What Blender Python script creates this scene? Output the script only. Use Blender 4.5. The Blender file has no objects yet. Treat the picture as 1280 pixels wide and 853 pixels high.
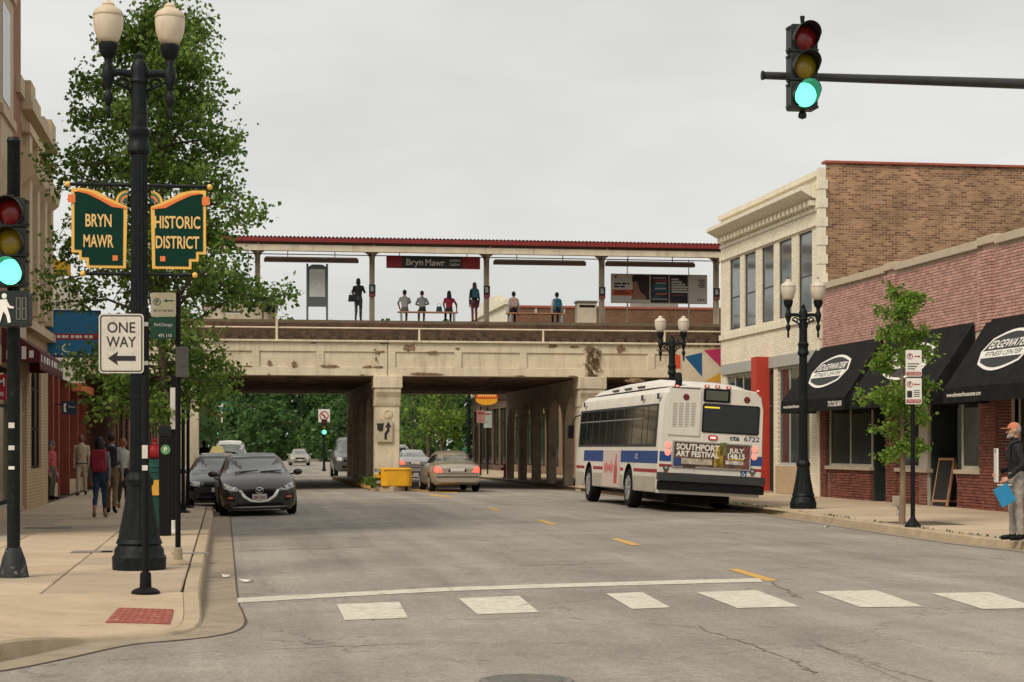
import bpy, bmesh, math, random
import numpy as np
from mathutils import Vector, Matrix
from mathutils.bvhtree import BVHTree
R = math.radians
sc = bpy.context.scene
COL = sc.collection

# ------------------------------------------------------------------ camera
YAW = math.atan(360 / 2300.0)          # the street runs along +Y; the lens points a little to its right
CAM_H, FOC = 1.5, 2300.0               # focal length in pixels of a 1280 wide picture
cd = bpy.data.cameras.new('camera')
cam = bpy.data.objects.new('camera', cd); COL.objects.link(cam)
cam.location = (0, 0, CAM_H)
cam.rotation_euler = (R(90), 0, -YAW)
cd.sensor_width = 36.0; cd.lens = FOC / 1280 * 36.0
cd.shift_y = (560 - 426.5) / 1280.0
cd.clip_start = 0.1; cd.clip_end = 3000
sc.camera = cam

# ------------------------------------------------------------------ sky and sun (overcast)
SUN_EL, SUN_AZ = R(47), R(229)         # azimuth clockwise from +Y
wd = bpy.data.worlds.new('World'); sc.world = wd; wd.use_nodes = True
nt = wd.node_tree; nt.nodes.clear()
wo = nt.nodes.new('ShaderNodeOutputWorld'); bg = nt.nodes.new('ShaderNodeBackground')
sky = nt.nodes.new('ShaderNodeTexSky'); sky.sky_type = 'NISHITA'; sky.sun_disc = False
sky.sun_elevation = SUN_EL; sky.sun_rotation = SUN_AZ; sky.air_density = 1.0; sky.dust_density = 3.0
tc = nt.nodes.new('ShaderNodeTexCoord'); mp = nt.nodes.new('ShaderNodeMapping'); mp.inputs['Scale'].default_value = (1, 1, 3.2)
no = nt.nodes.new('ShaderNodeTexNoise'); no.inputs['Scale'].default_value = 1.9; no.inputs['Detail'].default_value = 5; no.inputs['Roughness'].default_value = .55
cr = nt.nodes.new('ShaderNodeValToRGB')
cr.color_ramp.elements[0].position = .34; cr.color_ramp.elements[0].color = (3.62, 3.64, 3.54, 1)
cr.color_ramp.elements[1].position = .66; cr.color_ramp.elements[1].color = (5.05, 4.97, 4.70, 1)
mx = nt.nodes.new('ShaderNodeMixRGB'); mx.inputs[0].default_value = .95
nt.links.new(tc.outputs['Generated'], mp.inputs[0]); nt.links.new(mp.outputs[0], no.inputs['Vector'])
nt.links.new(no.outputs['Fac'], cr.inputs[0]); nt.links.new(sky.outputs[0], mx.inputs[1]); nt.links.new(cr.outputs[0], mx.inputs[2])
nt.links.new(mx.outputs[0], bg.inputs[0]); bg.inputs[1].default_value = .1
nt.links.new(bg.outputs[0], wo.inputs[0])
ld = bpy.data.lights.new('sun', 'SUN'); ld.energy = 1.5; ld.angle = R(24); ld.color = (1, .89, .74)
sun = bpy.data.objects.new('sun', ld); COL.objects.link(sun)
sdir = Vector((math.sin(SUN_AZ) * math.cos(SUN_EL), math.cos(SUN_AZ) * math.cos(SUN_EL), math.sin(SUN_EL)))
sun.rotation_euler = sdir.to_track_quat('Z', 'Y').to_euler(); sun.location = sdir * 60
sc.view_settings.view_transform = 'Standard'; sc.view_settings.look = 'None'
sc.view_settings.exposure = 0.78; sc.view_settings.gamma = 1.0

# ------------------------------------------------------------------ helpers
CA, SA = math.cos(YAW), math.sin(YAW)
def P(px, py, d):                       # a photo pixel at a real depth -> a point of the place
    k = (px - 640) / FOC
    return Vector((d * (k * CA + SA), d * (CA - k * SA), CAM_H + (560 - py) * d / FOC))
def GP(px, py, z=0.0):                  # a photo pixel on a level surface
    return P(px, py, (CAM_H - z) * FOC / (py - 560))
def ST(px, t):                          # distance along the street where a pixel column meets the plane x = t
    k = (px - 640) / FOC; d = t / (k * CA + SA); return d * (CA - k * SA)
def TS(px, s):                          # where a pixel column meets the plane y = s
    k = (px - 640) / FOC; d = s / (CA - k * SA); return d * (k * CA + SA)
def ZT(px, py, t):                      # height of a pixel on the plane x = t
    k = (px - 640) / FOC; d = t / (k * CA + SA); return CAM_H + (560 - py) * d / FOC
def ZS(px, py, s):
    k = (px - 640) / FOC; d = s / (CA - k * SA); return CAM_H + (560 - py) * d / FOC
def c8(r, g, b):
    f = lambda v: (v / 255 / 12.92) if v <= 10 else ((v / 255 + .055) / 1.055) ** 2.4
    return (f(r), f(g), f(b))

MATS = {}
def M(name, col=(.5, .5, .5), rough=.7, var=.12, scale=3.0, bump=0.0, bscale=60.0, metal=0.0, spec=.4,
      streak=0.0, dirt=(.09, .07, .05), emit=None, es=1.0, island=0.0, coat=0.0, trans=0.0, alpha=1.0, spots=0.0, spotscale=2.0, stretch=(1, 1, 1)):
    if name in MATS: return MATS[name]
    m = bpy.data.materials.new(name); m.use_nodes = True; n = m.node_tree.nodes; l = m.node_tree.links
    b = n['Principled BSDF']
    b.inputs['Roughness'].default_value = rough; b.inputs['Metallic'].default_value = metal
    b.inputs['Specular IOR Level'].default_value = spec; b.inputs['Coat Weight'].default_value = coat
    if coat: b.inputs['Coat Roughness'].default_value = .08
    if trans: b.inputs['Transmission Weight'].default_value = trans
    if alpha < 1: b.inputs['Alpha'].default_value = alpha
    t = n.new('ShaderNodeTexCoord'); mpn = n.new('ShaderNodeMapping'); mpn.inputs['Scale'].default_value = stretch
    l.new(t.outputs['Object'], mpn.inputs[0]); vec = mpn.outputs[0]
    n1 = n.new('ShaderNodeTexNoise'); n1.inputs['Scale'].default_value = scale; n1.inputs['Detail'].default_value = 6; n1.inputs['Roughness'].default_value = .62
    l.new(vec, n1.inputs['Vector'])
    r1 = n.new('ShaderNodeMapRange'); r1.inputs[1].default_value = .3; r1.inputs[2].default_value = .7
    r1.inputs[3].default_value = 1 - var; r1.inputs[4].default_value = 1 + var
    l.new(n1.outputs['Fac'], r1.inputs[0]); fac = r1.outputs[0]
    if island:
        g = n.new('ShaderNodeNewGeometry'); r2 = n.new('ShaderNodeMapRange'); r2.inputs[3].default_value = 1 - island; r2.inputs[4].default_value = 1 + island
        l.new(g.outputs['Random Per Island'], r2.inputs[0])
        mu = n.new('ShaderNodeMath'); mu.operation = 'MULTIPLY'; l.new(fac, mu.inputs[0]); l.new(r2.outputs[0], mu.inputs[1]); fac = mu.outputs[0]
    vm = n.new('ShaderNodeVectorMath'); vm.operation = 'SCALE'; vm.inputs[0].default_value = col; l.new(fac, vm.inputs['Scale']); out = vm.outputs[0]
    if streak:
        mp2 = n.new('ShaderNodeMapping'); mp2.inputs['Scale'].default_value = (2.4, 2.4, .35); l.new(t.outputs['Object'], mp2.inputs[0])
        n2 = n.new('ShaderNodeTexNoise'); n2.inputs['Scale'].default_value = 1.6; n2.inputs['Detail'].default_value = 7; n2.inputs['Roughness'].default_value = .7; l.new(mp2.outputs[0], n2.inputs['Vector'])
        r3 = n.new('ShaderNodeMapRange'); r3.inputs[1].default_value = .5; r3.inputs[2].default_value = .74; r3.inputs[3].default_value = 0; r3.inputs[4].default_value = streak; l.new(n2.outputs['Fac'], r3.inputs[0])
        mm = n.new('ShaderNodeMixRGB'); l.new(r3.outputs[0], mm.inputs[0]); l.new(out, mm.inputs[1]); mm.inputs[2].default_value = (*dirt, 1); out = mm.outputs[0]
    if spots:
        n3 = n.new('ShaderNodeTexNoise'); n3.inputs['Scale'].default_value = spotscale; n3.inputs['Detail'].default_value = 8; n3.inputs['Roughness'].default_value = .75; l.new(vec, n3.inputs['Vector'])
        r4 = n.new('ShaderNodeMapRange'); r4.inputs[1].default_value = .55; r4.inputs[2].default_value = .66; r4.inputs[3].default_value = 0; r4.inputs[4].default_value = spots; l.new(n3.outputs['Fac'], r4.inputs[0])
        mm2 = n.new('ShaderNodeMixRGB'); l.new(r4.outputs[0], mm2.inputs[0]); l.new(out, mm2.inputs[1]); mm2.inputs[2].default_value = (*dirt, 1); out = mm2.outputs[0]
    l.new(out, b.inputs['Base Color'])
    if bump:
        n4 = n.new('ShaderNodeTexNoise'); n4.inputs['Scale'].default_value = bscale; n4.inputs['Detail'].default_value = 4; l.new(vec, n4.inputs['Vector'])
        bp = n.new('ShaderNodeBump'); bp.inputs['Strength'].default_value = bump; bp.inputs['Distance'].default_value = .02; l.new(n4.outputs['Fac'], bp.inputs['Height']); l.new(bp.outputs[0], b.inputs['Normal'])
    if emit:
        b.inputs['Emission Color'].default_value = (*emit, 1); b.inputs['Emission Strength'].default_value = es
    MATS[name] = m; return m

def brickmat(name, c1, c2, mortar, bw=.21, bh=.072, ms=.012, axis='x', var=.25, dark=0.0, bump=.5):
    """brick courses for walls too far off to pick the bricks apart; axis = wall direction"""
    m = bpy.data.materials.new(name); m.use_nodes = True; n = m.node_tree.nodes; l = m.node_tree.links; b = n['Principled BSDF']
    b.inputs['Roughness'].default_value = .85; b.inputs['Specular IOR Level'].default_value = .25
    t = n.new('ShaderNodeTexCoord'); sx = n.new('ShaderNodeSeparateXYZ'); cx = n.new('ShaderNodeCombineXYZ'); l.new(t.outputs['Object'], sx.inputs[0])
    l.new(sx.outputs['X' if axis == 'x' else 'Y'], cx.inputs[0]); l.new(sx.outputs['Z'], cx.inputs[1])
    br = n.new('ShaderNodeTexBrick'); br.inputs['Scale'].default_value = 1.0; br.inputs['Brick Width'].default_value = bw; br.inputs['Row Height'].default_value = bh
    br.inputs['Mortar Size'].default_value = ms; br.inputs['Mortar Smooth'].default_value = .2; br.inputs['Bias'].default_value = dark
    br.inputs['Color1'].default_value = (*c1, 1); br.inputs['Color2'].default_value = (*c2, 1); br.inputs['Mortar'].default_value = (*mortar, 1)
    l.new(cx.outputs[0], br.inputs['Vector'])
    n1 = n.new('ShaderNodeTexNoise'); n1.inputs['Scale'].default_value = .9; n1.inputs['Detail'].default_value = 7; n1.inputs['Roughness'].default_value = .65; l.new(t.outputs['Object'], n1.inputs['Vector'])
    r1 = n.new('ShaderNodeMapRange'); r1.inputs[1].default_value = .3; r1.inputs[2].default_value = .7; r1.inputs[3].default_value = 1 - var; r1.inputs[4].default_value = 1 + var; l.new(n1.outputs['Fac'], r1.inputs[0])
    vm = n.new('ShaderNodeVectorMath'); vm.operation = 'SCALE'; l.new(br.outputs['Color'], vm.inputs[0]); mp3 = n.new('ShaderNodeMapping'); mp3.inputs['Scale'].default_value = (1.1, 1.1, .16); l.new(t.outputs['Object'], mp3.inputs[0]); n5 = n.new('ShaderNodeTexNoise'); n5.inputs['Scale'].default_value = 1.3; n5.inputs['Detail'].default_value = 7; n5.inputs['Roughness'].default_value = .7; l.new(mp3.outputs[0], n5.inputs['Vector'])
    r5 = n.new('ShaderNodeMapRange'); r5.inputs[1].default_value = .52; r5.inputs[2].default_value = .75; r5.inputs[3].default_value = 1.0; r5.inputs[4].default_value = 1 - var * 1.1; l.new(n5.outputs['Fac'], r5.inputs[0]); mu5 = n.new('ShaderNodeMath'); mu5.operation = 'MULTIPLY'; l.new(r1.outputs[0], mu5.inputs[0]); l.new(r5.outputs[0], mu5.inputs[1])
    l.new(mu5.outputs[0], vm.inputs['Scale']); l.new(vm.outputs[0], b.inputs['Base Color'])
    bp = n.new('ShaderNodeBump'); bp.inputs['Strength'].default_value = bump; bp.inputs['Distance'].default_value = .01; bp.invert = True; l.new(br.outputs['Fac'], bp.inputs['Height']); l.new(bp.outputs[0], b.inputs['Normal'])
    MATS[name] = m; return m

class G:
    def __init__(s): s.v = []; s.f = []; s.m = []
    def add(s, vs, fs, mi=0):
        o = len(s.v); s.v += [tuple(p) for p in vs]; s.f += [tuple(i + o for i in q) for q in fs]; s.m += [mi] * len(fs); return s
    def box(s, x0, x1, y0, y1, z0, z1, mi=0):
        return s.add([(x0, y0, z0), (x1, y0, z0), (x1, y1, z0), (x0, y1, z0), (x0, y0, z1), (x1, y0, z1), (x1, y1, z1), (x0, y1, z1)],
                     [(0, 3, 2, 1), (4, 5, 6, 7), (0, 1, 5, 4), (1, 2, 6, 5), (2, 3, 7, 6), (3, 0, 4, 7)], mi)
    def cb(s, cx, cy, cz, sx, sy, sz, mi=0, rot=None):
        o = len(s.v); s.box(-sx / 2, sx / 2, -sy / 2, sy / 2, -sz / 2, sz / 2, mi)
        mt = Matrix.Translation((cx, cy, cz)) @ (rot.to_4x4() if rot else Matrix.Identity(4))
        for i in range(o, len(s.v)): s.v[i] = tuple(mt @ Vector(s.v[i]))
        return s
    def tube(s, pts, rad, n=8, mi=0, cap=True, flat=None):
        pts = [Vector(p) for p in pts]; k = len(pts)
        if not hasattr(rad, '__len__'): rad = [rad] * k
        vs = []; up = None
        for i, p in enumerate(pts):
            d = (pts[min(i + 1, k - 1)] - pts[max(i - 1, 0)]).normalized()
            if up is None:
                up = Vector((1, 0, 0)) if abs(d.z) > .8 else Vector((0, 0, 1))
            a = d.cross(up)
            if a.length < 1e-4: a = d.cross(Vector((0, 1, 0)))
            a.normalize(); b = a.cross(d).normalized(); up = b
            r = rad[i]; ra, rb = (r if hasattr(r, '__len__') else (r, r))
            for j in range(n):
                q = 2 * math.pi * j / n; vs.append(p + a * math.cos(q) * ra + b * math.sin(q) * rb)
        fs = [(i * n + j, i * n + (j + 1) % n, (i + 1) * n + (j + 1) % n, (i + 1) * n + j) for i in range(k - 1) for j in range(n)]
        if cap: fs += [tuple(range(n - 1, -1, -1)), tuple((k - 1) * n + j for j in range(n))]
        return s.add(vs, fs, mi)
    def lathe(s, prof, n=16, c=(0, 0), mi=0, flute=0.0):
        vs = []
        for (r, z) in prof:
            for j in range(n):
                q = 2 * math.pi * j / n; rr = r * (1 - flute * (j % 2)); vs.append((c[0] + rr * math.cos(q), c[1] + rr * math.sin(q), z))
        k = len(prof)
        fs = [(i * n + j, i * n + (j + 1) % n, (i + 1) * n + (j + 1) % n, (i + 1) * n + j) for i in range(k - 1) for j in range(n)]
        fs += [tuple(range(n - 1, -1, -1)), tuple((k - 1) * n + j for j in range(n))]
        return s.add(vs, fs, mi)
    def prism(s, poly, axis, a, b, mi=0):
        f = {'x': lambda p, q: (q, p[0], p[1]), 'y': lambda p, q: (p[0], q, p[1]), 'z': lambda p, q: (p[0], p[1], q)}[axis]
        n = len(poly); vs = [f(p, a) for p in poly] + [f(p, b) for p in poly]
        fs = [tuple(range(n)), tuple(range(2 * n - 1, n - 1, -1))] + [(i, i + n, (i + 1) % n + n, (i + 1) % n) for i in range(n)]
        return s.add(vs, fs, mi)
    def ball(s, c, r, n=12, k=8, mi=0):
        rx, ry, rz = r if hasattr(r, '__len__') else (r, r, r); vs = []; fs = []
        for i in range(1, k):
            th = math.pi * i / k
            for j in range(n):
                q = 2 * math.pi * j / n; vs.append((c[0] + rx * math.sin(th) * math.cos(q), c[1] + ry * math.sin(th) * math.sin(q), c[2] + rz * math.cos(th)))
        t = len(vs); vs += [(c[0], c[1], c[2] + rz), (c[0], c[1], c[2] - rz)]
        for i in range(k - 2):
            for j in range(n): fs.append((i * n + j, (i + 1) * n + j, (i + 1) * n + (j + 1) % n, i * n + (j + 1) % n))
        for j in range(n): fs.append((t, j, (j + 1) % n)); fs.append((t + 1, (k - 2) * n + (j + 1) % n, (k - 2) * n + j))
        return s.add(vs, fs, mi)
    def rrect(s, x0, x1, z0, z1, y0, y1, r, mi=0, n=4):     # rounded rectangle plate, thickness along y
        return s.prism(rr(x0, x1, z0, z1, r, n), 'y', y0, y1, mi)
    def mesh(s, name='mesh', smooth=None, bevel=0, weld=False):
        me = bpy.data.meshes.new(name); me.from_pydata(s.v, [], s.f)
        if any(s.m): me.polygons.foreach_set('material_index', s.m)
        bm = bmesh.new(); bm.from_mesh(me)
        if weld: bmesh.ops.remove_doubles(bm, verts=bm.verts, dist=1e-4)
        bmesh.ops.recalc_face_normals(bm, faces=bm.faces)
        if bevel:
            es = [e for e in bm.edges if len(e.link_faces) == 2 and e.calc_face_angle(0) > .5]
            bmesh.ops.bevel(bm, geom=es, offset=bevel, segments=1, affect='EDGES')
        bm.to_mesh(me); bm.free()
        if smooth is not None:
            me.polygons.foreach_set('use_smooth', [True] * len(me.polygons)); me.set_sharp_from_angle(angle=R(smooth))
        return me
    def build(s, name, mats, parent=None, smooth=None, bevel=0, loc=None, rz=0, weld=False):
        return put(name, s.mesh(name, smooth, bevel, weld), mats, parent, loc, rz)
def rr(x0, x1, z0, z1, r, n=4):
    out = []
    for (cx, cz, q) in ((x1 - r, z1 - r, 0), (x0 + r, z1 - r, 90), (x0 + r, z0 + r, 180), (x1 - r, z0 + r, 270)):
        for i in range(n + 1):
            a = R(q + 90 * i / n); out.append((cx + r * math.cos(a), cz + r * math.sin(a)))
    return out
def put(name, me, mats, parent=None, loc=None, rz=0):
    o = bpy.data.objects.new(name, me); COL.objects.link(o)
    if mats is not None and not me.materials:
        for m in (mats if isinstance(mats, (list, tuple)) else [mats]): me.materials.append(m)
    if parent: o.parent = parent
    if loc is not None: o.location = loc
    if rz: o.rotation_euler = (0, 0, rz)
    return o
def tag(o, label, cat, group=None):
    o['label'] = label; o['category'] = cat
    if group: o['group'] = group
    return o
def thing(name, label, cat, loc=(0, 0, 0), rz=0, group=None):
    o = bpy.data.objects.new(name, None); COL.objects.link(o); o.location = loc; o.rotation_euler = (0, 0, rz); o.empty_display_size = .2
    return tag(o, label, cat, group)
def struct(o, kind='structure'): o['kind'] = kind; return o
def copy_tree(o, parent=None):
    c = o.copy(); COL.objects.link(c); c.parent = parent
    for ch in [x for x in bpy.data.objects if x.parent == o]: copy_tree(ch, c)
    return c
def kids(o):
    return list(o.children)
def dup(root, loc, rz, label, group=None):
    def rec(o, par):
        c = o.copy(); COL.objects.link(c)
        if par: c.parent = par
        for ch in list(KIDS.get(o.name, [])): rec(ch, c)
        return c
    KIDS = {}
    for x in COL.objects:
        if x.parent: KIDS.setdefault(x.parent.name, []).append(x)
    c = rec(root, None); c.location = loc; c.rotation_euler = (0, 0, rz); c['label'] = label
    if group: c['group'] = group
    return c
_T = {}
def textmesh(s, bold=0.0, ext=.0, shear=0.0):
    key = (s, bold, ext, shear)
    if key in _T: return _T[key]
    cu = bpy.data.curves.new('t', 'FONT'); cu.body = s; cu.align_x = 'CENTER'; cu.align_y = 'CENTER'; cu.offset = bold; cu.extrude = ext; cu.resolution_u = 3; cu.shear = shear; cu.space_line = .95
    ob = bpy.data.objects.new('t', cu); me = bpy.data.meshes.new_from_object(ob); bpy.data.objects.remove(ob)
    co = np.empty(len(me.vertices) * 3, dtype=np.float32); me.vertices.foreach_get('co', co); co = co.reshape(-1, 3); bpy.data.meshes.remove
    fs = [tuple(p.vertices) for p in me.polygons]; bpy.data.meshes.remove(me)
    mn, mxx = co.min(0), co.max(0); co = (co - (mn + mxx) / 2); ext2 = np.maximum((mxx - mn), 1e-6)
    _T[key] = (co, fs, ext2); return _T[key]
def text(s, w, h, loc, parent, mat, face='-y', bold=0.0, shear=0.0, name='lettering', tilt=0.0):
    """flat lettering fitted into w x h metres, centred on loc; face = the way it looks"""
    co, fs, e = textmesh(s, bold, 0.0, shear)
    co = co.copy(); co[:, 0] *= w / e[0]; co[:, 1] *= h / e[1]
    me = bpy.data.meshes.new(name); me.from_pydata([tuple(map(float, p)) for p in co], [], fs); me.materials.append(mat)
    o = put(name, me, None, parent, loc)
    o.rotation_euler = {'-y': (R(90), 0, 0), '+y': (R(90), 0, R(180)), '-x': (R(90), 0, R(-90)), '+x': (R(90), 0, R(90))}[face]
    if tilt: o.rotation_euler.x += tilt
    return o
def baked(me, mods):
    """apply modifiers to a mesh and hand back the result"""
    ob = bpy.data.objects.new('tmp', me); COL.objects.link(ob)
    for (tp, kw) in mods:
        md = ob.modifiers.new('m', tp)
        for k, v in kw.items(): setattr(md, k, v)
    dg = bpy.context.evaluated_depsgraph_get(); dg.update()
    out = bpy.data.meshes.new_from_object(ob.evaluated_get(dg)); bpy.data.objects.remove(ob); return out
def patch(bvh, poly, axis, sgn, off=.005, step=.12, far=6.0):
    """a panel that follows a body: an outline seen along an axis, laid on the surface it meets"""
    bm = bmesh.new()
    if axis == 'y': vs = [bm.verts.new((p[0], 0, p[1])) for p in poly]; u, w = 0, 2
    else: vs = [bm.verts.new((0, p[0], p[1])) for p in poly]; u, w = 1, 2
    bm.faces.new(vs)
    for ax in (u, w):
        lo = min(v.co[ax] for v in bm.verts); hi = max(v.co[ax] for v in bm.verts); k = int((hi - lo) / step)
        for i in range(1, k + 1):
            co = Vector((0, 0, 0)); co[ax] = lo + (hi - lo) * i / (k + 1); nn = Vector((0, 0, 0)); nn[ax] = 1
            bmesh.ops.bisect_plane(bm, geom=bm.verts[:] + bm.edges[:] + bm.faces[:], plane_co=co, plane_no=nn)
    ai = 1 if axis == 'y' else 0; last = None
    d = Vector((0, 0, 0)); d[ai] = -sgn
    miss = []
    for v in bm.verts:
        o = v.co.copy(); o[ai] = sgn * far; h = bvh.ray_cast(o, d)
        if h[0] is None: miss.append(v); continue
        v.co = h[0] - d * off; last = v.co[ai]
    if miss:
        ok = [v for v in bm.verts if v not in miss]
        for v in miss:
            if ok: n_ = min(ok, key=lambda q: (q.co[u] - v.co[u]) ** 2 + (q.co[w] - v.co[w]) ** 2); v.co[ai] = n_.co[ai]
    bd = [e for e in bm.edges if len(e.link_faces) == 1]
    ex = bmesh.ops.extrude_edge_only(bm, edges=bd); nv = [g for g in ex['geom'] if isinstance(g, bmesh.types.BMVert)]
    for v in nv: v.co += d * off * 2.2
    bmesh.ops.recalc_face_normals(bm, faces=bm.faces)
    me = bpy.data.meshes.new('patch'); bm.to_mesh(me); bm.free(); me.polygons.foreach_set('use_smooth', [True] * len(me.polygons)); me.set_sharp_from_angle(angle=R(40)); return me
rnd = random.Random(7)
# ------------------------------------------------------------------ shared materials
m_concrete = M('sidewalk_concrete', (.43, .33, .22), .9, .10, 2.2, .25, 90, spots=.25, spotscale=1.3, dirt=(.2, .15, .1))
m_slabs = [M('slab_%s' % n, c, .9, .12, 1.7, .25, 90, spots=.34, spotscale=3.2, dirt=(.24, .185, .13)) for n, c in (('warm', (.46, .355, .24)), ('pale', (.50, .395, .275)), ('grey', (.40, .32, .23)))]
m_pan = M('gutter_concrete', (.29, .235, .17), .9, .18, 3, .35, 60, spots=.5, spotscale=2.2, dirt=(.13, .1, .07))
m_kerb = M('kerb_concrete', (.42, .33, .22), .9, .16, 3, .35, 60, spots=.4, spotscale=2.2, dirt=(.15, .11, .07))
m_joint = M('joint_dirt', (.09, .07, .045), .95, .3, 8)
m_black = M('black_painted_iron', (.008, .0115, .0125), .5, .35, 14, .2, 30, spec=.18, spots=.10, spotscale=6, dirt=(.2, .19, .17))
m_blackm = M('matte_black', (.008, .008, .009), .6, .2, 10, spec=.15)
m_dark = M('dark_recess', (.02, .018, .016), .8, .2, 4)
m_white = M('white_paint', (.72, .70, .64), .5, .05, 6)
m_steel = M('galvanised_steel', (.42, .42, .40), .45, .12, 12, metal=.7)
m_glass = M('dark_glass', (.014, .018, .018), .06, .1, 2, spec=.4)
m_glass2 = M('shop_glass', (.035, .044, .041), .07, .35, .9, spec=.45)
m_tyre = M('tyre_rubber', (.011, .011, .011), .85, .2, 20, spec=.15)
m_rubber = M('black_trim', (.012, .012, .013), .6, .15, 12, spec=.2)
m_chrome = M('chrome', (.75, .75, .74), .15, .03, 5, metal=1.0)
m_plate = M('licence_plate', (.62, .58, .52), .5, .12, 20)
m_lamp_red = M('tail_lamp_lit', (.5, .03, .02), .25, .1, 5, emit=(1.0, .10, .06), es=1.1)
m_lamp_dull = M('tail_lamp', (.38, .02, .02), .2, .1, 5, spec=.6)
m_amber = M('amber_lens', (.55, .14, .04), .25, .1, 5)
m_headl = M('headlamp_glass', (.45, .44, .40), .08, .2, 9, spec=.9)
m_cream = M('cream_enamel', (.68, .59, .44), .6, .1, 3, streak=.5, dirt=(.28, .17, .08))
m_rust = M('rusty_steel', (.11, .06, .035), .9, .4, 3, .4, 20, streak=.7, dirt=(.02, .015, .012))
m_tan = M('tan_painted_brick', (.50, .37, .235), .8, .08, 3)
m_ink = M('printed_black', (.02, .02, .02), .6, .05, 5)
m_inkw = M('printed_white', (.75, .73, .66), .6, .05, 5)
m_red = M('red_paint', (.42, .055, .04), .55, .15, 3)
m_signgreen = M('sign_green', (.005, .036, .024), .6, .1, 4, spec=.1)
m_gold = M('sign_gold', (.85, .50, .11), .5, .05, 5)
m_orange = M('sign_orange', (.80, .20, .05), .5, .05, 5)
m_blue = M('bus_blue', (.015, .06, .22), .4, .06, 4)
m_yellowp = M('road_yellow', (.55, .32, .075), .8, .25, 9, spots=.8, spotscale=6, dirt=(.27, .22, .15))
m_whitep = M('road_white', (.56, .52, .43), .85, .24, 12, spots=.85, spotscale=4, dirt=(.3, .25, .19))

# asphalt: pale old paving, tyre polish along the lanes, crazing and dark cracks
def asphalt(name='old_asphalt', base=(.292, .262, .223)):
    m = bpy.data.materials.new(name); m.use_nodes = True; n = m.node_tree.nodes; l = m.node_tree.links; b = n['Principled BSDF']
    b.inputs['Roughness'].default_value = .88; b.inputs['Specular IOR Level'].default_value = .3
    t = n.new('ShaderNodeTexCoord')
    def noise(scale, det=6, rough=.6, st=None):
        q = n.new('ShaderNodeTexNoise'); q.inputs['Scale'].default_value = scale; q.inputs['Detail'].default_value = det; q.inputs['Roughness'].default_value = rough
        if st:
            mp_ = n.new('ShaderNodeMapping'); mp_.inputs['Scale'].default_value = st; l.new(t.outputs['Object'], mp_.inputs[0]); l.new(mp_.outputs[0], q.inputs['Vector'])
        else: l.new(t.outputs['Object'], q.inputs['Vector'])
        return q
    def rng(src, a, b_, c, d):
        r_ = n.new('ShaderNodeMapRange'); r_.inputs[1].default_value = a; r_.inputs[2].default_value = b_; r_.inputs[3].default_value = c; r_.inputs[4].default_value = d; l.new(src, r_.inputs[0]); return r_.outputs[0]
    def mul(a, b_):
        q = n.new('ShaderNodeMath'); q.operation = 'MULTIPLY'; l.new(a, q.inputs[0]); l.new(b_, q.inputs[1]); return q.outputs[0]
    f = mul(rng(noise(.35).outputs['Fac'], .3, .7, .76, 1.18), rng(noise(3.5, 8, .7).outputs['Fac'], .25, .75, .88, 1.12))
    f = mul(f, rng(noise(75, 5, .9).outputs['Fac'], .3, .7, .52, 1.48)); f = mul(f, rng(noise(30, 3, .7).outputs['Fac'], .32, .68, .80, 1.20)); f = mul(f, rng(noise(11, 5, .8).outputs['Fac'], .3, .7, .86, 1.14))
    f = mul(f, rng(noise(1.1, 5, .6, (1.3, .05, 1)).outputs['Fac'], .35, .7, 1.10, .80))          # tyre tracks
    vo = n.new('ShaderNodeTexVoronoi'); vo.feature = 'DISTANCE_TO_EDGE'; vo.inputs['Scale'].default_value = .33
    ad = n.new('ShaderNodeVectorMath'); ad.operation = 'ADD'; sc_ = n.new('ShaderNodeVectorMath'); sc_.operation = 'SCALE'; sc_.inputs['Scale'].default_value = .9
    nz = noise(1.8, 6, .7); l.new(nz.outputs['Color'], sc_.inputs[0]); l.new(t.outputs['Object'], ad.inputs[0]); l.new(sc_.outputs[0], ad.inputs[1]); l.new(ad.outputs[0], vo.inputs['Vector'])
    crack = rng(vo.outputs['Distance'], .0, .008, .0, 1.0)
    cm = n.new('ShaderNodeMath'); cm.operation = 'MAXIMUM'; l.new(crack, cm.inputs[0]); l.new(rng(noise(.5, 2).outputs['Fac'], .46, .52, 1.0, .0), cm.inputs[1])
    f = mul(f, rng(cm.outputs[0], 0, 1, .55, 1.0))
    vm = n.new('ShaderNodeVectorMath'); vm.operation = 'SCALE'; vm.inputs[0].default_value = base; l.new(f, vm.inputs['Scale']); l.new(vm.outputs[0], b.inputs['Base Color'])
    bp = n.new('ShaderNodeBump'); bp.inputs['Strength'].default_value = .35; bp.inputs['Distance'].default_value = .01; l.new(noise(150, 3).outputs['Fac'], bp.inputs['Height']); l.new(bp.outputs[0], b.inputs['Normal'])
    return m
m_asphalt = asphalt()
MATS['old_asphalt'] = m_asphalt

TL, TR, TC = -.25, 12.8, 6.3            # kerb lines and crown of the street
ZW, ZG = .07, -.08                      # footway and gutter level
BL, BR = -4.5, 17.3                     # building lines
def zr(t):
    u = min(1.0, abs(t - TC) / 6.6); return ZG * u * u

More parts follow.
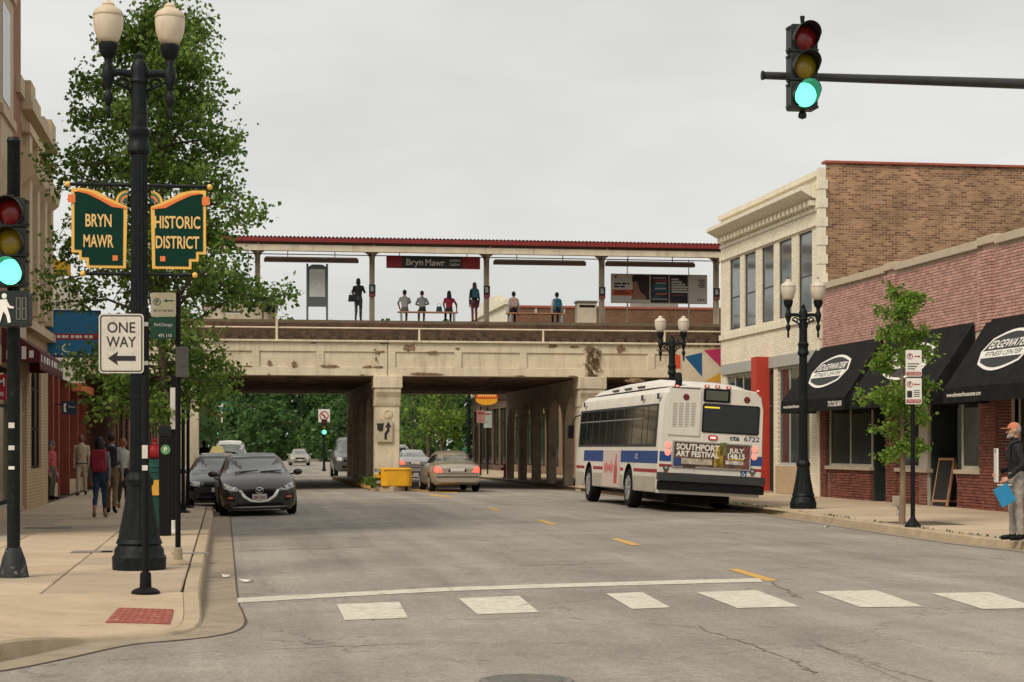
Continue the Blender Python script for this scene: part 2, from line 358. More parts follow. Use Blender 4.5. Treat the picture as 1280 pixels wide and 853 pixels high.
# ------------------------------------------------------------------ ground, road, pavements
g = G(); g.add([(-900, -60, -.16), (900, -60, -.16), (900, 1500, -.16), (-900, 1500, -.16)], [(0, 1, 2, 3)])
ground = struct(g.build('ground', M('waste_ground', (.16, .15, .09), .95, .25, .4)))
ts = [-70, -30, -12, -6, -3, -1.5, TL - .02] + [TL + (TR - TL) * i / 14 for i in range(1, 14)] + [TR + .02, 14, 16, 20, 30, 90]
ss = [-25, -10, 0, 5, 9, 12, 14, 15, 16, 17, 18, 20, 24, 30, 40, 55, 75, 100, 140, 200, 330]
vs = []; fs = []
for s_ in ss:
    for t_ in ts: vs.append((t_, s_, zr(t_)))
n_ = len(ts)
for i in range(len(ss) - 1):
    for j in range(n_ - 1):
        if ss[i] >= 26 and (ts[j] < -3.1 or ts[j] > TR - .01): continue
        fs.append((i * n_ + j, i * n_ + j + 1, (i + 1) * n_ + j + 1, (i + 1) * n_ + j))
g = G(); g.add(vs, fs); road = struct(g.build('road', m_asphalt, smooth=30))

def on_road(px, py, lift=.004):
    z = 0.0
    for _ in range(6):
        p = GP(px, py, z); z = zr(p.x)
    return Vector((p.x, p.y, z + lift))
def marking(name, pix, mat, sub=6):
    c = [on_road(*p) for p in pix]; g = G(); k = sub; vs = []
    for i in range(k + 1):
        a = c[0].lerp(c[1], i / k); b = c[3].lerp(c[2], i / k)
        for j in range(3):
            q = a.lerp(b, j / 2); e = rnd.uniform(-.012, .012) if 0 < i < k else 0; vs.append((q.x + e * .3, q.y + e, zr(q.x) + .005))
    fs = [(i * 3 + j, i * 3 + j + 1, (i + 1) * 3 + j + 1, (i + 1) * 3 + j) for i in range(k) for j in range(2)]
    g.add(vs, fs); return g.build(name, mat, road)
for q in ([(421, 756), (499, 753), (510, 773), (431, 776)], [(573, 748.5), (649, 745.5), (674, 766), (597, 769)], [(757, 742.5), (803, 741), (838, 760), (790, 762)],
          [(870, 741), (946, 738.5), (1000, 759), (922, 761)], [(1019, 740), (1095, 738.5), (1155, 759), (1076, 760)], [(1163, 742), (1238, 741), (1300, 761), (1228, 762)]):
    marking('crosswalk_bar', q, m_whitep)
marking('stop_line', [(283, 749), (560, 735), (565, 739.5), (285, 755)], m_whitep, 10)
marking('stop_line', [(561, 735), (948, 723.5), (955, 728), (566, 739.5)], m_whitep, 10)
for q in ([(910, 712.5), (922, 711.5), (973, 726), (958, 727)], [(763, 674), (773, 673.3), (801, 681.5), (790, 682.5)], [(670, 650.8), (678, 650.3), (698, 656), (689, 656.7)], [(607, 635), (614, 634.6), (627, 638.5), (620, 639)]):
    marking('centre_dash', q, m_yellowp, 3)
for q in ([(500, 611), (565, 614), (575, 617), (505, 613.5)], [(535, 618), (560, 620), (566, 622), (538, 620)]): marking('centre_dash', q, m_yellowp, 4)
# open cracks and tar seams, laid just above the paving
def crack(pix, w=.018, seed=0):
    r_ = random.Random(seed); pts = [on_road(*p) for p in pix]; out = []
    for a, b in zip(pts, pts[1:]):
        for k in range(9): out.append(a.lerp(b, k / 9) + Vector((r_.gauss(0, .025), r_.gauss(0, .05), 0)))
    out.append(pts[-1]); g = G(); vs = []
    for i, p in enumerate(out):
        d = (out[min(i + 1, len(out) - 1)] - out[max(i - 1, 0)]); d.z = 0; d = d.normalized() if d.length > 1e-6 else Vector((1, 0, 0)); n_ = Vector((-d.y, d.x, 0)); ww = w * r_.uniform(.25, 1.0)
        a, b = p + n_ * ww, p - n_ * ww; vs += [(a.x, a.y, zr(a.x) + .0038), (b.x, b.y, zr(b.x) + .0038)]
    g.add(vs, [(2 * i, 2 * i + 1, 2 * i + 3, 2 * i + 2) for i in range(len(out) - 1)]); g.build('road_crack', M('crack_dirt', (.18, .155, .128), .95, .3, 8), road)
for k, c in enumerate(([(1022, 806), (1060, 820), (1112, 838), (1165, 853)], [(872, 784), (930, 804), (985, 824), (1015, 842)], [(960, 728), (985, 738), (1003, 748)], [(300, 716), (330, 714), (362, 717)], [(560, 775), (700, 772), (870, 784)], [(700, 640), (730, 646), (790, 652), (920, 668)], [(330, 800), (420, 808), (560, 803)], [(466, 752), (468, 776)], [(626, 746), (634, 767)])): crack(c, .014 if k < 3 else .008, k)
# utility repairs in slightly different paving
for nm, cc, pix in (('pale_patch', (.305, .272, .232), [(1010, 800), (1180, 783), (1300, 792), (1300, 870), (1150, 860)]), ('dark_patch', (.262, .234, .198), [(300, 668), (452, 664), (470, 684), (298, 690)]), ('dark_patch', (.262, .234, .198), [(620, 690), (742, 686), (792, 704), (652, 708)]), ('pale_patch', (.305, .272, .232), [(330, 786), (470, 783), (486, 806), (322, 812)])):
    pts = [on_road(*p) for p in pix]; rim = []
    for a, b in zip(pts, pts[1:] + pts[:1]):
        for k in range(6): q = a.lerp(b, k / 6); rim.append((q.x + rnd.uniform(-.02, .02), q.y + rnd.uniform(-.04, .04)))
    g = G(); g.add([(x, y, zr(x) + .0022) for x, y in rim], [tuple(range(len(rim)))]); g.build('road_patch', MATS.get(nm) or MATS.setdefault(nm, asphalt(nm, cc)), road)
# manhole with ring and grid ribs
pm = on_road(658, 852); mh = G(); mh.lathe([(.31, 0), (.31, .010), (.27, .010), (.27, .005), (.26, .005)], 28)
man = mh.build('manhole_cover', M('cast_iron', (.17, .155, .135), .6, .3, 20, .3, 60), road, 40, loc=(pm.x, pm.y, pm.z))
for k in range(-4, 5):
    h = math.sqrt(max(.01, .25 ** 2 - (k * .054) ** 2)); G().box(-h, h, k * .054 - .014, k * .054 + .014, .004, .011).build('manhole_rib', MATS['cast_iron'], man)

# left pavement with rounded corner
EDGE_L = [(-1.6, 330), (-1.6, 120), (-1.6, 60), (-1.6, 47.2), (-1.3, 46.6), (-.55, 45.9), (TL, 45.3), (TL, 40), (TL, 28), (TL, 20.5), (-.24, 18.5), (-.2, 17.3), (-.2, 16.4), (-.3, 15.85), (-.6, 15.62), (-1.0, 15.35), (-1.25, 14.9), (-1.5, 14.3), (-1.85, 13.6), (-2.5, 12.9), (-4, 12.2), (-8, 11.6), (-40, 11.4)]
_hd, _cn, _tl = EDGE_L[:10], EDGE_L[10:21], EDGE_L[21:]
_rin = [(-.62, 18.53), (-1.5, 18.53), (-2.3, 18.4), (-2.5, 17.6), (-2.6, 17.1), (-2.7, 16.6), (-2.8, 15.9), (-2.9, 15.3), (-3.05, 14.7), (-3.4, 14.2), (-4.3, 13.4)]
_cz = [ZW, -.02, -.05, -.05, -.05, -.05, .0, ZW, ZW, ZW, ZW]
_c5 = [(a[0], a[1], z, r[0], r[1]) for a, z, r in zip(_cn, _cz, _rin)]
for _ in range(2):                                  # round the corner off
    q = [_c5[0]]
    for a, b in zip(_c5, _c5[1:]): q += [tuple(x * .75 + y * .25 for x, y in zip(a, b)), tuple(x * .25 + y * .75 for x, y in zip(a, b))]
    _c5 = q + [_c5[-1]]
EDGE_L = _hd + [c[:2] for c in _c5] + _tl; NC = len(_c5)
def edge_z(i, e):                                   # dropped kerb at the corner ramp
    return _c5[i - 10][2] if 10 <= i < 10 + NC else ZW
g = G(); inner = []
for i, (t_, s_) in enumerate(EDGE_L):
    a = Vector(EDGE_L[max(i - 1, 0)]); b = Vector(EDGE_L[min(i + 1, len(EDGE_L) - 1)]); d = (b - a).normalized(); nrm = Vector((d.y, -d.x))   # toward the footway
    inner.append((Vector((t_, s_)), nrm))
pave_l = struct(G().add([(-40, 13.7, .045), (-5, 13.7, .045), (-3.1, 15, .045), (-2.6, 17.2, .045), (-.7, 18.5, .045), (-.45, 45.1, .045), (-1.8, 47.2, .045), (-1.8, 330, .045), (-40, 330, .045)], [(0, 1, 2, 3, 4, 5, 6, 7, 8)]).build('pavement', m_joint))
def kerbrun(edge, zf, parent, side):
    cur = None
    def flush(c):
        if not c: return
        vs = []; fs = []
        for (p, nn, z) in c:
            i_ = p + nn * .16; m_ = p + nn * .02; o_ = p - nn * .025; vs += [(i_.x, i_.y, -.14), (i_.x, i_.y, z), (m_.x, m_.y, z), (p.x, p.y, z - .02), (o_.x, o_.y, -.14)]
        for q in range(len(c) - 1): fs += [(q * 5 + j, q * 5 + j + 1, q * 5 + j + 6, q * 5 + j + 5) for j in range(4)]
        fs += [(0, 1, 2, 3, 4), tuple((len(c) - 1) * 5 + j for j in (4, 3, 2, 1, 0))]
        G().add(vs, fs).build('kerb_stone', m_kerb, parent, smooth=35)
    for i in range(len(edge) - 1):
        (p0, n0), (p1, n1) = edge[i], edge[i + 1]; z0, z1 = zf(i), zf(i + 1)
        L = (p1 - p0).length
        if L < 1.2:                                   # curved corner: stones of about a metre and a half
            if cur is None: cur = [(p0, n0, z0)]
            cur.append((p1, n1, z1))
            if sum((b_[0] - a_[0]).length for a_, b_ in zip(cur, cur[1:])) > 1.6: flush(cur); cur = None
            continue
        flush(cur); cur = None
        L = (p1 - p0).length; parts = max(1, min(14, int(L / 3.0)))
        if p0.y > 70 and p1.y > 70: parts = 1
        for k in range(parts):
            a, b = (k / parts), ((k + 1) / parts); gap = .006 / max(L, .01)
            q0 = p0.lerp(p1, a + gap); q1 = p0.lerp(p1, b - gap); m0 = n0.lerp(n1, a); m1 = n0.lerp(n1, b); za = z0 + (z1 - z0) * a; zb = z0 + (z1 - z0) * b
            i0 = q0 + m0 * .16; i1 = q1 + m1 * .16; o0 = q0 - m0 * .025; o1 = q1 - m1 * .025
            g = G(); g.add([(q0.x, q0.y, za), (q1.x, q1.y, zb), (i1.x, i1.y, zb), (i0.x, i0.y, za), (o0.x, o0.y, -.14), (o1.x, o1.y, -.14), (i1.x, i1.y, -.14), (i0.x, i0.y, -.14)],
                  [(0, 1, 2, 3), (0, 4, 5, 1), (1, 5, 6, 2), (3, 2, 6, 7), (0, 3, 7, 4), (4, 7, 6, 5)])
            g.build('kerb_stone', m_kerb, parent, bevel=.018 if za - ZG > .05 else 0)
kerbrun(inner, lambda i: edge_z(i, EDGE_L), pave_l, -1)
# concrete gutter pan beside the kerb
def pan(edge, parent, w=.38):
    for i in range(len(edge) - 1):
        (p0, n0), (p1, n1) = edge[i], edge[i + 1]
        if min(p0.y, p1.y) > 70 or max(-p0.x, -p1.x) > 14: continue
        L = (p1 - p0).length; parts = max(1, int(L / 4.5))
        for k in range(parts):
            e_ = .008 / L if L > 1.2 else 0; q0 = p0.lerp(p1, k / parts + e_); q1 = p0.lerp(p1, (k + 1) / parts - e_); m0 = n0.lerp(n1, k / parts); m1 = n0.lerp(n1, (k + 1) / parts)
            a0 = q0 + m0 * .0; a1 = q1 + m1 * .0; b0 = q0 - m0 * w; b1 = q1 - m1 * w; z = lambda p: zr(p.x) + .007
            G().add([(a0.x, a0.y, z(a0)), (a1.x, a1.y, z(a1)), (b1.x, b1.y, z(b1)), (b0.x, b0.y, z(b0))], [(0, 1, 2, 3)]).build('gutter_pan', m_pan, parent)
            c0 = b0 - m0 * .02; c1 = b1 - m1 * .02
pan(inner, pave_l)
# dark open seam between gutter pan and roadway
seam = G(); prev = None
for i, (p, nn) in enumerate(inner):
    if p.y > 75 or p.x < -14: continue
    a = p - nn * .378; b = p - nn * (.398 + rnd.uniform(0, .012)); z = zr(a.x) + .0045
    if prev: seam.add([prev[0], (a.x, a.y, z), (b.x, b.y, z), prev[1]], [(0, 1, 2, 3)])
    prev = ((a.x, a.y, z), (b.x, b.y, z))
seam.build('gutter_seam', m_joint, pave_l)
# ramp with brick red tactile plate
g = G(); vs = []; K = 4
for i in range(10, 10 + NC):
    p, nn = inner[i]; a = p + nn * .165; a = Vector((a.x, a.y, edge_z(i, EDGE_L))); b = Vector((_c5[i - 10][3], _c5[i - 10][4], ZW))
    for k in range(K + 1):
        f = k / K; q = a.lerp(b, f); q.z = a.z + (ZW - a.z) * min(1, f * 1.6); vs.append(tuple(q))
g.add(vs, [(i * (K + 1) + k, i * (K + 1) + k + 1, (i + 1) * (K + 1) + k + 1, (i + 1) * (K + 1) + k) for i in range(NC - 1) for k in range(K)]); ramp = g.build('corner_ramp', m_slabs[0], pave_l, 40)
G().prism([c[3:] for c in _c5 if c[4] < 18.45] + [(-4.48, 13.4), (-4.48, 18.53), (-2.32, 18.53)], 'z', ZW - .05, ZW + .0005).build('slab', m_slabs[1], pave_l)
bm = bmesh.new(); bm.from_mesh(ramp.data); bv = BVHTree.FromBMesh(bm); bm.free()
def onramp(px, py):
    o_ = Vector((0, 0, CAM_H)); h = bv.ray_cast(o_, (P(px, py, 10) - o_).normalized()); return h[0] if h[0] else GP(px, py, .02)
vs = [onramp(148, 761) , onramp(217, 763), onramp(212, 781), onramp(132, 779)]; vs = [v + Vector((0, 0, .010)) for v in vs]
g = G(); g.add([tuple(v) for v in vs] + [(v.x, v.y, v.z - .03) for v in vs], [(0, 1, 2, 3), (0, 4, 5, 1), (1, 5, 6, 2), (2, 6, 7, 3), (3, 7, 4, 0)])
m_tact = M('tactile_red', (.30, .085, .06), .8, .2, 9, spots=.5, spotscale=9, dirt=(.4, .3, .22))
tac = g.build('tactile_plate', m_tact, pave_l)
for i in range(7):
    for j in range(9):
        a = vs[0].lerp(vs[1], (j + .5) / 9); b = vs[3].lerp(vs[2], (j + .5) / 9); q = a.lerp(b, (i + .5) / 7)
        G().lathe([(.024, -.003), (.018, .007), (.008, .009)], 7, (q.x, q.y)).build('dome', m_tact, tac).location.z = q.z
for (a, b) in (((172, 787), (194, 792)),):
    pass
# slabs
_sl = {}
def slab(w, h, mi):
    k = (round(w, 3), round(h, 3), mi)
    if k not in _sl:
        me = G().box(0, w, 0, h, -.05, 0).mesh('slab', bevel=.008); me.materials.append(m_slabs[mi]); _sl[k] = me
    return _sl[k]
def slabs(parent, t0, t1, s0, s1, nt_, ls):
    w = (t1 - t0) / nt_; k = int(round((s1 - s0) / ls)); ll = (s1 - s0) / k
    for i in range(k):
        for j in range(nt_):
            o = put('slab', slab(w - .014, ll - .014, rnd.choice((0, 0, 0, 1, 1, 2))), None, parent, (t0 + j * w + .007, s0 + i * ll + .007, ZW + rnd.uniform(-.003, .002)))
slabs(pave_l, -4.5, -.42, 18.55, 45.2, 3, 1.52)
slabs(pave_l, -4.5, -1.78, 45.2, 66.5, 2, 1.52)
slabs(pave_l, -8.6, -4.5, 14.0, 21, 3, 1.52)
G().prism([(-1.77, 45.21), (-.45, 45.21), (-.75, 45.75), (-1.45, 46.4), (-1.77, 47)], 'z', ZW - .05, ZW).build('slab', m_slabs[0], pave_l)
G().box(-4.5, -1.78, 66.52, 330, .0, ZW - .002).build('footway', m_concrete, pave_l)
# dark repair patches round the poles on the left footway
for (x, y, w, d) in ((115, 690, .55, .5), (150, 690, .5, .32), (238, 692, .5, .32), (60, 660, .8, .6)):
    p = GP(x, y, ZW); G().box(-w / 2, w / 2, -d / 2, d / 2, 0, .004).build('grey_repair', M('grey_repair', (.21, .185, .16), .9, .1, 3), pave_l, loc=(p.x, p.y, ZW + .001))

# right pavement
EDGE_R = [(TR, 330), (TR, 120), (TR, 60), (TR, 47), (12.78, 42), (12.5, 38), (12.25, 34), (12.05, 31), (11.95, 28), (12.1, 26), (12.9, 24.2), (14.0, 23.2), (16, 22.8), (30, 22.8)]
inner_r = []
for i, (t_, s_) in enumerate(EDGE_R):
    a = Vector(EDGE_R[max(i - 1, 0)]); b = Vector(EDGE_R[min(i + 1, len(EDGE_R) - 1)]); d = (b - a).normalized(); inner_r.append((Vector((t_, s_)), Vector((-d.y, d.x))))
pave_r = struct(G().add([(30, 23, .045), (16, 23, .045), (13.2, 24.6, .045), (12.3, 27, .045), (12.2, 29, .045), (12.65, 38, .045), (12.97, 330, .045), (30, 330, .045)], [(0, 1, 2, 3, 4, 5, 6, 7)]).build('pavement', m_joint))
kerbrun(inner_r, lambda i: ZW, pave_r, 1); pan(inner_r, pave_r)
slabs(pave_r, 14.05, BR, 24, 66, 2, 1.52)
for i in range(27):                                   # kerbside row follows the bowed kerb
    s0 = 24.6 + i * 1.52; s1 = s0 + 1.505
    def kt(s):
        for (p0, n0), (p1, n1) in zip(inner_r, inner_r[1:]):
            if p1.y <= s <= p0.y: return p0.x + (p1.x - p0.x) * (p0.y - s) / (p0.y - p1.y) + .175
        return TR + .175
    G().prism([(kt(s0), s0), (14.035, s0), (14.035, s1), (kt(s1), s1)], 'z', ZW - .05, ZW + rnd.uniform(-.002, .002)).build('slab', m_slabs[i % 3], pave_r)
G().box(12.97, BR, 66.2, 330, 0, ZW - .002).build('footway', m_concrete, pave_r)
# tree pit earth
p = GP(1128, 655, ZW); G().box(p.x - .1, p.x + 1.0, p.y - .6, p.y + .9, 0, .005).build('tree_pit', M('pit_earth', (.10, .075, .05), .95, .3, 8, .6, 40), pave_r, loc=(0, 0, ZW + .001))
# ------------------------------------------------------------------ wall helpers
def wall(axis, pos, a0, a1, z0, z1, ops, depth=.25, inward=1):
    """a wall skin at x=pos (or y=pos) with real openings and reveals; ops = (a0, a1, z0, z1)"""
    A = sorted({a0, a1, *[o[0] for o in ops], *[o[1] for o in ops]}); Z = sorted({z0, z1, *[o[2] for o in ops], *[o[3] for o in ops]})
    A = [a for a in A if a0 <= a <= a1]; Z = [z for z in Z if z0 <= z <= z1]
    pt = (lambda a, z, dp=0: (pos + dp * inward, a, z)) if axis == 'x' else (lambda a, z, dp=0: (a, pos + dp * inward, z))
    g = G()
    inside = lambda a, z: any(o[0] < a < o[1] and o[2] < z < o[3] for o in ops)
    for i in range(len(A) - 1):
        for j in range(len(Z) - 1):
            if inside((A[i] + A[i + 1]) / 2, (Z[j] + Z[j + 1]) / 2): continue
            g.add([pt(A[i], Z[j]), pt(A[i + 1], Z[j]), pt(A[i + 1], Z[j + 1]), pt(A[i], Z[j + 1])], [(0, 1, 2, 3)])
    for o in ops:
        for (p, q) in (((o[0], o[2]), (o[1], o[2])), ((o[1], o[2]), (o[1], o[3])), ((o[1], o[3]), (o[0], o[3])), ((o[0], o[3]), (o[0], o[2]))):
            g.add([pt(*p), pt(*q), pt(*q, depth), pt(*p, depth)], [(0, 1, 2, 3)])
    return g
def window(parent, axis, pos, a0, a1, z0, z1, cols=1, rows=(), fr=.05, mat=None, glass=None, inward=1, name='window', dp=.05):
    """frame with separate panes; rows = heights (fractions) of the glazing bars"""
    mat = mat or m_white; glass = glass or m_glass
    B = (lambda g, a, b, c, d, e0, e1, mi=0: g.box(min(pos + e0 * inward, pos + e1 * inward), max(pos + e0 * inward, pos + e1 * inward), a, b, c, d, mi)) if axis == 'x' else \
        (lambda g, a, b, c, d, e0, e1, mi=0: g.box(a, b, min(pos + e0 * inward, pos + e1 * inward), max(pos + e0 * inward, pos + e1 * inward), c, d, mi))
    zs = [z0] + [z0 + (z1 - z0) * r for r in rows] + [z1]; as_ = [a0 + (a1 - a0) * i / cols for i in range(cols + 1)]
    g = G(); B(g, a0, a0 + fr, z0, z1, 0, dp); B(g, a1 - fr, a1, z0, z1, 0, dp); B(g, a0 + fr, a1 - fr, z0, z0 + fr, .001, dp - .001); B(g, a0 + fr, a1 - fr, z1 - fr, z1, .001, dp - .001)
    for a in as_[1:-1]: B(g, a - fr * .4, a + fr * .4, z0 + fr, z1 - fr, .002, dp - .002)
    for z in zs[1:-1]: B(g, a0 + fr, a1 - fr, z - fr * .4, z + fr * .4, .003, dp - .003)
    w = g.build(name, mat, parent)
    for i in range(cols):
        for j in range(len(zs) - 1):
            q = G(); B(q, as_[i] + fr * .45, as_[i + 1] - fr * .45, zs[j] + fr * .45, zs[j + 1] - fr * .45, dp * .45, dp * .6); q.build('pane', glass, w)
    return w

# ------------------------------------------------------------------ railway bridge
SB = 65.3
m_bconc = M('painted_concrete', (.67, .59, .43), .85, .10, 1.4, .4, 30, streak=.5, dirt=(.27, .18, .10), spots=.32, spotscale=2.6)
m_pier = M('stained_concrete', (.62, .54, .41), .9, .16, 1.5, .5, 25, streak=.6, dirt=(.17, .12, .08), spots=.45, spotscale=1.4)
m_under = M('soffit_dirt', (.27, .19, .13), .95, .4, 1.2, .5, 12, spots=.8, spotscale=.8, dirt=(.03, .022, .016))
m_tie = M('old_timber', (.085, .055, .035), .95, .4, 5, .4, 30, streak=.6, dirt=(.2, .12, .06))
m_spall = M('broken_concrete', (.27, .18, .11), .95, .5, 9, 1.0, 25)
bridge = thing('railway_bridge', 'long cream painted concrete railway bridge with panelled girders crossing the street', 'bridge', (0, SB, 0))
ZB0, ZB1 = 4.06, 5.24
PIERS = [-8.4, -1.3, 5.75, 13.15, 19.6]
for a, b in zip(PIERS, PIERS[1:]):
    a += .012; b -= .012; g = G()
    g.box(a, b, .045, .75, ZB0, ZB1); n = 3; st = .26; w = (b - a - st * (n + 1)) / n
    g.box(a, b, 0, .044, ZB1 - .33, ZB1); g.box(a, b, 0, .044, ZB0, ZB0 + .3)
    for k in range(n + 1): g.box(a + k * (w + st), a + k * (w + st) + st, 0, .044, ZB0 + .301, ZB1 - .331)
    gi = g.build('girder', m_bconc, bridge, bevel=.006)
    G().box(a, b, -.09, .8, ZB1 + .001, ZB1 + .075).build('girder_coping', m_bconc, bridge, bevel=.015)
def spall(cx, cz, w, h, seed, n=26):
    r_ = random.Random(seed); g = G(); pts = []
    for i in range(n):
        q = 2 * math.pi * i / n; k = r_.uniform(.55, 1.0); pts.append((cx + math.cos(q) * w * k, cz + math.sin(q) * h * k))
    vs = [(x, -.012 + r_.uniform(-.008, .004), z) for x, z in pts] + [(cx + (x - cx) * .5, -.002 + r_.uniform(-.03, .0), cz + (z - cz) * .5) for x, z in pts] + [(cx, -.02, cz)]
    fs = [(i, (i + 1) % n, n + (i + 1) % n, n + i) for i in range(n)] + [(n + i, n + (i + 1) % n, 2 * n) for i in range(n)]
    g.add(vs, fs); return g.build('broken_patch', m_spall, bridge)
for (x, y, w, h) in ((512, 435, .28, .17), (533, 468, .75, .08), (470, 449, .05, .1), (738, 440, .17, .22), (744, 455, .22, .34), (740, 471, .3, .16), (776, 436, .22, .14), (792, 476, .5, .09), (691, 433, .25, .07), (718, 434, .2, .06), (735, 449, .1, .2),
                     (572, 436, .12, .05), (835, 438, .5, .07), (368, 456, .12, .16), (337, 454, .1, .14), (412, 458, .4, .08)):
    spall(TS(x, SB), min(ZS(x, y, SB), ZB1 + .0), w, h, int(x))
for k in range(26):
    spall(rnd.uniform(-6, 18.5), rnd.choice((ZB0 + .02, ZB1 - .02, ZB0 + .31, ZB1 - .33, rnd.uniform(ZB0, ZB1))), rnd.uniform(.04, .3), rnd.uniform(.02, .06), 100 + k, 18)
# dry creeper on the broken joint
g = G(); r_ = random.Random(4)
for i in range(60):
    x = TS(740, SB) + r_.gauss(0, .12); z = r_.uniform(3.5, 5.2); p = Vector((x, -.03, z)); pts = [p]
    for k in range(4): p = p + Vector((r_.uniform(-.12, .12), r_.uniform(-.03, .01), r_.uniform(-.16, .04))); pts.append(p)
    g.tube(pts, .011, 4)
struct(g.build('dry_creeper', M('dry_twigs', (.12, .075, .035), .9, .3, 9), bridge), 'stuff')
# soffit
SBACK = 19.5
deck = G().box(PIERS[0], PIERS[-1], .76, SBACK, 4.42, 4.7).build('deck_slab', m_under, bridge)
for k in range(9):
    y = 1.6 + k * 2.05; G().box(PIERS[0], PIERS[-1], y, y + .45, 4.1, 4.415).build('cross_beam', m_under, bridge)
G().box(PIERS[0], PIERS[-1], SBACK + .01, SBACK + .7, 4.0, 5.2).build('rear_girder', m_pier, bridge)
G().box(PIERS[0], PIERS[-1], 1.3, SBACK, 4.71, 4.78).build('track_bed', m_tie, bridge)
# bents
def bent(t, front=True):
    g = G(); w = .43
    g.box(t - w, t + w, .05, .95, -.1, 3.05)
    g.box(t - w - .08, t + w + .08, -.2, 1.0, 3.62, 4.055)
    g.prism([(-.16, 3.619), (1.0, 3.619), (.95, 2.98), (.02, 2.98), (-.02, 3.1), (-.06, 3.3), (-.15, 3.48)], 'x', t - w - .03, t + w + .03)
    p = g.build('pier', m_pier if t > 10 else m_bconc, bridge, bevel=.02)
    G().prism([(t - w - .012, 0), (t + w + .012, 0), (t + w + .012, .55), (t - w - .012, .5)], 'y', .02, .045).build('pier_foot', m_pier, p)
    G().lathe([(.17, 0), (.17, .03), (.11, .04), (.11, .02), (.0, .02)], 20).build('round_boss', m_bconc, p, loc=(t, .05, 2.72)).rotation_euler = (R(90), 0, 0)
    y0 = 1.0; pitch = 3.68; k = int((SBACK - y0) / pitch)
    for i in range(k):
        ya = y0 + i * pitch; yb = ya + pitch; oa, ob = ya + .22, yb - .22; r = (ob - oa) / 2; zs = 2.1; g = G()
        g.box(t - .17, t + .17, ya + (.0), oa, 0, zs); g.box(t - .17, t + .17, ob, yb, 0, zs)
        arc = [(ya, zs), (oa, zs)] + [((oa + ob) / 2 - r * math.cos(math.pi * q / 10), zs + 1.35 * math.sin(math.pi * q / 10)) for q in range(1, 10)] + [(ob, zs), (yb, zs), (yb, 4.06), (ya, 4.06)]
        n = len(arc)
        # spandrel as strips from arc to the beam
        xs = [p_[0] for p_ in arc[:-2]]
        for q in range(len(arc) - 3):
            p0, p1 = arc[q], arc[q + 1]
            if abs(p0[0] - p1[0]) < 1e-5: continue
            g.prism([p0, p1, (p1[0], 4.06), (p0[0], 4.06)], 'x', t - .17, t + .17)
        g.build('arched_bay', m_pier, bridge)
for t in PIERS[1:4]: bent(t)
# abutment walls behind the side footways
m_abut = M('brown_painted_wall', (.34, .13, .075), .85, .3, 1.5, .3, 20, streak=.5)
G().box(17.5, 18.2, .8, SBACK, 0, 4.05).build('abutment_wall', m_abut, bridge)
G().box(-5.6, -4.9, .8, SBACK, 0, 4.05).build('abutment_wall', m_abut, bridge)
# mural painted on the wing wall
mw = G().box(TS(846, SB), 19.5, -.06, -.01, ZS(870, 492, SB), ZS(870, 437, SB)).build('mural_wall', m_bconc, bridge)
mcols = {'blue': (.012, .10, .24), 'pink': (.45, .03, .11), 'gold': (.62, .34, .03), 'red': (.62, .085, .03)}
for nm, poly in (('red', [(837, 444), (850, 444), (850, 461), (845, 461)]), ('blue', [(855, 446), (877, 441), (877, 471)]), ('pink', [(879, 438), (901, 436), (901, 460)]), ('gold', [(880, 477), (902, 465), (903, 478)]), ('red', [(885, 479), (903, 479), (903, 486)]), ('gold', [(866, 480), (884, 479), (884, 485), (866, 486)]), ('blue', [(843, 477), (862, 481), (862, 488), (840, 486)])):
    g = G(); g.prism([(TS(x, SB), ZS(x, y, SB)) for x, y in poly], 'y', -.066, -.0605); g.build('mural_shape', M('mural_' + nm, mcols[nm], .7, .12, 3), bridge)
# track side: ties, rails, guard rail
tie = G().box(-.11, .11, .95, 4.4, 5.28, 5.5).mesh('tie', bevel=.01); tie.materials.append(m_tie)
for k in range(56): put('tie', tie, None, bridge, (PIERS[0] + .3 + k * .5 + rnd.uniform(-.06, .06), rnd.uniform(-.1, .1), rnd.uniform(-.02, .02)))
G().box(PIERS[0], PIERS[-1], 1.0, 1.25, ZB1 + .08, 5.27).build('ballast_board', m_rust, bridge)
G().box(PIERS[0], PIERS[-1], 1.45, 1.6, 5.51, 5.72).build('guard_timber', m_tie, bridge)
G().box(PIERS[0], PIERS[-1], 4.5, 4.6, 4.8, 6.2).build('track_screen', m_rust, bridge)
for y in (2.2, 3.63): G().box(PIERS[0], PIERS[-1], y, y + .07, 5.51, 5.66).build('rail', m_rust, bridge)
G().tube([(PIERS[0], .25, 5.76), (PIERS[-1], .25, 5.76)], .03, 6).build('hand_rail', m_cream, bridge)
for t in (-6, -2, TS(346, SB), 6.9, 11.4, 15.9, 18.8): G().box(t - .03, t + .03, .22, .28, ZB1 + .07, 5.755).build('rail_post', m_cream, bridge)
G().box(TS(346, SB) - .04, TS(346, SB) + .04, .15, .21, ZB1 + .07, 6.25).build('rail_post', m_cream, bridge)

# ------------------------------------------------------------------ station platform and canopy
SP = 74.6; ZP = ZS(560, 403, SP + .6)
plat = thing('station_platform', 'raised railway platform with dark rusty edge above the bridge', 'platform', (0, SP, 0))
G().box(-8, 23, 0, 4.6, ZP - .12, ZP).build('platform_deck', M('platform_planks', (.16, .12, .08), .9, .25, 3), plat)
x0 = -8
for k in range(10):
    x1 = x0 + 3.1; G().box(x0 + .01, x1 - .01, -.03, .08, ZP - .42, ZP - .125).build('edge_board', m_rust if k % 3 else m_tie, plat); x0 = x1
for k in range(12):
    t = -7.5 + k * 2.7; G().box(t - .12, t + .12, .25, .45, 4.79, ZP - .121).build('platform_post', m_rust, plat)
G().box(-8, 23, -.05, -.032, ZP - .2, ZP - .16).build('edge_pipe', m_rust, plat)

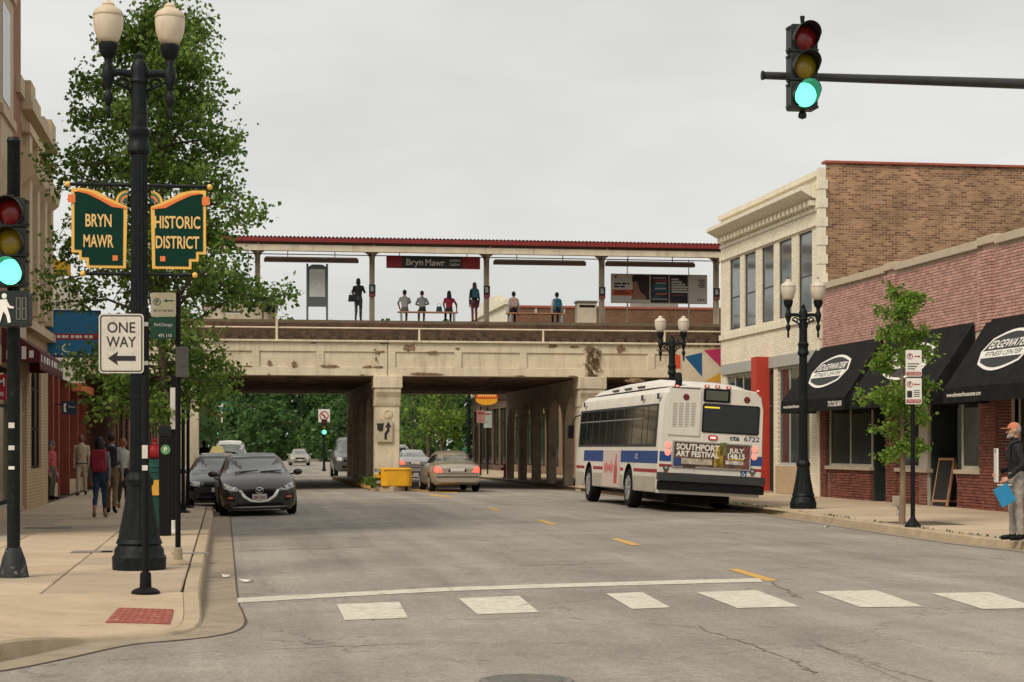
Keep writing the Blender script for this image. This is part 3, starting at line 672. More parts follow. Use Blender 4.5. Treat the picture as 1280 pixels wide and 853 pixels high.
can = thing('platform_canopy', 'long platform canopy with red corrugated roof edge on cream posts', 'canopy', (0, SP, 0))
SCOL = 1.6; m_redroof = M('red_corrugated', (.22, .022, .018), .55, .12, 4)
zf = lambda px, py, s: ZS(px, py, s)
ZR = ZS(608, 300, SP - .4)
vs = []; nx = int(28 / .025); rows = [(-.4, .0), (SCOL, .10), (SCOL + 2.2, .0)]
for (y, dz) in rows:
    for i in range(nx + 1):
        t = -4 + i * .025; vs.append((t, y, ZR + dz + .032 * math.cos(2 * math.pi * t / .155)))
fs = [(r * (nx + 1) + i, r * (nx + 1) + i + 1, (r + 1) * (nx + 1) + i + 1, (r + 1) * (nx + 1) + i) for r in range(2) for i in range(nx)]
G().add(vs, fs).build('roof_sheet', m_redroof, can, smooth=60)
for k in range(6):
    a = -4 + k * 4.68; G().box(a + .004, a + 4.676, -.39, -.33, ZR - .20, ZR - .036).build('fascia', m_redroof, can)
G().box(-4, 24, -.32, SCOL * 2 - .2, ZR - .16, ZR - .1).build('roof_lining', M('canopy_lining', (.16, .10, .07), .8, .2, 3), can)
zb = ZS(608, 318, SP + SCOL); zt = ZS(608, 310, SP + SCOL)
G().box(-4, 24, SCOL - .12, SCOL + .12, zb, zt).build('main_beam', m_cream, can)
G().box(-4, 24, -.28, -.2, ZS(608, 317.5, SP - .28), ZS(608, 310, SP - .28)).build('edge_beam', m_cream, can)
G().tube([(-4, SCOL - .25, zb - .16), (24, SCOL - .25, zb - .16)], .022, 6).build('conduit', m_rust, can)
COLX = [322, 465, 608, 752, 895]
for px in COLX:
    t = TS(px, SP + SCOL); g = G()
    g.box(t - .105, t - .075, SCOL - .1, SCOL + .1, ZP, zb - .3); g.box(t + .075, t + .105, SCOL - .1, SCOL + .1, ZP, zb - .3); g.box(t - .0745, t + .0745, SCOL - .02, SCOL + .02, ZP, zb - .3)
    g.prism([(t - .105, zb - .299), (t + .105, zb - .299), (t + .14, zb - .12), (t + .3, zb - .005), (t - .3, zb - .005), (t - .14, zb - .12)], 'y', SCOL - .09, SCOL + .09)
    c = g.build('canopy_post', m_cream, can)
    for sgn in (-1,):
        G().prism([(SCOL - .1, zb - .5), (SCOL - .1, zb - .02), (.32, zt + .02), (.32, zt - .05)], 'x', t - .03, t + .03).build('bracket', m_cream, c)
for (xa, xb, y) in ((330, 448, 324.5), (617, 732, 328), (757, 868, 330)):
    ta, tb = TS(xa, SP + SCOL - .5), TS(xb, SP + SCOL - .5); z = ZS(xa, y, SP + SCOL - .5)
    f = G().box(ta, tb, SCOL - .62, SCOL - .38, z - .09, z + .06).build('light_fixture', M('fixture_brown', (.2, .13, .09), .6, .15, 4), can)
    G().box(ta + .05, tb - .05, SCOL - .6, SCOL - .4, z + .0605, z + .12).build('fixture_top', m_cream, f)
    for q in (.25, .75): G().box(ta + (tb - ta) * q - .015, ta + (tb - ta) * q + .015, SCOL - .52, SCOL - .48, z + .121, zb + .2).build('hanger', m_rust, f)
# B signs
m_gr = M('sign_charcoal', (.035, .035, .032), .5, .1, 4); m_sr = M('sign_red', (.36, .02, .025), .5, .1, 4)
for i, px in enumerate(COLX[1:]):
    t = TS(px, SP + SCOL); w = .27; zc = ZS(px, 363 + i * 1.4, SP + SCOL)
    o = thing('platform_letter_sign', 'square grey letter sign with red strip on the %s canopy post from the left' % ('first', 'second', 'third', 'fourth')[i], 'sign', (t, SP + SCOL - .11, zc), group='letter signs on the canopy posts')
    G().box(-w / 2, w / 2, -.03, 0, -.14, .22).build('panel', m_gr, o); G().box(-w / 2, w / 2, -.03, 0, -.27, -.145).build('red_strip', m_sr, o)
    text('B', .13, .22, (0, -.034, .05), o, m_inkw, bold=.03)
    G().box(-.1, .1, -.034, -.031, -.215, -.2).build('small_print', m_inkw, o)
# station name sign
ta, tb = TS(483, SP + .9), TS(600, SP + .9); z0, z1 = ZS(540, 336, SP + .9), ZS(540, 321, SP + .9)
o = thing('station_name_sign', 'long dark station name sign with red ends hung under the canopy', 'sign', ((ta + tb) / 2, SP + .9, z0)); W_ = tb - ta; H_ = z1 - z0
G().box(-W_ / 2 + .62, W_ / 2 - .75, -.05, .05, 0, H_).build('panel', m_gr, o)
for a, b in ((-W_ / 2, -W_ / 2 + .618), (W_ / 2 - .748, W_ / 2)): G().box(a, b, -.05, .05, 0, H_).build('red_end', m_sr, o)
text('Bryn', .70, .34, (-.78, -.054, H_ / 2 - .03), o, m_inkw, bold=.02); text('Mawr', .82, .27, (.07, -.054, H_ / 2), o, m_inkw, bold=.02); text('5600N', .44, .11, (.88, -.054, H_ * .68), o, m_inkw, bold=.015); text('1200W', .44, .11, (.88, -.054, H_ * .34), o, m_inkw, bold=.015)
for t in (-1.4, 1.4): G().box(t - .015, t + .015, -.01, .01, H_, H_ + .35).build('hanger', m_rust, o)
# information board
ta, tb = TS(383, SP + .8), TS(410, SP + .8); zt_ = ZS(396, 330, SP + .8); w = tb - ta
o = thing('platform_notice_board', 'tall grey framed notice board with pale map between two posts', 'notice board', ((ta + tb) / 2, SP + .8, ZP))
m_bg = M('board_grey', (.10, .12, .11), .5, .1, 4)
for x in (-w / 2 + .04, w / 2 - .04): G().box(x - .04, x + .04, -.05, .05, 0, zt_ - ZP).build('post', m_bg, o)
hb = zt_ - ZP; G().prism([(-w / 2 + .081, hb - 1.75), (w / 2 - .081, hb - 1.75), (w / 2 - .081, hb - .12), (.2, hb - .03), (-.2, hb - .03), (-w / 2 + .081, hb - .12)], 'y', -.04, .04).build('panel', m_bg, o)
G().box(-w / 2 + .12, w / 2 - .12, -.05, -.041, hb - 1.35, hb - .22).build('map_sheet', M('map_paper', (.56, .57, .52), .6, .12, 6), o)
# advertising boards
ta, tb = TS(764, SP + 3.2), TS(884, SP + 3.2); z0, z1 = ZS(820, 379.5, SP + 3.2), ZS(820, 343, SP + 3.2); W_, H_ = tb - ta, z1 - z0
o = thing('advertising_board', 'long framed advertising board with four posters beside the right canopy post', 'billboard', ((ta + tb) / 2, SP + 3.2, z0))
G().box(-W_ / 2, W_ / 2, 0, .1, 0, H_).build('frame', m_cream, o)
for x in (-W_ * .33, W_ * .31): G().box(x - .03, x + .03, .02, .08, ZP - z0, 0).build('stand', m_cream, o); G().box(x - .015, x + .015, .04, .07, H_, H_ + .65).build('hanger', m_rust, o)
def poster(nm, a, b, mat): return G().box(-W_ / 2 + W_ * a + .02, -W_ / 2 + W_ * b - .02, -.012, 0, .03, H_ - .03).build(nm, mat, o)
m_pgrey = M('poster_grey', (.78, .75, .69), .6, .06, 3); m_pdark = M('poster_slate', (.035, .035, .045), .6, .15, 4); m_pbrown = M('poster_plum', (.05, .03, .03), .6, .2, 3)
def stripe(a, b, c, d, mat, nm='print', y=-.014): return G().box(-W_ / 2 + W_ * a, -W_ / 2 + W_ * b, y - .002, y, H_ * c, H_ * d).build(nm, mat, o)
poster('poster', 0, .40, m_pgrey); poster('poster', .405, .60, m_pdark); poster('poster', .605, .80, m_pdark); poster('poster', .80, 1, m_pgrey)
stripe(.22, .395, .04, .97, m_pbrown); m_skin0 = M('print_skin', (.42, .22, .15), .6, .2, 6); m_por = M('print_orange', (.70, .13, .05), .6, .05, 4)
g = G(); g.prism([(-W_ / 2 + W_ * x, H_ * z) for x, z in ((.20, .05), (.37, .05), (.36, .22), (.30, .4), (.28, .62), (.255, .78), (.225, .75), (.22, .55), (.235, .4), (.21, .2))], 'y', -.02, -.0165); g.build('print', m_skin0, o)
stripe(.215, .27, .74, .9, m_ink, y=-.021); stripe(.01, .22, .25, .46, m_por, y=-.017); stripe(.14, .4, .04, .12, m_inkw, y=-.0225); stripe(.02, .14, .05, .18, m_inkw)
for (a, b, c_) in ((.03, .10, .63), (.11, .16, .63), (.17, .19, .63), (.03, .08, .53), (.09, .14, .53)): stripe(a, b, c_, c_ + .06, m_ink)
for (a, b, c_) in ((.03, .15, .38), (.03, .19, .31)): stripe(a, b, c_, c_ + .03, m_ink, y=-.0195)
stripe(.035, .055, .86, .93, m_ink)
for k, (c, a, b) in enumerate((((.35, .33, .38), .43, .57), ((.4, .05, .09), .45, .58), ((.35, .42, .45), .46, .57), ((.03, .2, .28), .43, .56), ((.5, .5, .48), .45, .57), ((.02, .12, .25), .42, .59), ((.6, .22, .05), .46, .58), ((.05, .13, .16), .42, .53), ((.35, .33, .33), .42, .58))):
    stripe(a, b, .84 - k * .09, .90 - k * .09, M('book_print_%d' % k, c, .6, .1, 6))
for k in range(6): stripe(.625, .70 + .05 * ((k * 37) % 7) / 7 + .02 * k, .80 - k * .085, .855 - k * .085, m_inkw)
stripe(.625, .75, .28, .295, m_por)
for k in range(5): stripe(.90 + .01 * (k % 3), .975, .80 - k * .06, .83 - k * .06, m_ink)
for k in range(3): stripe(.90 + k * .028, .912 + k * .028, .1, .17, m_ink)
# pale equipment cabinet, benches, dark box
def px_box(nm, label, cat, x0, x1, y0, s, depth, mat):
    ta, tb = TS(x0, s), TS(x1, s); h = ZS(x0, y0, s) - ZP; o = thing(nm, label, cat, ((ta + tb) / 2, s, ZP)); return o, (tb - ta), h
o, w, h = px_box('platform_cabinet', 'cream metal cabinet with dark lid standing on the platform', 'cabinet', 722, 746, 376, SP + 1.0, .6, m_cream)
G().box(-w / 2, w / 2, 0, .6, .04, h - .1).build('body', m_cream, o, bevel=.02); G().box(-w / 2 - .03, w / 2 + .03, -.03, .63, h - .09, h).build('lid', M('cabinet_lid', (.2, .17, .13), .6, .1, 4), o); G().box(-w / 2 + .08, w / 2 - .08, -.012, 0, h * .72, h * .82).build('slot', m_blackm, o)
for sx in (-1, 1): G().box(sx * w * .4 - .03, sx * w * .4 + .03, .1, .5, 0, .04).build('foot', m_rust, o)
m_bench = M('bench_timber', (.42, .22, .12), .7, .2, 6)
for lab, x0, x1 in (('wooden platform bench with three people sitting on it', 498, 573), ('wooden platform bench beside the cream cabinet with two people sitting', 634, 707)):
    s = SP + .75; ta, tb = TS(x0, s), TS(x1, s); o = thing('platform_bench', lab, 'bench', ((ta + tb) / 2, s, ZP), group='benches on the platform'); w = tb - ta
    for k in range(4): G().box(-w / 2, w / 2, k * .12, k * .12 + .105, .40, .445).build('slat', m_bench, o)
    for x in (-w / 2 + .15, w / 2 - .15): G().box(x - .03, x + .03, .02, .44, 0, .398).build('leg', m_steel, o)
    if x0 > 600:
        for x in (-w * .5 + .05, 0, w * .5 - .05): G().box(x - .02, x + .02, .0, .46, .446, .62).build('arm_rest', m_cream, o)
o, w, h = px_box('platform_box', 'dark equipment box on the platform next to the tree top', 'cabinet', 327, 344, 372, SP + .4, .5, m_blackm)
G().box(-w / 2, w / 2, 0, .5, .35, h).build('body', m_blackm, o, bevel=.02); G().box(-w / 2 + .05, w / 2 - .05, -.01, 0, .6, h - .1).build('door', m_gr, o)
for sx in (-1, 1): G().box(sx * w * .4 - .03, sx * w * .4 + .03, .1, .4, 0, .35).build('leg', m_rust, o)
# station house wall at the left end
o = thing('station_house', 'pale low station building wall at the left platform end behind the tree', 'building', (-3, SP + 1.2, ZP))
ta, tb = TS(255, SP + 1.2) + 3, TS(347, SP + 1.2) + 3; h = ZS(340, 384, SP + 1.2) - ZP
g = wall('y', 0, ta, tb, 0, h + .05, [(ta + .8, ta + 1.6, .3, h - .15)], .1); g.build('wall', m_cream, o); G().box(ta - .1, tb + .05, -.06, 2.4, h + .051, h + .15).build('roof', m_cream, o); window(o, 'y', .05, ta + .8, ta + 1.6, .3, h - .15, 1, (), .04)
G().box(tb - .03, tb, .0, 2.3, 0, h + .05).build('side_wall', m_cream, o)
# ------------------------------------------------------------------ cream glazed-brick building beside the bridge
m_glaz = brickmat('cream_glazed_brick', (.72, .65, .50), (.83, .77, .62), (.54, .47, .34), .21, .075, .008, 'y', .10, .0, .3)
m_terra = M('cream_terracotta', (.76, .70, .55), .6, .07, 3, streak=.35, dirt=(.3, .22, .12))
m_side = brickmat('brown_common_brick', (.43, .25, .14), (.145, .062, .042), (.42, .30, .185), .205, .068, .010, 'x', .30, -.05, .6)
m_clay = M('clay_coping', (.36, .10, .06), .7, .2, 4)
m_bluegrey = M('blue_grey_trim', (.37, .37, .34), .6, .08, 4)
S0, S1 = 51.9, ST(901, BR)
ZTOP = 9.62; wb = thing('cream_corner_building', 'two storey cream glazed brick building with cornice and brown brick side wall', 'building', (BR, S0, 0))
L = S1 - S0
def sw(px): return ST(px, BR) - S0
# upper windows, from the photo columns
WINS = [(913, 924), (931.5, 943.5), (953, 966), (974.5, 988.5), (999, 1014)]
wz0, wz1 = 5.55, 8.0
ops = []
WINS = [(a - 1, b + 1) for a, b in WINS]
for a, b in WINS: ops.append((sw(b), sw(a), wz0, wz1))
# ground floor openings
gz = 4.05
ops += [(sw(1012), sw(972), .95, gz), (sw(948), sw(907), .9, gz), (sw(967), sw(951), .08, gz)]
g = wall('x', 0, .24, L, .0, ZTOP - .12, ops, .28); g.build('wall', m_glaz, wb)
G().box(.0, .35, -.0, .02, 0, .1)
for i, (a, b) in enumerate(WINS):
    w = window(wb, 'x', .04, sw(b), sw(a), wz0, wz1, 1, (.46,), .05, M('sash_dark', (.06, .06, .055), .5, .1, 4), M('upper_glass', (.10, .115, .115), .08, .3, 1.2, spec=.8), name='sash_window')
    G().box(-.05, .1, sw(b) - .02, sw(a) + .02, wz0 - .1, wz0).build('sill', m_terra, w)
    G().box(.19, .2, sw(b) + .08, sw(a) - .08, wz0 + .1, wz0 + 1.1).build('blind', M('pale_blind', (.3, .31, .29), .8, .1, 3), w)
G().box(-.07, .0, .3, L, wz0 - .28, wz0 - .101).build('sill_course', m_terra, wb)
G().box(-.06, -.001, .3, L, 8.06, 8.22).build('lintel_course', m_terra, wb)
# cornice with dentils
g = G(); pr = [(-.0, 8.82), (-.2, 8.9), (-.46, 9.04), (-.52, 9.08), (-.52, 9.2), (-.4, 9.24), (0, 9.28)]
n = len(pr); vs = [(p[0], .28, p[1]) for p in pr] + [(p[0], L, p[1]) for p in pr]; g.add(vs, [tuple(range(n)), tuple(range(2 * n - 1, n - 1, -1))] + [(i, (i + 1) % n, (i + 1) % n + n, i + n) for i in range(n)]); cor = g.build('cornice', m_terra, wb)
k = int((L - .3) / .42)
for i in range(k): G().box(-.24, -.002, .36 + i * .42, .36 + i * .42 + .2, 8.66, 8.81).build('dentil', m_terra, cor)
G().box(-.05, -.001, .3, L, 8.5, 8.6).build('frieze_course', m_terra, wb)
G().box(-.1, .35, .25, L, ZTOP - .119, ZTOP + .04).build('parapet_coping', m_terra, wb)
G().box(-.06, .15, .0, .24, .0, ZTOP + .1).build('corner_pier', m_terra, wb)
for k in range(9): G().box(-.075, .2, -.02, .26 + (k % 2) * .06, 4.7 + k * .55, 4.7 + k * .55 + .27).build('quoin', m_terra, wb)
# side wall towards the camera
G().add([(.14, .02, 0), (22, .02, 0), (22, .02, 9.85), (.14, .02, 9.85)], [(0, 1, 2, 3)]).build('side_wall', m_side, wb)
for k in range(36): G().box(.1 + k * .61, .1 + k * .61 + .606, -.05, .3, 9.851, 9.93).build('coping_tile', m_clay, wb, bevel=.01)
G().add([(.1, .05, 9.4), (22, .05, 9.4), (22, L, 9.4), (.1, L, 9.4)], [(0, 1, 2, 3)]).build('roof', m_dark, wb)
G().add([(.4, L, 0), (22, L, 0), (22, L, 9.8), (.4, L, 9.8)], [(0, 1, 2, 3)]).build('back_wall', m_side, wb)
# ground floor: shop windows, red column
window(wb, 'x', .06, sw(1012), sw(972), .95, gz, 3, (.62,), .09, m_bluegrey, m_glass2, name='shop_window')
window(wb, 'x', .06, sw(948), sw(907), .9, gz, 4, (.6,), .09, m_bluegrey, m_glass2, name='shop_window')
window(wb, 'x', .2, sw(967), sw(951), .08, gz, 1, (.7,), .08, m_bluegrey, m_glass, name='shop_door')
G().box(-.05, -.001, sw(1018), sw(903), gz + .001, gz + .35).build('shop_fascia', m_bluegrey, wb)
G().box(-.06, -.001, sw(1012) - .05, sw(972) + .05, .08, .94).build('stall_riser', M('tan_panel', (.42, .31, .2), .8, .1, 3), wb)
rc = G(); rc.box(-.2, .24, -.30, .30, .08, 4.42)
rc.build('red_column', M('red_column_paint', (.45, .045, .025), .55, .1, 2), wb, 40, loc=(-.25, sw(959), 0))
G().box(-.3, -.051, sw(967), sw(951), .07, .12).build('door_step', m_kerb, wb)

# ------------------------------------------------------------------ brick fitness building with awnings
m_mort = M('mortar', (.62, .49, .40), .95, .15, 4)
m_pbrick = M('pink_brick', (.48, .275, .23), .85, .2, 8, .3, 50, island=.20)
m_rbrick = M('dark_red_brick', (.20, .068, .047), .85, .25, 8, .3, 50, island=.30)
m_lime = M('limestone', (.48, .40, .29), .8, .1, 3)
m_frame = M('shop_frame', (.50, .46, .38), .6, .08, 4)
GS0, GS1 = 31.0, 51.85; gym = thing('brick_fitness_building', 'single storey red brick shop building with three black awnings', 'building', (BR, GS0, 0))
def gw(px, t=BR): return ST(px, t) - GS0
ZPAR = 6.25; LG = GS1 - GS0
f_ops = []
BAYS = [(1034, 1087), (1121, 1193), (1198, 1225), (1247, 1330)]
p1, p2, p3 = (1022, 1033), (1108, 1121), (1225, 1246)
za, zsill = 3.6, .98
for a, b in ((1033, 1108), (1121, 1225), (1246, 1400)):
    f_ops.append((max(.0, gw(b)), gw(a), ZW - .02, za))
wall('x', .03, 0, LG, 0, ZPAR, f_ops, .4).build('wall', m_mort, gym)
allb = []
def lay(t, s0, s1, z0, z1, kind, depth=.1, axis='x', sg=1):
    bl, bh, gp = .200, .057, .016; r = 0; z = z0
    while z + bh <= z1 + .02:
        s = s0 - (bl / 2 + gp / 2 if r % 2 else 0)
        while s < s1 - .01:
            a, b = max(s, s0), min(s + bl, s1)
            if b - a > .03: allb.append((axis, t + rnd.uniform(-.0025, .0025), a, b, z, z + bh, kind, depth))
            s += bl + gp
        z += bh + gp; r += 1
s_lo = .05
lay(0, s_lo, LG - .05, za + .62, ZPAR - .22, 'p')
for a, b in (p1, p2, p3): lay(-.03, gw(b), gw(a), ZW, za + .1, 'r', .12)
for k, (a, b) in enumerate(((1034, 1087), (1121, 1158), (1195, 1225))): lay(.02, gw(b) + .01, gw(a) - .01, ZW, zsill - .1, 'r', .1)
lay(-.06, gw(1121) - .02, gw(1108) + .02, za + .62, ZPAR - .22, 'p', .08); lay(-.06, gw(1241), gw(1225), za + .62, ZPAR - .22, 'p', .08)
# returns of the corner pier facing the camera
lay(gw(1246) - .02, .02, .34, ZW, za, 'r', .1, 'y')
lay(gw(1121) - .02, .02, .3, ZW, za, 'r', .1, 'y')
allb.sort(key=lambda q: (q[6] != 'r', q[2]))
bmesh_cache = {}
stuff = {'r': G(), 'p': G()}
for i, (ax, t, a, b, z0, z1, kind, dp) in enumerate(allb):
    if i < 300:
        key = (round(b - a, 3), kind, ax)
        if key not in bmesh_cache:
            g = G(); w = b - a
            g.box(0, dp, 0, w, 0, z1 - z0) if ax == 'x' else g.box(0, w, 0, dp, 0, z1 - z0)
            me = g.mesh('brick'); me.materials.append(m_rbrick if kind == 'r' else m_pbrick); bmesh_cache[key] = me
        put('brick', bmesh_cache[key], None, gym, (t, a, z0) if ax == 'x' else (a, t, z0))
    else:
        stuff[kind].box(t, t + dp, a, b, z0, z1) if ax == 'x' else stuff[kind].box(a, b, t, t + dp, z0, z1)
for k, mm in (('r', m_rbrick), ('p', m_pbrick)):
    if stuff[k].v: struct(stuff[k].build('brickwork', mm, gym), 'stuff')
# sills, windows, recessed entries
for a, b in ((1033, 1088), (1120, 1160), (1194, 1226)): G().box(-.06, .14, gw(b), gw(a), zsill - .1, zsill).build('sill', m_lime, gym, bevel=.008)
window(gym, 'x', .08, gw(1087), gw(1034), zsill, za, 2, (), .07, m_frame, m_glass2, name='shop_window')
window(gym, 'x', .08, gw(1147), gw(1121), zsill, za, 1, (), .07, m_frame, m_glass2, name='shop_window')
G().box(.03, .3, gw(1158), gw(1147), ZW, za).build('white_pilaster', m_frame, gym)
window(gym, 'x', .08, gw(1225), gw(1198), zsill, za, 1, (), .09, m_frame, m_glass2, name='shop_window')
G().box(.04, .3, gw(1108), gw(1087), zsill, za).build('white_pilaster', m_frame, gym) if False else None
# entries: splayed glass and doors set back
for a, b in ((1087, 1108), (1158, 1194)):
    window(gym, 'x', 1.2, gw(b), gw(a), ZW + .02, za, 2 if b - a > 25 else 1, (.75,), .08, m_frame, m_glass, name='entry_door')
    for q in (a, b):
        y = gw(q) + (.06 if q == b else -.06); G().box(.1, 1.2, y - .04, y + .04, ZW, za).build('entry_side', m_glass2, gym)
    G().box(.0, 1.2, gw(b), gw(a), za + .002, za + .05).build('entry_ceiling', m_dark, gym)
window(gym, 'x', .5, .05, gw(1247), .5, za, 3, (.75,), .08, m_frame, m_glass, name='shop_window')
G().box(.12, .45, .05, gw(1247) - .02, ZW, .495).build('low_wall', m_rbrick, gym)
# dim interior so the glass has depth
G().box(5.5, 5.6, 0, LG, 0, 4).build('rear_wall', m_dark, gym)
# emblem inside the first window
# copings: pale stone along the parapet, stepped at the piers
for a, b, dz in ((1280, 1247, .0), (1247, 1225, .05), (1225, 1121, .0), (1121, 1108, .05), (1108, 1020, 0)):
    G().box(-.09, .38, gw(a) if a < 1280 else 0, gw(b), ZPAR - .14 + dz, ZPAR + .05 + dz).build('parapet_coping', m_lime, gym, bevel=.01)
G().add([(.1, 0, ZPAR - .3), (20, 0, ZPAR - .3), (20, LG, ZPAR - .3), (.1, LG, ZPAR - .3)], [(0, 1, 2, 3)]).build('roof', m_dark, gym)
G().box(-.02, .2, gw(1030), gw(1022), ZW - .01, .35).build('pier_base', m_lime, gym) if False else None

# awnings
m_can = M('black_canvas', (.013, .0128, .0125), .85, .35, 3, .3, 12, spec=.12)
AW = [(1021, 1105, 'first black sloped awning next to the cream building', True), (1112, 1219, 'middle black sloped awning behind the small street tree', True), (1236, 1345, 'nearest black sloped awning at the right picture edge', True)]
ztop, zbot, proj = 4.42, 2.85, 1.06
for i, (a, b, lab, _) in enumerate(AW):
    s1, s0 = ST(a, BR), ST(b, BR); aw = thing('shop_awning', lab + ', with white oval emblem', 'awning', (BR, s0, 0), group='black awnings of the brick building'); Lw = s1 - s0
    n = 10; vs = []; rw = random.Random(i)
    for q in range(n + 1):
        for r_ in range(5):
            f = r_ / 4; y = Lw * q / n; vs.append((-.02 - proj * f, y, ztop + (zbot - ztop) * f - .02 * math.sin(math.pi * f) * (1 if q % 3 else 0)))
    g = G(); g.add(vs, [(q * 5 + r_, q * 5 + r_ + 1, (q + 1) * 5 + r_ + 1, (q + 1) * 5 + r_) for q in range(n) for r_ in range(4)]); g.build('canvas', m_can, aw, 50)
    G().box(-proj - .035, -proj - .015, 0, Lw, zbot - .34, zbot).build('valance', m_can, aw)
    for y in (0, Lw): G().prism([(-.02, ztop - .02), (-.02, zbot - .34), (-proj - .012, zbot - .34), (-proj - .012, zbot - .02)], 'y', y + (.004 if y == 0 else -.012), y + (.012 if y == 0 else -.004)).build('side_flap', m_can, aw)
    for y in (.1, Lw - .1): G().tube([(.0, y, zbot - .3), (-proj, y, zbot - .3)], .02, 5).build('frame_tube', m_black, aw)
    # emblem lies in the canvas plane
    ang = math.atan2(ztop - zbot, proj); eb = bpy.data.objects.new('emblem', None); COL.objects.link(eb); eb.parent = aw
    fpos = .50; eb.location = (-.02 - proj * fpos, Lw * .5, ztop + (zbot - ztop) * fpos)
    # local frame: x along the street toward the viewer's right, y up the slope, z outwards
    mtx = Matrix(((0, math.cos(ang), -math.sin(ang)), (-1, 0, 0), (0, math.sin(ang), math.cos(ang)))); eb.rotation_euler = mtx.to_euler()
    def shield(w, h, k):
        pts = [(-w, 0)]
        top = [(-w * .82 + 1.64 * w * q / 8, h * (.62 + .38 * math.sin(math.pi * q / 8))) for q in range(9)]
        return [(-w, 0)] + top + [(w, 0)] + [(-x, -y) for x, y in top]
    ew, eh = min(1.55, Lw * .30), .56
    for (w, h, z, mm, nm) in ((ew, eh, .012, m_inkw, 'emblem_plate'), (ew * .92, eh * .86, .018, m_ink, 'emblem_field')):
        G().prism(shield(w, h, 1), 'z', z - .004, z).build(nm, mm, eb)
    G().prism([(-ew * .86, -.20), (ew * .86, -.20), (ew * .90, .0), (-ew * .90, .0)], 'z', .019, .021).build('emblem_band', m_inkw, eb)
    for s_, w, h, y, mm in (('EDGEWATER', ew * 1.5, .22, .16, m_inkw), ('FITNESS CENTER', ew * 1.45, .13, -.10, m_ink)):
        o = text(s_, w, h, (0, y, .0235), eb, mm, bold=.018 if y > 0 else .008, shear=.25); o.rotation_euler = (0, 0, 0)
    if i in (0, 2):
        text('www.edgewaterfitnesscenter.com', Lw * .36 if i == 0 else 1.9, .13, (-proj - .038, Lw * .78 if i == 0 else Lw - 1.15, zbot - .17), aw, m_inkw, '-x', bold=.02)
        if i == 0: text('773.728.3600', Lw * .2, .15, (-proj - .038, Lw * .14, zbot - .16), aw, m_inkw, '-x', bold=.03)

# sandwich board in the second entry
p = Vector((BR + .25, ST(1184, BR + .25), ZW)); o = thing('sandwich_board', 'wooden framed chalk board leaning in the brick building entry', 'sign board', p, R(-78))
for sg in (-1, 1):
    q = G().box(-.3, .3, -.02, .02, 0, 1.15).build('board_panel', m_dark, o); q.rotation_euler = (R(-11 * sg), 0, 0); q.location = (0, -.22 * sg, 0)
    f = G().box(-.33, -.29, -.026, .026, 0, 1.2).box(.29, .33, -.026, .026, 0, 1.2).box(-.289, .289, -.026, .026, 1.15, 1.2).box(-.289, .289, -.026, .026, .1, .15).build('board_frame', m_bench, o); f.rotation_euler = q.rotation_euler; f.location = q.location

# ------------------------------------------------------------------ buildings on the left
m_brickA = brickmat('red_side_brick', (.25, .085, .05), (.33, .13, .08), (.35, .25, .18), .21, .075, .01, 'y', .15)
m_tanb = brickmat('tan_painted_courses', (.47, .34, .205), (.50, .37, .23), (.34, .24, .14), .21, .075, .008, 'y', .10, 0, .5)
m_stone = M('tan_limestone', (.52, .41, .27), .8, .1, 2.5, streak=.3)
sA0, sA1 = 30.0, ST(26, BL)
bA = thing('brick_bay_building', 'tall red brick building with stone bay at the left picture edge', 'building', (BL, sA0, 0)); LA = sA1 - sA0
def la(px): return ST(px, BL) - sA0
ops = [(la(12) , la(17), 6.4, 8.4), (la(12), la(17), 10.0, 11.8)]
wall('x', 0, 0, LA, 3.6, 15, ops, .25, -1).build('wall', m_brickA, bA)
for o_ in ops: window(bA, 'x', -.1, *o_, 1, (.5,), .07, m_white, m_glass, -1)
g = G(); g.box(0, .22, la(-14), la(3), 7.2, 15); g.prism([(0, 6.5), (.22, 7.2), (0, 7.2)], 'y', la(-14), la(3)); g.build('stone_bay', m_stone, bA)
for z in (8.0, 10.6, 13): G().box(.0, .28, la(-14) - .05, la(3) + .08, z, z + .18).build('bay_course', m_stone, bA)
for z in (8.35, 10.95): G().box(.22, .232, la(-12) , la(-2), z, z + 1.9).build('bay_window', m_glass, bA)
G().box(-.02, .12, la(14), LA, 3.7, 4.2).build('stone_course', m_stone, bA); G().box(.0, .1, la(20), LA - .05, 9.3, 9.7).build('stone_quoin', m_stone, bA)
wall('x', 0, 0, LA, 0, 3.6, [(.4, LA - 1.2, .3, 3.2)], .35, -1).build('shop_wall', m_stone, bA)
window(bA, 'x', -.1, .4, LA - 1.2, .3, 3.2, 4, (.72,), .08, m_blackm, m_glass, -1, name='shop_window')
G().add([(0, LA, 3.6), (-12, LA, 3.6), (-12, LA, 15), (0, LA, 15)], [(0, 1, 2, 3)]).build('side_wall', m_brickA, bA)
G().add([(0, 0, 0), (-12, 0, 0), (-12, 0, 15), (0, 0, 15)], [(0, 1, 2, 3)]).build('near_wall', m_brickA, bA)
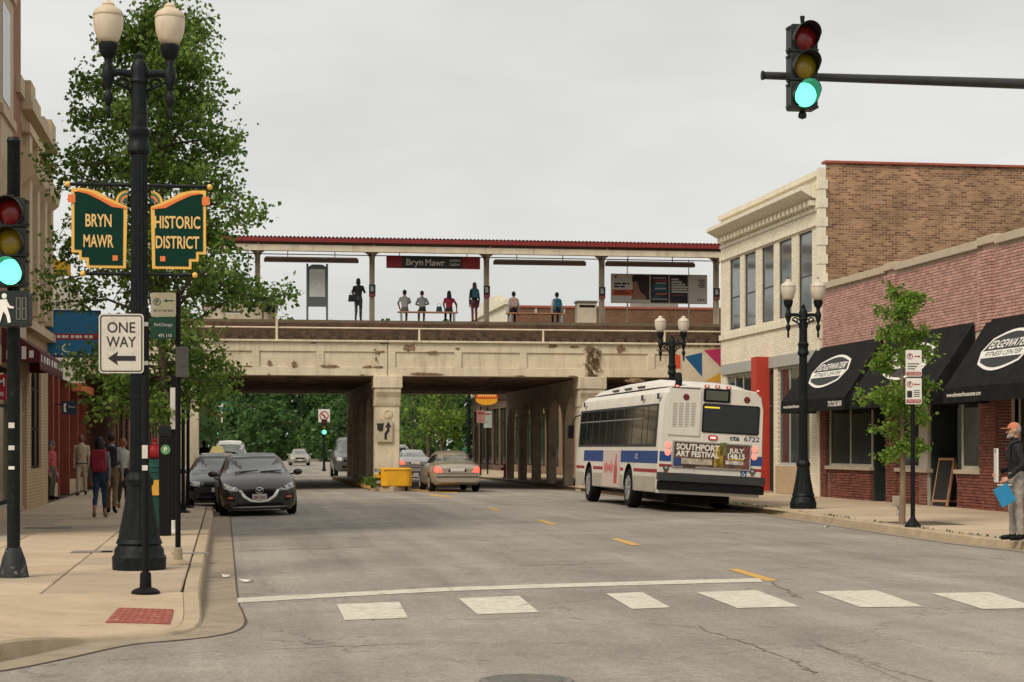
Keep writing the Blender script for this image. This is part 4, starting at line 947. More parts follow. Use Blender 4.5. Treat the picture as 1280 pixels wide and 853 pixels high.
# tan building with pilasters and stepped parapet
sB0, sB1 = sA1 + .02, ST(60, BL); bB = thing('tan_shop_building', 'tan painted brick building with pilasters and stepped stone parapet', 'building', (BL, sB0, 0)); LB = sB1 - sB0
def lb(px): return ST(px, BL) - sB0
gy0, gy1 = lb(39), lb(51)
wall('x', 0, 0, LB, 0, 9.3, [(gy0, gy1, 1.0, 3.9), (.35, 1.2, .1, 3.0), (lb(33), lb(37), 5.2, 7.4), (lb(43), lb(47), 5.2, 7.4), (lb(52), lb(55), 5.2, 7.4)], .2, -1).build('wall', m_tanb, bB)
window(bB, 'x', -.05, gy0, gy1, 1.0, 3.9, 2, (.33, .66), .07, m_blackm, m_glass, -1, name='tall_window')
window(bB, 'x', -.05, .35, 1.2, .1, 3.0, 1, (.75,), .07, m_tan, m_glass, -1, name='side_door')
for a, b in ((33, 37), (43, 47), (52, 55)): window(bB, 'x', -.08, lb(a), lb(b), 5.2, 7.4, 1, (.5,), .06, m_white, m_glass, -1)
for px in (30, 40, 49.5, 57.5): G().box(.0, .16, lb(px) - .28, lb(px) + .28, 4.6, 8.6).build('pilaster', m_stone, bB)
for px, z in ((28.5, 9.75), (36, 9.55), (47, 9.5), (56, 9.75)): G().box(-.3, .22, max(0, lb(px) - .6), lb(px) + .6, 9.301, z).build('parapet_block', m_stone, bB)
for z, e in ((4.2, .22), (8.6, .2), (9.1, .26)): G().box(0, e, 0, LB, z, z + .2).build('stone_course', m_stone, bB)
g = G(); g.prism([(.0, 7.45), (.3, 7.7), (.36, 8.0), (.0, 8.35)], 'y', .2, LB - .3); g.build('arched_cornice', m_stone, bB)
G().add([(0, LB, 0), (-12, LB, 0), (-12, LB, 9.2), (0, LB, 9.2)], [(0, 1, 2, 3)]).build('side_wall', m_tanb, bB)
G().add([(0, 0, 9.0), (-12, 0, 9.0), (-12, LB, 9.0), (0, LB, 9.0)], [(0, 1, 2, 3)]).build('roof', m_dark, bB)
# maroon scalloped awning and red cash-machine sign on the left
m_maroon = M('maroon_canvas', (.09, .012, .015), .8, .2, 4)
ya, yb = ST(2, BL), ST(37, BL)
aw = thing('maroon_awning', 'small maroon scalloped awning with white lettering beside the signal post', 'awning', (BL, ya, 0))
Lm = yb - ya; G().add([(0, 0, 4.0), (.75, 0, 3.5), (.75, Lm, 3.5), (0, Lm, 4.0)], [(0, 1, 2, 3)]).build('canvas', m_maroon, aw)
n = int(Lm / .35)
for k in range(n):
    y0_ = k * Lm / n; w = Lm / n; g = G(); pts = [(y0_, 3.5), (y0_ + w, 3.5)] + [(y0_ + w / 2 + w / 2 * math.cos(math.pi * q / 6), 3.22 - .12 * math.sin(math.pi * q / 6)) for q in range(7)]
    g.prism(pts, 'x', .752, .765); g.build('scallop', m_maroon, aw)
for y in (0, Lm): G().prism([(0, 4.0), (.75, 3.5), (.75, 3.25), (0, 3.25)], 'y', y - .01, y + .01).build('side_flap', m_maroon, aw)
for k in range(9): G().box(.767, .77, .25 + k * Lm / 9.5, .25 + k * Lm / 9.5 + .16 + .1 * (k % 3), 3.28, 3.42).build('worn_print', m_inkw, aw)
for k in range(4): G().box(.1 + k * .15, .19 + k * .15, -.014, -.011, 3.32 + .03 * (k % 2), 3.5 + .04 * (k % 3)).build('worn_print', m_inkw, aw)
p = P(-3, 484, 37.6); o = thing('cash_machine_sign', 'red hanging sign with white letters at the left picture edge', 'sign', p)
G().box(-.30, .17, 0, .06, -.26, .26).build('panel', M('atm_red', (.50, .02, .03), .5, .05, 4), o); text('ATM', .42, .17, (-.07, -.004, .1), o, m_inkw, bold=.03); text('inside', .36, .13, (-.06, -.004, -.12), o, m_inkw, bold=.02); G().box(-1.2, -.3, .02, .04, .2, .24).build('bracket', m_black, o)

# storefront with red columns, up to the bridge
sC0 = sB1 + .05; sC1 = 65.2; bC = thing('red_column_shopfront', 'dark shopfront with red columns and cream upper wall beyond the tan building', 'building', (BL - .25, sC0, 0)); LC = sC1 - sC0
def lc(px): return ST(px, BL - .25) - sC0
wall('x', 0, 0, LC, 3.55, 6.6, [(2, 3.4, 4.4, 6), (5, 6.4, 4.4, 6), (9, 10.4, 4.4, 6), (12.5, 14, 4.4, 6)], .2, -1).build('upper_wall', m_terra, bC)
for a in (2, 5, 9, 12.5): window(bC, 'x', -.08, a, a + (1.5 if a > 12 else 1.4), 4.4, 6, 1, (.5,), .06, m_white, m_glass, -1)
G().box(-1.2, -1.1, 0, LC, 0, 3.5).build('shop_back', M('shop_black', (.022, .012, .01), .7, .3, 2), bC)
m_redc = M('terracotta_red', (.24, .05, .026), .7, .15, 3)
for px in (66, 73, 86, 97, 106): G().box(-.3, .02, lc(px) - .2, lc(px) + .2, .06, 3.549).build('red_post', m_redc, bC); 
for a, b in ((66, 73), (86, 97), (97, 106)):
    window(bC, 'x', -.2, lc(a) + .2, lc(b) - .2, .5, 3.3, 1, (.7,), .06, M('maroon_frame', (.10, .02, .015), .6, .1, 4), m_glass, -1, name='shop_window'); G().box(-.25, .0, lc(a) + .2, lc(b) - .2, .06, .49).build('stall_riser', m_stone, bC)
G().box(-.02, .3, lc(90), LC, 3.3, 3.548).build('orange_fascia', M('orange_fascia', (.55, .16, .05), .6, .15, 3), bC)
G().add([(0, 0, 6.5), (-12, 0, 6.5), (-12, LC, 6.5), (0, LC, 6.5)], [(0, 1, 2, 3)]).build('roof', m_dark, bC)
# blue theatre sign with bulbs, seen past the tree
p = P(90, 445, 47.5); o = thing('blue_bulb_sign', 'blue projecting shop sign edged with yellow bulbs behind the tree', 'sign', p)
bw, bh = 1.36, 1.14; m_sb = M('sign_sky_blue', (.02, .16, .32), .5, .15, 2)
G().box(-bw / 2, bw / 2, 0, .2, 0, bh).build('panel', m_sb, o); G().box(-bw / 2 - .04, -bw / 2, -.02, .22, -.04, bh + .04).box(bw / 2, bw / 2 + .04, -.02, .22, -.04, bh + .04).box(-bw / 2, bw / 2, -.02, .22, bh, bh + .04).box(-bw / 2, bw / 2, -.02, .22, -.04, 0).build('edge_frame', M('sign_navy', (.01, .04, .13), .5, .1, 4), o)
G().box(-bw / 2 + .16, bw / 2, -.006, -.001, .42, .57).build('red_strip', m_sr, o)
for k in range(9): G().box(-bw * .36 + k * .115, -bw * .36 + k * .115 + (.05, .08, .1)[k % 3], -.01, -.0065, .46, .53).build('worn_print', m_inkw, o)
G().prism([(-.1 + .16 * math.cos(q * math.pi / 8), .2 + .12 * math.sin(q * math.pi / 8)) for q in range(3, 14)] + [(-.1 + .12 * math.cos(q * math.pi / 8), .2 + .085 * math.sin(q * math.pi / 8)) for q in range(13, 2, -1)], 'y', -.006, -.001).build('white_curl_print', m_inkw, o)
for k in range(8): G().ball((-bw / 2 + .04, -.015, .06 + k * .14), .03, 6, 4).build('bulb', m_gold, o)
for k in range(8): G().ball((-bw / 2 + .1 + k * .165, -.015, .04), .03, 6, 4).build('bulb', m_gold, o)
G().tube([(-bw / 2, .1, bh * .7), (-(p.x - BL) - .1, .1, bh * .7)], .03, 6).build('bracket', m_black, o)
p = P(76, 345, 49); o = thing('yellow_sign', 'small yellow sign high on the wall behind the tree', 'sign', p); G().box(-.5, .25, 0, .12, 0, .42).build('panel', M('sign_yellow', (.70, .40, .02), .5, .1, 4), o); G().tube([(-.5, .06, .2), (-2.2, .06, .2)], .03, 6).build('bracket', m_black, o); G().box(-.4, .15, -.004, -.001, .1, .16).build('print', m_ink, o)
p = P(86.5, 510, 52); o = thing('phone_sign', 'small dark blue phone sign hanging over the left footway', 'sign', p); G().box(-.2, .2, 0, .08, -.19, .19).build('panel', M('sign_navy2', (.02, .03, .06), .5, .1, 4), o); G().prism([(-.15, -.1), (-.11, -.13), (-.07, -.1), (-.09, -.05), (-.1, .05), (-.07, .1), (-.11, .13), (-.15, .1)], 'y', -.006, -.001).build('handset_print', m_inkw, o); text('Phone', .18, .06, (.07, -.004, .03), o, m_inkw); G().tube([(-.2, .04, .1), (-(p.x - BL) - .3, .04, .1)], .02, 6).build('bracket', m_black, o)

# ------------------------------------------------------------------ beyond the bridge, right side
sD0, sD1 = 112.0, 128.0; bD = thing('far_brick_building', 'long brown brick building with white stepped front seen over the platform', 'building', (BR, sD0, 0))
zD = ZS(760, 386, sD0)
G().add([(.0, 0, 0), (26, 0, 0), (26, 0, zD), (.0, 0, zD)], [(0, 1, 2, 3)]).build('side_wall', brickmat('far_brown_brick', (.20, .095, .05), (.13, .06, .035), (.2, .13, .08), .23, .08, .01, 'x', .25), bD)
LD = sD1 - sD0
m_dshop = M('brown_stucco_dark', (.13, .08, .055), .85, .2, 2)
for k in range(28): G().box(k * .95, k * .95 + .93, -.06, .3, zD, zD + .14).build('coping_tile', m_clay, bD)
wall('x', -.05, 0, LD, 5.0, zD + .2, [(1 + k * 3.1, 3.2 + k * 3.1, 6.2, 8.6) for k in range(5)], .2).build('front_wall', m_terra, bD); wall('x', -.05, 0, LD, .0, 5.0, [(.6 + k * 3.1, 3.3 + k * 3.1, .4, 4) for k in range(5)], .2).build('shop_wall', m_dshop, bD)
for k in range(5):
    window(bD, 'x', .05, 1 + k * 3.1, 3.2 + k * 3.1, 6.2, 8.6, 2, (.5,), .08, m_white, m_glass); window(bD, 'x', .05, .6 + k * 3.1, 3.3 + k * 3.1, .4, 4, 2, (.75,), .08, m_blackm, m_glass, name='shop_window')
for k, (a, b, h) in enumerate(((0, LD, .3), (2, LD - 2, .55), (4.5, LD - 4.5, .9))): G().box(-.25 + k * .04, .35 - k * .02, a, b, zD + .2 + (0 if k == 0 else (.3, .55)[k - 1]), zD + .2 + h).build('stepped_parapet', m_terra, bD)
G().box(-.5, .0, 0, LD, 5.0, 5.4).build('string_course', m_terra, bD)
G().add([(0, 0, zD - .3), (26, 0, zD - .3), (26, LD, zD - .3), (0, LD, zD - .3)], [(0, 1, 2, 3)]).build('roof', m_dark, bD)
G().box(9, 11.5, 3, 6, zD - .3, zD + .9).build('roof_house', M('roof_house', (.28, .26, .23), .8, .1, 3), bD)
# shops between the bridge and that building
sE0, sE1 = 86.0, 111.8; bE = thing('dark_shop_row', 'low row of dark glazed shops with brown piers beyond the bridge', 'building', (BR + .1, sE0, 0)); LE = sE1 - sE0
ops = [(.8 + k * 4.2, 4.2 + k * 4.2, .5, 3.4) for k in range(6)]
wall('x', 0, 0, LE, 0, 4.6, ops, .25).build('wall', M('brown_stucco', (.22, .13, .08), .85, .15, 2), bE)
for o_ in ops: window(bE, 'x', .1, *o_, 3, (.75,), .07, m_blackm, m_glass2, name='shop_window')
G().box(-.6, 0, 14, 19, 3.5, 4.4).build('grey_awning', M('grey_panel', (.35, .33, .29), .8, .1, 3), bE); G().box(0, 12, 0, LE, 4.601, 4.75).build('roof', m_dark, bE)
p = P(608.5, 500, 104); o = thing('oval_restaurant_sign', 'oval red and yellow restaurant sign beyond the bridge', 'sign', p)
g = G(); g.prism([(.62 * math.cos(q * math.pi / 10), .3 * math.sin(q * math.pi / 10)) for q in range(20)], 'y', 0, .18); g.build('panel', M('sign_amber', (.75, .35, .02), .5, .1, 4), o); G().box(-.62, .62, -.02, .2, .08, .4).build('red_top', M('sign_scarlet', (.62, .07, .02), .5, .1, 4), o); [G().box(-.5 + k * .13, -.41 + k * .13, -.024, -.0205, .17, .33).build('worn_print', m_gold, o) for k in range(8)]; G().tube([(.62, .09, 0), (BR - p.x + .1, .09, 0)], .04, 6).build('bracket', m_black, o)
# left side beyond the bridge
sF0, sF1 = 86.0, 140.0; bF = thing('far_left_shops', 'far brick shop row on the left side beyond the bridge', 'building', (BL - .3, sF0, 0)); LF = sF1 - sF0
ops = [(1 + k * 5, 4.8 + k * 5, .5, 3.2) for k in range(10)]
wall('x', 0, 0, LF, 0, 6, ops, .2, -1).build('wall', m_brickA, bF)
for o_ in ops: window(bF, 'x', -.08, *o_, 2, (.7,), .07, m_blackm, m_glass, -1, name='shop_window')
G().box(-12, 0, 0, LF, 6.001, 6.2).build('roof', m_dark, bF)
# ------------------------------------------------------------------ street lamps
m_globe = M('lamp_globe', (.66, .56, .42), .35, .10, 5, spec=.5, spots=.4, spotscale=4, dirt=(.30, .17, .08), stretch=(1, 1, .5))
m_globe2 = M('lamp_globe_clean', (.60, .52, .42), .35, .08, 5, spec=.5)
def lamp(loc, H, label, rz=0, dirty=True):
    o = thing('street_lamp', label, 'street lamp', loc, rz, 'twin globe street lamps'); mg = m_globe if dirty else m_globe2
    b = G().lathe([(.31, 0), (.315, .15), (.29, .18), (.285, .24), (.25, .29), (.27, .31), (.25, .36)], 16); b.build('plinth', m_black, o, 35)
    G().lathe([(.245, .361), (.22, .5), (.18, .7), (.15, .9), (.145, .98), (.165, 1.0), (.17, 1.06), (.15, 1.1), (.125, 1.14)], 32, flute=.05).build('bell_base', m_black, o, 25)
    z2 = H - 1.8
    G().lathe([(.112, 1.141), (.106, 1.5), (.095, z2)], 32, flute=.09).build('shaft', m_black, o, 25)
    G().lathe([(.11, z2 + .001), (.135, z2 + .03), (.135, z2 + .09), (.115, z2 + .12), (.115, z2 + .2), (.13, z2 + .23), (.13, z2 + .28), (.1, z2 + .32), (.092, H - .98), (.115, H - .95), (.1, H - .9), (.105, H - .8), (.08, H - .72), (.05, H - .68), (.055, H - .64), (.0, H - .58)], 18).build('upper_shaft', m_black, o, 35)
    for sg in (-1, 1):
        a = G(); a.tube([(.07 * sg, 0, H - .86), (.2 * sg, 0, H - .84), (.35 * sg, 0, H - .85)], [.05, .042, .05], 8)
        arm = a.build('arm', m_black, o, 50)
        sp = [(sg * (.18 + .075 * math.cos(q) * (1 - q / 9)), 0, H - .97 + .075 * math.sin(q) * (1 - q / 9)) for q in [k * .55 for k in range(13)]]
        G().tube([(.09 * sg, 0, H - 1.15)] + [(.1 * sg, 0, H - 1.05)] + sp[::-1][-1:] + sp, .02, 6).build('scroll', m_black, arm, 60)
        x = .355 * sg
        G().lathe([(.0, H - 1.4), (.025, H - 1.36), (.03, H - 1.27), (.02, H - 1.25), (.055, H - 1.16), (.055, H - 1.1), (.025, H - 1.05), (.04, H - 1.0), (.07, H - .92), (.075, H - .82), (.045, H - .76), (.05, H - .68), (.09, H - .64), (.115, H - .54), (.115, H - .51), (.09, H - .5)], 14, (x, 0)).build('lamp_holder', m_black, arm, 40)
        gl = G().lathe([(.10, H - .499), (.135, H - .44), (.165, H - .34), (.175, H - .24), (.17, H - .185)], 20, (x, 0)).build('globe', mg, arm, 60)
        G().lathe([(.177, H - .184), (.18, H - .165), (.15, H - .115), (.085, H - .075), (.07, H - .06), (.075, H - .05), (.05, H - .02), (.012, H - .0)], 20, (x, 0)).build('globe_cap', M('globe_cap', (.58, .47, .33), .5, .15, 5) if dirty else m_globe2, arm, 40)
        G().lathe([(.012, H + .001), (.022, H + .02), (.006, H + .04), (.0, H + .07)], 8, (x, 0)).build('finial', m_black, arm, 50)
    return o
pl = GP(174, 712, ZW); pl.z = ZW
lamp(pl, 6.68, 'tall twin globe street lamp carrying the two green district signs', 0)
pr_ = GP(1004, 636, ZW); pr_.z = ZW
lamp(pr_, 5.4, 'twin globe street lamp in front of the first awning', R(-6), False)
pz = P(840, 560, 56.0); pz.z = ZW
lamp(pz, 5.45, 'twin globe street lamp rising behind the bus', R(-6), False)
pz = P(586, 560, 96); pz.z = ZW
lamp(pz, 5.45, 'far twin globe street lamp beyond the bridge', 0, False)

# hanging district signs and their rods
fpx = 2300 / ((CAM_H - ZW) * 2300 / 152); kz = lambda y: CAM_H + (560 - (220 + y / 3.28)) / fpx
def dsign(side, words, label):
    o = thing('district_sign', label, 'sign', (pl.x, pl.y - .02, 0), group='green district signs on the street lamp')
    X = lambda x: (x - 577) / (3.28 * fpx) * side if side == 1 else (x - 577) / (3.28 * fpx)
    # outline drawn for the left sign, mirrored for the right
    m = lambda pts: [(-side * (577 - x) / (3.28 * fpx) * -1 if False else side * (577 - x) / (3.28 * fpx), kz(y)) for x, y in pts]
    outer = [(307, 57), (360, 57), (410, 68), (450, 92), (490, 110), (530, 128), (524, 381), (366, 381), (366, 349), (337, 349), (337, 319), (307, 319)]
    inn = [(319, 72), (370, 75), (420, 98), (470, 128), (514, 139), (512, 370), (377, 370), (377, 338), (348, 338), (348, 308), (319, 308)]
    G().prism(m(outer), 'y', -.02, .02).build('gold_border', m_gold, o); G().prism(m(inn), 'y', -.026, -.021).build('green_field', m_signgreen, o)
    G().prism(m([(330, 66), (380, 72), (430, 96), (480, 120), (526, 134), (524, 138), (470, 132), (420, 104), (370, 80), (330, 72)]), 'y', -.03, -.0265).build('orange_edge', m_orange, o)
    for q in ([(293, 84), (323, 84), (323, 117), (293, 117)], [(471, 330), (492, 330), (492, 351), (471, 351)]): G().prism(m(q), 'y', -.034, -.0305).build('orange_square', m_orange, o)
    for k, rad in enumerate((48, 38, 28, 18)):
        mm = (m_gold, M('fan_green', (.03, .17, .09), .5, .1, 4), m_orange, M('fan_teal', (.02, .10, .09), .5, .1, 4))[k]
        arc = [(530 - rad * math.cos(R(90 * q / 6)) , 108 - rad * math.sin(R(90 * q / 6))) for q in range(7)] + [(530, 108)]
        G().prism(m(arc), 'y', .022 - k * .004, .026 - k * .004).build('fan_panel', mm, o)
    cx = side * (577 - 415) / (3.28 * fpx)
    for wd_, y, wpx in words: text(wd_, wpx / (3.28 * fpx), 52 / (3.28 * fpx), (cx if side == -1 else side * (577 - 422) / (3.28 * fpx), -.03, kz(y)), o, M('gold_letters', (.80, .52, .19), .5, .05, 5), bold=.02)
    for xx in (450, 390): G().box(side * (577 - xx) / (3.28 * fpx) - .008, side * (577 - xx) / (3.28 * fpx) + .008, -.01, .01, kz(95), kz(45)).build('hanger', m_black, o)
    g = G(); g.tube([(side * .1, 0, kz(41)), (side * (577 - 295) / (3.28 * fpx), 0, kz(41))], .022, 8); g.build('upper_rod', m_black, o, 50)
    G().tube([(side * .1, 0, kz(405)), (side * (577 - 355) / (3.28 * fpx), 0, kz(405))], .02, 8).build('lower_rod', m_black, o, 50)
    for xx, y in ((292, 41), (352, 405)): G().ball((side * (577 - xx) / (3.28 * fpx), 0, kz(y)), .035, 10, 6).build('gold_knob', m_gold, o, 60)
dsign(-1, (('BRYN', 188, 104), ('MAWR', 272, 120)), 'green hanging district sign left of the lamp shaft reading bryn mawr')
dsign(1, (('HISTORIC', 190, 184), ('DISTRICT', 272, 176)), 'green hanging district sign right of the lamp shaft reading historic district')

# ------------------------------------------------------------------ traffic signals
m_hous = M('signal_housing', (.016, .02, .019), .45, .15, 8)
m_lred = M('red_lens', (.22, .012, .012), .2, .2, 30, spec=.6); m_lyel = M('amber_lens_dark', (.30, .21, .01), .2, .2, 30, spec=.6)
m_lgrn = M('green_lens_lit', (.05, .5, .4), .3, .05, 5, emit=(.14, 1.0, .52), es=1.35)
m_vis_g = M('lit_visor', (.02, .06, .05), .4, .1, 5)
def head(parent, cx, cy, cz, sz=.335, lensr=.145, vis=.24, name='signal_section'):
    for k, (nm, mm) in enumerate((('red_lens', m_lred), ('amber_lens', m_lyel), ('green_lens', m_lgrn))):
        z = cz + (1 - k) * sz; w = sz * .98
        b = G().rrect(-w / 2, w / 2, -sz / 2 + .003, sz / 2 - .003, 0, .2, .025).build(name, m_hous, parent, bevel=.006, loc=(cx, cy, z))
        # lens dome
        prof = [(lensr, 0.0), (lensr * .85, .022), (lensr * .5, .042), (0.0, .05)]
        l_ = G().lathe(prof, 24).build(nm, mm, b, 60, loc=(0, -.004, 0)); l_.rotation_euler = (R(90), 0, 0)
        # cut-away visor
        g = G(); n = 26; vs = []
        for i in range(n + 1):
            q = R(-58 + 296 * i / n); dl = vis * (.55 + .45 * max(0, math.sin(q)) ** .6 if math.sin(q) > 0 else .5 * (1 + math.sin(q)))
            dl = max(dl, .05)
            for rr_ in (lensr + .012, lensr + .004): vs += [(rr_ * math.cos(q), 0, rr_ * math.sin(q)), (rr_ * math.cos(q), -dl, rr_ * math.sin(q))]
        fs = []
        for i in range(n):
            a = i * 4; c_ = a + 4
            fs += [(a, a + 1, c_ + 1, c_), (a + 2, c_ + 2, c_ + 3, a + 3), (a + 1, a + 3, c_ + 3, c_ + 1), (a, c_, c_ + 2, a + 2)]
        g.add(vs, fs); g.build('visor', m_hous, b, 50)
        for sx in (-1, 1):
            for sz_ in (-1, 1): G().box(-.015, .015, .0, .1, -.012, .012).build('hinge', m_hous, b, loc=(sx * (w / 2 + .008), .04, sz_ * sz * .38))
pp = GP(17, 722, ZW); pp.z = ZW; fq = 2300 * 0 + 162 / (CAM_H - ZW)
sig = thing('traffic_signal_post', 'black post with green traffic signal and walk signal at left edge', 'traffic signal', pp, R(-6))
zq = lambda y: CAM_H - ZW + (560 - y) / fq
m_base = M('chipped_black_paint', (.014, .017, .017), .6, .3, 10, spots=.9, spotscale=7, dirt=(.32, .30, .26))
G().lathe([(.17, 0), (.165, .03), (.13, .2), (.1, .28), (.085, .33)], 12).build('foot', m_base, sig, 30)
G().lathe([(.072, .331), (.07, zq(178)), (.078, zq(178) + .01), (.06, zq(172))], 16).build('post', m_black, sig, 40)
for y, h, mm in ((532, .06, m_plate), (560, .05, m_plate), (585, .035, m_inkw), (546, .05, m_blackm)): G().box(-.04, .025, -.0745, -.0705, zq(y) - h / 2, zq(y) + h / 2).build('sticker', mm, sig)
head(sig, .04, -.35, zq(307), .325, .14)
G().box(-.03, .03, -.15, -.07, zq(250), zq(245)).box(-.03, .03, -.15, -.07, zq(366), zq(361)).build('head_bracket', m_black, sig)
pb = G().rrect(-.22, .24, zq(411), zq(367), -.36, -.16, .04).build('walk_signal', m_hous, sig, bevel=.008)
m_walk = M('walk_white', (.7, .68, .6), .5, .05, 4, emit=(1, .95, .85), es=.12)
wx = -.02; zc = zq(389)
g = G(); g.ball((wx + .0, -.366, zc + .135), (.028, .008, .03), 10, 6)
g.prism([(wx - .045, zc + .095), (wx + .03, zc + .1), (wx + .035, zc - .0), (wx + .06, zc - .08), (wx + .07, zc - .15), (wx + .04, zc - .155), (wx + .02, zc - .07), (wx - .01, zc - .03), (wx - .045, zc - .15), (wx - .085, zc - .15), (wx - .045, zc - .03), (wx - .05, zc + .04)], 'y', -.371, -.362)
g.prism([(wx + .02, zc + .1), (wx + .06, zc + .03), (wx + .1, zc + .02), (wx + .1, zc), (wx + .05, zc + .005), (wx + .02, zc + .05)], 'y', -.371, -.362); g.build('walking_figure', m_walk, pb)
m_seg = M('dim_segment', (.17, .15, .12), .6, .1, 4)
for k in range(2):
    x = .105 + k * .062
    for (a, b, c, d) in ((0, .05, .11, .12), (0, .05, -.005, .005), (0, .05, -.12, -.11), (0, .01, .007, .108), (.04, .05, .007, .108), (0, .01, -.108, -.007), (.04, .05, -.108, -.007)): G().box(x + a, x + b, -.366, -.361, zc + c, zc + d).build('digit_segment', m_seg, pb)
G().box(-.05, .05, -.16, -.07, zq(395), zq(385)).build('head_bracket', m_black, sig)
# mast arm signal, its post stands on the right corner outside the picture
dm = 21.4; ph = P(1003, 85, dm); arm0 = P(958, 92, dm + .1)
ma = thing('mast_arm_signal', 'green traffic signal hanging on a long dark mast arm', 'traffic signal', (14.6, ph.y + .28, 0))
zA = arm0.z; G().tube([(arm0.x - 14.6, 0, zA), (0, 0, zA + .0)], [.045, .09], 14).build('mast_arm', M('arm_bronze', (.035, .035, .036), .45, .1, 5), ma, 40)
G().tube([(arm0.x - 14.6 - .02, 0, zA), (arm0.x - 14.6, 0, zA)], .055, 14).build('arm_cap', m_black, ma)
G().lathe([(.25, 0), (.25, .1), (.13, .3), (.11, 6.3), (.0, 6.35)], 16).build('mast_post', m_black, ma, 40)
head(ma, ph.x - 14.6, -.36, ph.z, .33, .142)
G().box(ph.x - 14.6 - .03, ph.x - 14.6 + .03, -.16, -.05, zA - .2, zA + .2).build('arm_clamp', m_black, ma)
G().lathe([(.03, ph.z + .49), (.022, ph.z + .52), (.03, ph.z + .6), (0, ph.z + .6)], 10, (ph.x - 14.6, -.28)).build('top_knob', m_black, ma)
G().lathe([(.0, ph.z - .6), (.05, ph.z - .58), (.05, ph.z - .54), (.03, ph.z - .5)], 10, (ph.x - 14.6, -.28)).build('bottom_knob', m_black, ma)

# ------------------------------------------------------------------ sign posts
def flange(o, r=.13, mat=m_blackm): G().lathe([(r, 0), (r, .02), (r * .75, .045), (r * .42, .06), (r * .38, .2), (r * .3, .21)], 20).build('foot', mat, o, 40)
p = GP(182, 742, ZW); p.z = ZW; f1 = 182 / (CAM_H - ZW); z1_ = lambda y: CAM_H - ZW + (560 - y) / f1
o = thing('one_way_sign', 'white one way sign with black arrow on a thin black post', 'road sign', p, R(-5)); flange(o, .14)
G().lathe([(.034, .211), (.034, z1_(385)), (.0, z1_(384))], 12).build('post', m_blackm, o, 40)
x0, x1 = -57 / f1, -1.5 / f1; cx = (x0 + x1) / 2; za_, zb_ = z1_(467), z1_(393)
sgn = G().rrect(x0, x1, za_, zb_, -.045, -.04, .035).build('sign_plate', M('sign_white_worn', (.62, .57, .49), .5, .08, 4, spots=.3, spotscale=9), o)
e_ = .014; ring = rr(x0 + e_, x1 - e_, za_ + e_, zb_ - e_, .028); rin = rr(x0 + e_ + .011, x1 - e_ - .011, za_ + e_ + .011, zb_ - e_ - .011, .02); n = len(ring)
g = G(); g.add([(q[0], -.0475, q[1]) for q in ring] + [(q[0], -.0475, q[1]) for q in rin], [(i, (i + 1) % n, n + (i + 1) % n, n + i) for i in range(n)]); g.build('border_line', m_ink, sgn)
text('ONE', .27, .105, (cx, -.0478, z1_(410)), sgn, m_ink, bold=.008); text('WAY', .285, .105, (cx, -.0478, z1_(428)), sgn, m_ink, bold=.008)
ax = lambda x: x0 + (x1 - x0) * x; ay = z1_(448.5); G().prism([(ax(.2), ay), (ax(.43), ay + .068), (ax(.40), ay + .024), (ax(.82), ay + .024), (ax(.82), ay - .024), (ax(.40), ay - .024), (ax(.43), ay - .068)], 'y', -.0485, -.0455).build('arrow', m_ink, sgn)
for z in (za_ + .1, zb_ - .1): G().box(-.03, .03, -.04, -.02, z - .02, z + .02).build('clamp', m_steel, o)
for y, h, mm in ((565, .13, m_plate), (585, .05, m_plate)): G().box(-.03, .025, -.039, -.0345, z1_(y) - h / 2, z1_(y) + h / 2).build('sticker', mm, o)
p = GP(222.5, 706, ZW); p.z = ZW; f2 = 146 / (CAM_H - ZW); z2_ = lambda y: CAM_H - ZW + (560 - y) / f2
o = thing('parking_sign', 'cream and green parking sign with grey box on a black post', 'road sign', p, R(-5)); flange(o, .14, m_kerb)
G().lathe([(.034, .211), (.034, z2_(366)), (.0, z2_(365))], 12).build('post', m_blackm, o, 40)
m_pg = M('parking_green', (.015, .07, .04), .5, .1, 4); a0, a1 = -33 / f2, -2 / f2
q = G().rrect(a0, a1, z2_(396.5), z2_(366.5), -.045, -.04, .02).build('sign_plate', M('sign_cream', (.50, .46, .33), .5, .1, 4), o)
G().rrect(a0, a1, z2_(424.5), z2_(397), -.045, -.04, .02).build('sign_plate', m_pg, o)
cxp = a0 + .075; g = G(); g.add([(cxp + .045 * math.cos(k * math.pi / 10), -.0475, z2_(378) + .045 * math.sin(k * math.pi / 10)) for k in range(20)] + [(cxp + .036 * math.cos(k * math.pi / 10), -.0475, z2_(378) + .036 * math.sin(k * math.pi / 10)) for k in range(20)], [(i, (i + 1) % 20, 20 + (i + 1) % 20, 20 + i) for i in range(20)]); g.build('ring_print', m_pg, q)
text('P', .03, .05, (cxp, -.0478, z2_(378)), q, m_pg, bold=.03); G().prism([(a1 - .15, z2_(376.5)), (a1 - .11, z2_(376.5) + .02), (a1 - .11, z2_(376.5) + .006), (a1 - .03, z2_(376.5) + .006), (a1 - .03, z2_(376.5) - .006), (a1 - .11, z2_(376.5) - .006), (a1 - .11, z2_(376.5) - .02)], 'y', -.048, -.0455).build('arrow', m_pg, q)
text('PAY AT PAY BOX', .24, .028, ((a0 + a1) / 2, -.0478, z2_(389)), q, m_ink); text('ParkChicago', .22, .05, ((a0 + a1) / 2, -.0478, z2_(407)), o, m_inkw); text('471 110', .16, .04, ((a0 + a1) / 2 + .02, -.0478, z2_(420)), o, m_inkw, bold=.02)
G().box(-.02, .12, -.08, .06, z2_(472), z2_(434)).build('grey_box', M('worn_grey_box', (.10, .095, .085), .6, .2, 6), o, bevel=.008)
